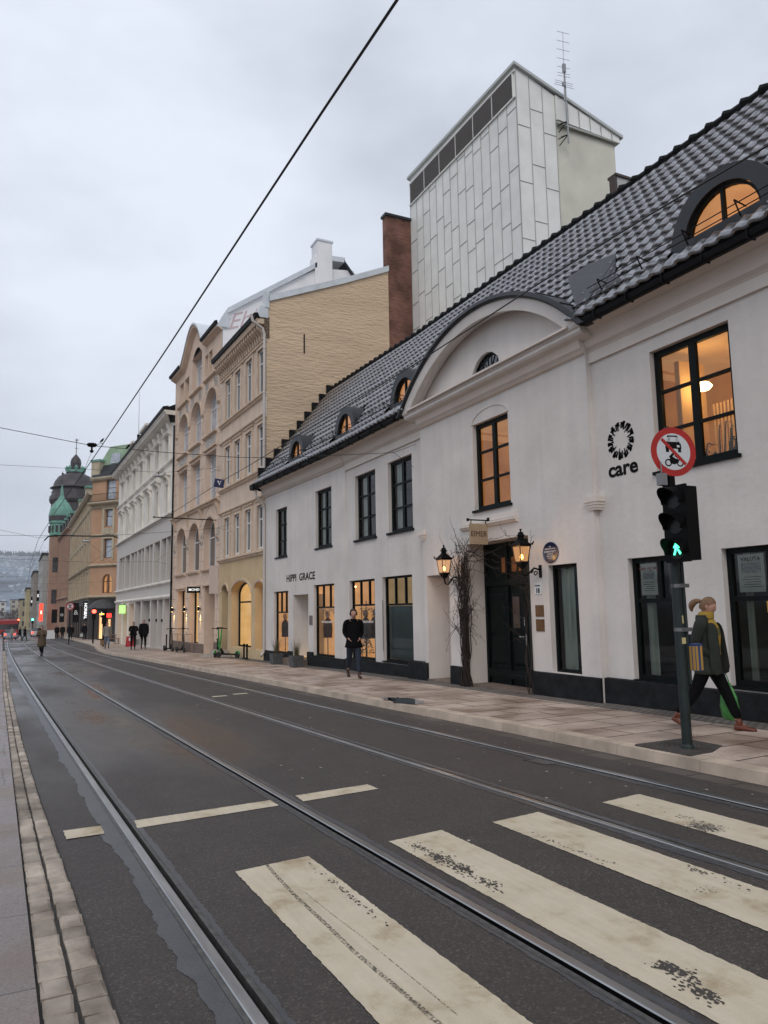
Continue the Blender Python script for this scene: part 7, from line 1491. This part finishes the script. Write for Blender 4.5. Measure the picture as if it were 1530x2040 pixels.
    for lg in (L, R):
        hip, kn, an, heel, toe, fa = lg; d = (toe-heel); d.normalize(); u_ = V_((0, -math.sin(fa), math.cos(fa))); sd = V_((1, 0, 0)); f0 = an+V_((0, 0, -.055)); g = MB()
        sec = [(-.075, .030, .055), (-.05, .042, .075), (.0, .043, .085), (.06, .045, .058), (.13, .047, .040), (.18, .036, .026), (.205, .014, .012)]
        RR = []
        for t_, w_, hh in sec: c0 = f0+V_((0, math.cos(fa), math.sin(fa)))*t_; RR.append([c0+sd*w_*a_+u_*b_ for a_, b_ in ((-1, -.018), (1, -.018), (1, hh*.4), (.6, hh*.85), (0, hh), (-.6, hh*.85), (-1, hh*.4))])
        g.rings(RR); part(g, 'shoe', shoe)
        g = MB(); g.tube([an+V_((0, 0, -.03)), an+V_((0, 0, .03)), an.lerp(kn, .22)], [.045, .043, .050], 10); part(g, 'boot_shaft' if shoe.name.startswith('boot') else 'sock', shoe)
    # coat
    zl = coatlen; w = coatw; sw = .05*(1 if zl < .75 else 1.6)
    g = MB(); rr = [ring((0, 0, zl), .20*w+sw*.5, .155*w+sw*.5), ring((0, 0, zl+.02), .205*w+sw*.5, .16*w+sw*.5)]
    if zl < .8: rr.append(ring((0, 0, .85), .205*w+.01, .16*w))
    rr += [ring((0, 0, 1.0), .19*w, .145*w), ring((0, 0, 1.14), .175*w, .135*w), ring((0, -.005, 1.28), .195*w, .145*w), ring((0, -.005, 1.38), .205*w, .125*w), ring((0, -.005, 1.44), .17*w, .10*w), ring((0, -.005, 1.475), .09, .08), ring((0, -.005, 1.52), .075, .078)]
    g.rings([r for r in rr]); part(g, 'coat', coat)
    for am in (AL, AR):
        g = MB(); g.tube([am[0]+V_((-.10 if am is AR else .10, 0, -.01)), am[0]+V_((-.05 if am is AR else .05, 0, .012)), am[0]+V_((.012 if am is AR else -.012, 0, -.012)), am[0].lerp(am[1], .5), am[1], am[1].lerp(am[2], .5), am[2], am[2]+(am[2]-am[1]).normalized()*.03], [.070*w, .088*w, .090*w, .074*w, .066*w, .060*w, .054*w, .050*w], 12); part(g, 'sleeve', coat)
    # hair
    hc = hd+V_((0, .012, .055)); g = MB()
    def hp(a, e_, k=1.0): v = V_((.084*k*math.cos(e_)*math.cos(a), .106*k*math.cos(e_)*math.sin(a)-.008, .126*k*math.sin(e_))); return (Rh.to_3x3() @ v)+hc
    RR = []
    for j in range(8):
        e_ = PI/2*(1-j/7*1.0)
        ringp = []
        for k in range(20):
            a = 2*PI*k/20; front = max(0, math.sin(a)); low = .62*front**.7+(-.55)*(1-front)*(1 if math.sin(a) < .15 else .1); ee = PI/2*(1-j/7)+low*(j/7); ringp.append(hp(a, ee, 1.03))
        RR.append(ringp)
    g.rings(RR, cap=False); part(g, 'hair', hair)
    if hairlen:
        g = MB(); b0 = hp(-PI/2, .15, 1.0); g.tube([b0+V_((0, .02, 0)), b0+V_((0, -.03, .015)), b0+V_((0, -.08, .0)), b0+V_((0, -.12, -.04)), b0+V_((0, -.13, -.09)), b0+V_((0, -.115, -.14))], [.025, .034, .048, .050, .034, .008], 10); part(g, 'ponytail', hair)
    if fine:
        for sx in (-1, 1): g = MB(); c0 = hd+V_((0, .012, .055))+Rh.to_3x3() @ V_((sx*.029, .083, .012)); g.rings([[c0+V_((.012*math.cos(a), .002*t_, .007*math.sin(a)))*1 for a in [2*PI*k/10 for k in range(10)]] for t_ in (0, 2)]); part(g, 'eye', mat('eye_dark', (.03, .02, .02), .3), 0)
        g = MB(); c0 = hd+V_((0, .012, .055))+Rh.to_3x3() @ V_((0, .094, -.058)); g.rings([[c0+V_((.022*math.cos(a), .002*t_, .005*math.sin(a))) for a in [2*PI*k/10 for k in range(10)]] for t_ in (0, 2)]); part(g, 'mouth', mat('lips', (.30, .10, .09), .5), 0)
    if extra: extra(P, part, ring, L, R, AL, AR, hd, T)
    return P
KB = mat('black_wool', (.005, .005, .006), .95, bump=.2, bs=80, spec=.05); JN = mat('dark_blue_jeans', (.013, .021, .040), .85, var=.4, vs=6); BRS = mat('brown_leather_shoe', (.045, .016, .010), .5); HB = mat('dark_brown_hair', (.035, .02, .012), .6); HBL = mat('reddish_blond_hair', (.20, .105, .05), .6, var=.3, vs=30)
def ex_man(P, part, ring, L, R, AL, AR, hd, T):
    for sx in (-1, 1): g = MB(); c0 = hd+Vector((sx*.088, .01, .05)); g.tube([c0-Vector((.012, 0, 0)), c0+Vector((.012, 0, 0))], .036, 10); part(g, 'ear_cup', BLACK, 0)
    g = MB(); g.tube([hd+Vector((.095*math.cos(a), .0, .06+.125*math.sin(a))) for a in [PI*k/12 for k in range(13)]], .008, 6); part(g, 'headband', BLACK, 0)
    g = MB(); g.rings([ring((0, .01, 1.42), .12, .11), ring((0, .015, 1.46), .10, .10), ring((0, .012, 1.505), .085, .088)]); part(g, 'collar_scarf', KB)
    g = MB(); g.tube([hd+Vector((.05*math.cos(a), .07+.03*math.sin(a), -.035)) for a in [PI*k/6 for k in range(7)]], .009, 6); part(g, 'beard', mat('short_beard', (.10, .06, .045), .8), 0)
person(8.10, 18.45, math.radians(180+14), 1.80, 'man in black jacket and dark jeans walking past the lit shop windows', KB, .76, JN, BRS, HB, (.34, .10, -.26, .42), arms='pocket', extra=ex_man)
OLV = mat('dark_green_jacket', (.017, .021, .016), .85, var=.4, vs=8); BT = mat('black_trousers', (.005, .005, .006), .9, spec=.1); BOOT = mat('boot_brown_leather', (.13, .033, .015), .38, spec=.5); MUST = mat('mustard_knit', (.36, .23, .035), .9, bump=.4, bs=60)
def ex_woman(P, part, ring, L, R, AL, AR, hd, T):
    V_ = Vector
    # open front: the striped sweater shows between the jacket edges
    sm = bpy.data.materials.new('striped_sweater'); sm.use_nodes = True; t = sm.node_tree; b = t.nodes['Principled BSDF']; b.inputs['Roughness'].default_value = .9
    c = N(t, 'ShaderNodeTexCoord'); s_ = N(t, 'ShaderNodeSeparateXYZ'); t.links.new(c.outputs['Object'], s_.inputs[0]); m1 = N(t, 'ShaderNodeMath', operation='MULTIPLY'); m1.inputs[1].default_value = 4.6; t.links.new(s_.outputs[2], m1.inputs[0]); m2 = N(t, 'ShaderNodeMath', operation='FRACT'); t.links.new(m1.outputs[0], m2.inputs[0]); r = N(t, 'ShaderNodeValToRGB'); r.color_ramp.interpolation = 'CONSTANT'; r.color_ramp.elements[0].color = (.38, .24, .035, 1); r.color_ramp.elements[1].position = .55; r.color_ramp.elements[1].color = (.13, .115, .035, 1); t.links.new(m2.outputs[0], r.inputs[0]); t.links.new(r.outputs[0], b.inputs['Base Color'])
    def arcring(z, rx, ry, a0=35, a1=145, n=12, yo=.0): return [V_((rx*math.cos(math.radians(a0+(a1-a0)*k/n)), yo+ry*math.sin(math.radians(a0+(a1-a0)*k/n)), z)) for k in range(n+1)]
    g = MB(); g.rings([arcring(z, rx, ry) for z, rx, ry in ((1.00, .175, .165), (1.1, .172, .165), (1.2, .18, .178), (1.3, .19, .185), (1.40, .17, .15), (1.47, .10, .10))], cap=False, closed=False); part(g, 'sweater', sm)
    g = MB(); g.rings([ring((0, .0, 1.44), .125, .115), ring((0, .01, 1.49), .105, .11), ring((0, .02, 1.55), .088, .10), ring((0, .025, 1.57), .085, .095)]); part(g, 'roll_neck', MUST)
    for sx in (-1, 1):
        g = MB(); g.rings([[V_((sx*.20, .05, z)), V_((sx*(.155+w), .185+f, z)), V_((sx*(.12+w), .20+f, z)), V_((sx*.19, .09, z))] for z, w, f in ((.72, .06, .05), (.95, .04, .03), (1.15, .02, .01), (1.33, .0, .005), (1.43, -.03, -.04))], cap=True); part(g, 'jacket_front', OLV)
    g = MB(); g.rings([ring((0, -.01, 1.46), .135, .115), ring((0, -.015, 1.52), .115, .10)], cap=False); part(g, 'jacket_collar', OLV)
person(8.13, 7.02, math.radians(180-25), 1.72, 'woman with blond ponytail, dark green jacket and mustard striped sweater striding by', OLV, .74, BT, BOOT, HBL, (.42, .10, -.38, .30), arms=('down', 'pocket'), hairlen=1, head_down=.42, extra=ex_woman, coatw=1.0)
o = None
t = empty('backpack', (8.2, 7.2, .9), 'dark blue backpack on the back of the woman in the green jacket', 'backpack'); g = MB(); c = Vector((8.03, 7.20, 1.10)); bx_ = lambda r, z, yy: [c+Vector((sx*r, yy+sy_*.055, z)) for sx, sy_ in ((-1, -1), (1, -1), (1, 1), (-1, 1))]
g.rings([bx_(.11, -.22, 0), bx_(.135, -.15, .01), bx_(.13, .05, .01), bx_(.09, .16, -.01)]); o = g.build('pack', mat('navy_canvas', (.015, .022, .05), .85), t, smooth=True); o.modifiers.new('s', 'SUBSURF').render_levels = 2
t = empty('carrier_bag', (8.42, 6.9, .2), 'green plastic bag hanging beside the legs of the woman in the green jacket', 'bag'); g = MB(); c = Vector((8.42, 6.98, zg(6.9)+.26)); rn = random.Random(1)
g.rings([[c+Vector((.04*w*math.sin(a), .135*w*math.cos(a)+.01*math.sin(5*a+z*9), z)) for a in [2*PI*k/18 for k in range(18)]] for z, w in ((-.02, .55), (.02, .95), (.15, 1.05), (.28, .9), (.38, .55), (.46, .25))]); o = g.build('bag_body', mat('green_plastic', (.06, .30, .06), .35, var=.5, vs=14, bump=.8, bs=12), t, smooth=True)
g = MB(); g.tube([c+Vector((0, .03, .44)), c+Vector((-.02, .02, .62)), c+Vector((0, -.03, .44))], .008, 5); g.build('handle', MATS['green_plastic'], t)
far = dict(fine=False)
BRC = mat('brown_long_coat', (.10, .068, .04), .9, var=.3, vs=8); LGC = mat('light_beige_coat', (.27, .24, .21), .9, var=.2, vs=8); LJ = mat('light_blue_jeans', (.13, .19, .27), .85); DKH = HB; BSH = mat('black_shoe', (.012, .012, .012), .5)
person(1.34, 48.2, math.radians(200), 1.72, 'person in a long brown coat crossing the tram tracks in the distance', BRC, .52, BT, BSH, HB, (.30, .25, -.2, .35), arms='chest', zoff=.01, coatw=1.12, **far)
def ex_bag(P, part, *a): pass
person(5.57, 54.5, math.radians(182), 1.70, 'woman in a pale beige coat and light jeans walking near the far traffic lights', LGC, .78, LJ, BSH, HB, (.2, .1, -.15, .2), **far)
person(6.62, 49.6, math.radians(186), 1.68, 'person in a black padded jacket and cap beside the red board', KB, .88, BT, BSH, BLACK, (.15, .1, -.2, .25), arms='chest', coatw=1.15, **far)
person(7.36, 50.4, math.radians(184), 1.84, 'tall person in a long dark coat walking in front of the grey shopfront', KB, .70, BT, BSH, mat('grey_hair', (.2, .19, .18), .7), (.2, .12, -.15, .2), coatw=1.15, **far)
person(6.75, 89.5, math.radians(185), 1.80, 'person in dark clothes carrying a white bag below the NORMAL sign', KB, .80, BT, BSH, HB, (.2, .1, -.2, .25), **far)
person(.38, 106.8, math.radians(100), 1.78, 'left person of the dark pair crossing the street far away', KB, .85, JN, BSH, BLACK, (.45, .2, -.4, .4), zoff=.01, coatw=1.15, group='dark pair crossing the street', **far)
person(.95, 105.7, math.radians(80), 1.80, 'right person of the dark pair crossing the street far away', KB, .75, BT, BSH, BLACK, (.4, .2, -.35, .4), zoff=.01, coatw=1.2, group='dark pair crossing the street', **far)
for i, (px_, yy, lb, cm) in enumerate(((4.55, 103, 'person in a dark coat among the far walkers, nearest the white board', KB), (5.15, 102, 'person in black in the middle of the far walkers on the pavement', KB), (5.75, 99, 'person with a pale bag right of the far walkers in black', BLACK), (6.15, 101, 'person in a dark padded coat at the right end of the far walkers', KB), (2.95, 118, 'single dark walker in front of the pink building corner', KB), (-.55, 112, 'person in light trousers by the red tail lights', LGC))):
    person(px_, yy, math.radians(180+i*9), 1.72+.03*(i % 3), lb, cm, .8, BT if i < 5 else LJ, BSH, HB, (.2+.04*i, .1, -.2, .2), zoff=.12 if i < 4 else .02, coatw=1.12, **far)
def bag(x, y, z, w, h, m, label):
    t = empty('hand_bag', (x, y, z), label, 'bag'); g = MB(); g.rings([[Vector((x+sx*w, y+sy_*.05, z+zz)) for sx, sy_ in ((-1, -1), (1, -1), (1, 1), (-1, 1))] for zz, k in ((0, 1), (h, .9))]); g.build('bag_body', m, t); g = MB(); g.tube([(x-w*.6, y, z+h), (x, y, z+h+.18), (x+w*.6, y, z+h)], .008, 4); g.build('handle', m, t)
bag(5.26, 54.4, zg(54.4)+.35, .13, .34, mat('tan_bag', (.22, .13, .07), .7), 'tan shoulder bag carried by the woman in the pale beige coat')
bag(6.98, 49.9, zg(50)+.38, .16, .38, mat('pale_bag', (.45, .45, .43), .7), 'pale carrier bag held between the two people in black'); bag(6.45, 89.4, zg(89)+.5, .16, .35, MATS['pale_bag'], 'white carrier bag of the dark figure below the NORMAL sign'); bag(5.45, 99, zg(99)+.4, .18, .42, MATS['pale_bag'], 'white carrier bag beside the far walkers')
# ------------------------------------------------------------------ scooters
def scooter(x, y, ang, col, label, group, sc=1.16):
    t = empty('electric_scooter', (x, y, zg(y)+.14), label, 'scooter', group); z = zg(y)+.14; T = Matrix.Translation((x, y, z)) @ Matrix.Rotation(ang, 4, 'Z') @ Matrix.Scale(sc, 4); V_ = Vector
    def pt(g, n, m): g.v = [tuple(T @ V_(v)) for v in g.v]; return g.build(n, m, t)
    g = MB(); g.box(-.42, .30, -.075, .075, .12, .17); g.hexa([(.28, -.07, .12), (.42, -.03, .30), (.42, .03, .30), (.28, .07, .12), (.26, -.07, .17), (.38, -.03, .36), (.38, .03, .36), (.26, .07, .17)]); pt(g, 'deck', BLACK)
    for xx in (-.50, .52):
        w = MB(); w.rings([[V_((xx+r*math.cos(a), yy, .115+r*math.sin(a))) for a in [2*PI*k/18 for k in range(18)]] for yy, r in ((-.03, .08), (-.032, .105), (0, .118), (.032, .105), (.03, .08))]); wh = pt(w, 'wheel', TYRE)
    g = MB(); g.tube([(-.40, 0, .17), (-.47, 0, .25), (-.56, 0, .25), (-.63, 0, .17)], .035, 7); g.tube([(.52, 0, .12), (.47, 0, .30)], .03, 7); pt(g, 'mudguard', col)
    g = MB(); g.tube([(.47, 0, .28), (.36, 0, 1.06)], [.033, .026], 10); pt(g, 'stem', col)
    g = MB(); g.tube([(.36, -.26, 1.08), (.36, -.12, 1.10), (.36, .12, 1.10), (.36, .26, 1.08)], [.018, .014, .014, .018], 8); g.box(.33, .41, -.05, .05, 1.08, 1.14); pt(g, 'handlebar', BLACK)
SG = mat('scooter_green', (.04, .30, .06), .4, var=.7, vs=9); SD = mat('scooter_black', (.02, .022, .024), .45)
scooter(8.22, 34.2, math.radians(68), SG, 'green and black electric scooter parked on the left of the pair by the yellow shopfront', 'green scooters by the yellow shopfront'); scooter(8.30, 32.5, math.radians(118), SG, 'green and black electric scooter parked on the right of the pair by the yellow shopfront', 'green scooters by the yellow shopfront')
scooter(7.75, 43.7, math.radians(-78), SD, 'dark electric scooter on the left of the pair under the MOND shop windows', 'dark scooters under the MOND sign'); scooter(7.95, 41.3, math.radians(-82), SD, 'dark electric scooter on the right of the pair under the MOND shop windows', 'dark scooters under the MOND sign')
g = MB(); z = zg(42)+.14; g.tube([(8.12, 45.0, z+.92), (8.28, 39.9, z+1.0)], .022, 6)
for k in range(4): y = 45.0-1.7*k; x = 8.12+.16*k/3; g.tube([(x, y, z-.05), (x, y, z+.93)], .018, 6)
tag(rebase(g.build('window_guard_rail', mat('tan_rail', (.35, .25, .17), .5, .3)), (8.2, 42, z)), 'thin tan guard rail in front of the lit MOND shop windows', 'railing')
# ------------------------------------------------------------------ pavement boards, table, bollards
def aframe(x, y, m, label, wd=.34, hg=.95):
    t = empty('pavement_board', (x, y, zg(y)+.14), label, 'board'); z = zg(y)+.14
    for s_ in (-1, 1): g = MB(); g.hexa([(x-wd, y+s_*.22, z), (x+wd, y+s_*.22, z), (x+wd, y+s_*.25, z), (x-wd, y+s_*.25, z), (x-wd*.9, y+s_*.02, z+hg), (x+wd*.9, y+s_*.02, z+hg), (x+wd*.9, y+s_*.05, z+hg), (x-wd*.9, y+s_*.05, z+hg)]); g.build('panel', m, t)
    g = MB(); g.hexa([(x-wd*.35, y-.150, z+.40), (x+wd*.35, y-.150, z+.40), (x+wd*.35, y-.14, z+.40), (x-wd*.35, y-.14, z+.40), (x-wd*.35, y-.105, z+.62), (x+wd*.35, y-.105, z+.62), (x+wd*.35, y-.09, z+.62), (x-wd*.35, y-.09, z+.62)]); g.build('label_patch', WHITEP, t)
aframe(7.38, 57, mat('board_red', (.45, .02, .03), .5), 'red A-shaped pavement board left of the couple in black', .27, .72); aframe(4.05, 108, WHITEP, 'white A-shaped pavement board left of the far walkers', .5, 1.1)
t = empty('cafe_table', (7.15, 67.5, zg(67)), 'small wooden cafe table with benches in front of the grey house end', 'table'); z = zg(67)+.14; g = MB(); g.box(6.75, 7.65, 67.2, 67.9, z+.72, z+.76); g.build('table_top', mat('weathered_wood', (.22, .15, .10), .8), t)
for x in (6.85, 7.55):
    for y in (67.25, 67.85): g = MB(); g.tube([(x, y, z), (x, y, z+.72)], .025, 5); g.build('leg', MATS['weathered_wood'], t)
g = MB(); g.box(6.6, 7.8, 66.6, 66.9, z+.42, z+.46); g.box(6.65, 6.72, 66.65, 66.85, z, z+.42); g.box(7.68, 7.75, 66.65, 66.85, z, z+.42); tag(rebase(g.build('bench', MATS['weathered_wood']), (7.2, 66.7, z)), 'low wooden bench in front of the cafe table at the grey house end', 'bench')
for (x, y, h, lb) in ((8.02, 45.9, .9, 'short dark bollard at the seam of the grey and orange houses'), (8.55, 30.4, .62, 'low black post right of the yellow shopfront window'), (8.62, 31.1, .62, 'low black post at the pillar of the yellow shopfront'), (8.42, 34.9, .8, 'thin black post beside the rounded entrance step')):
    t = empty('bollard', (x, y, zg(y)+.14), lb, 'bollard'); z = zg(y)+.14; g = MB(); g.lathe((x, y, z), [(.07, 0), (.07, .05), (.04, .08), (.04, h-.06), (.055, h-.04), (.05, h), (.001, h+.02)], 10); g.build('post', BLACK, t)
# ------------------------------------------------------------------ air: far things fade
hz = bpy.data.materials.new('haze'); hz.use_nodes = True; t = hz.node_tree; t.nodes.clear(); o_ = N(t, 'ShaderNodeOutputMaterial'); v_ = N(t, 'ShaderNodeVolumePrincipled')
v_.inputs['Color'].default_value = (.96, .98, 1, 1); v_.inputs['Density'].default_value = .00019; v_.inputs['Anisotropy'].default_value = 0; t.links.new(v_.outputs[0], o_.inputs['Volume'])
g = MB(); g.box(-1850, 1850, -320, 3550, -8, 200); tag(g.build('haze', hz), 'thin pale haze over the whole street and hill', 'haze', kind='stuff')
scene.cycles.volume_bounces = 2; scene.cycles.volume_max_steps = 64
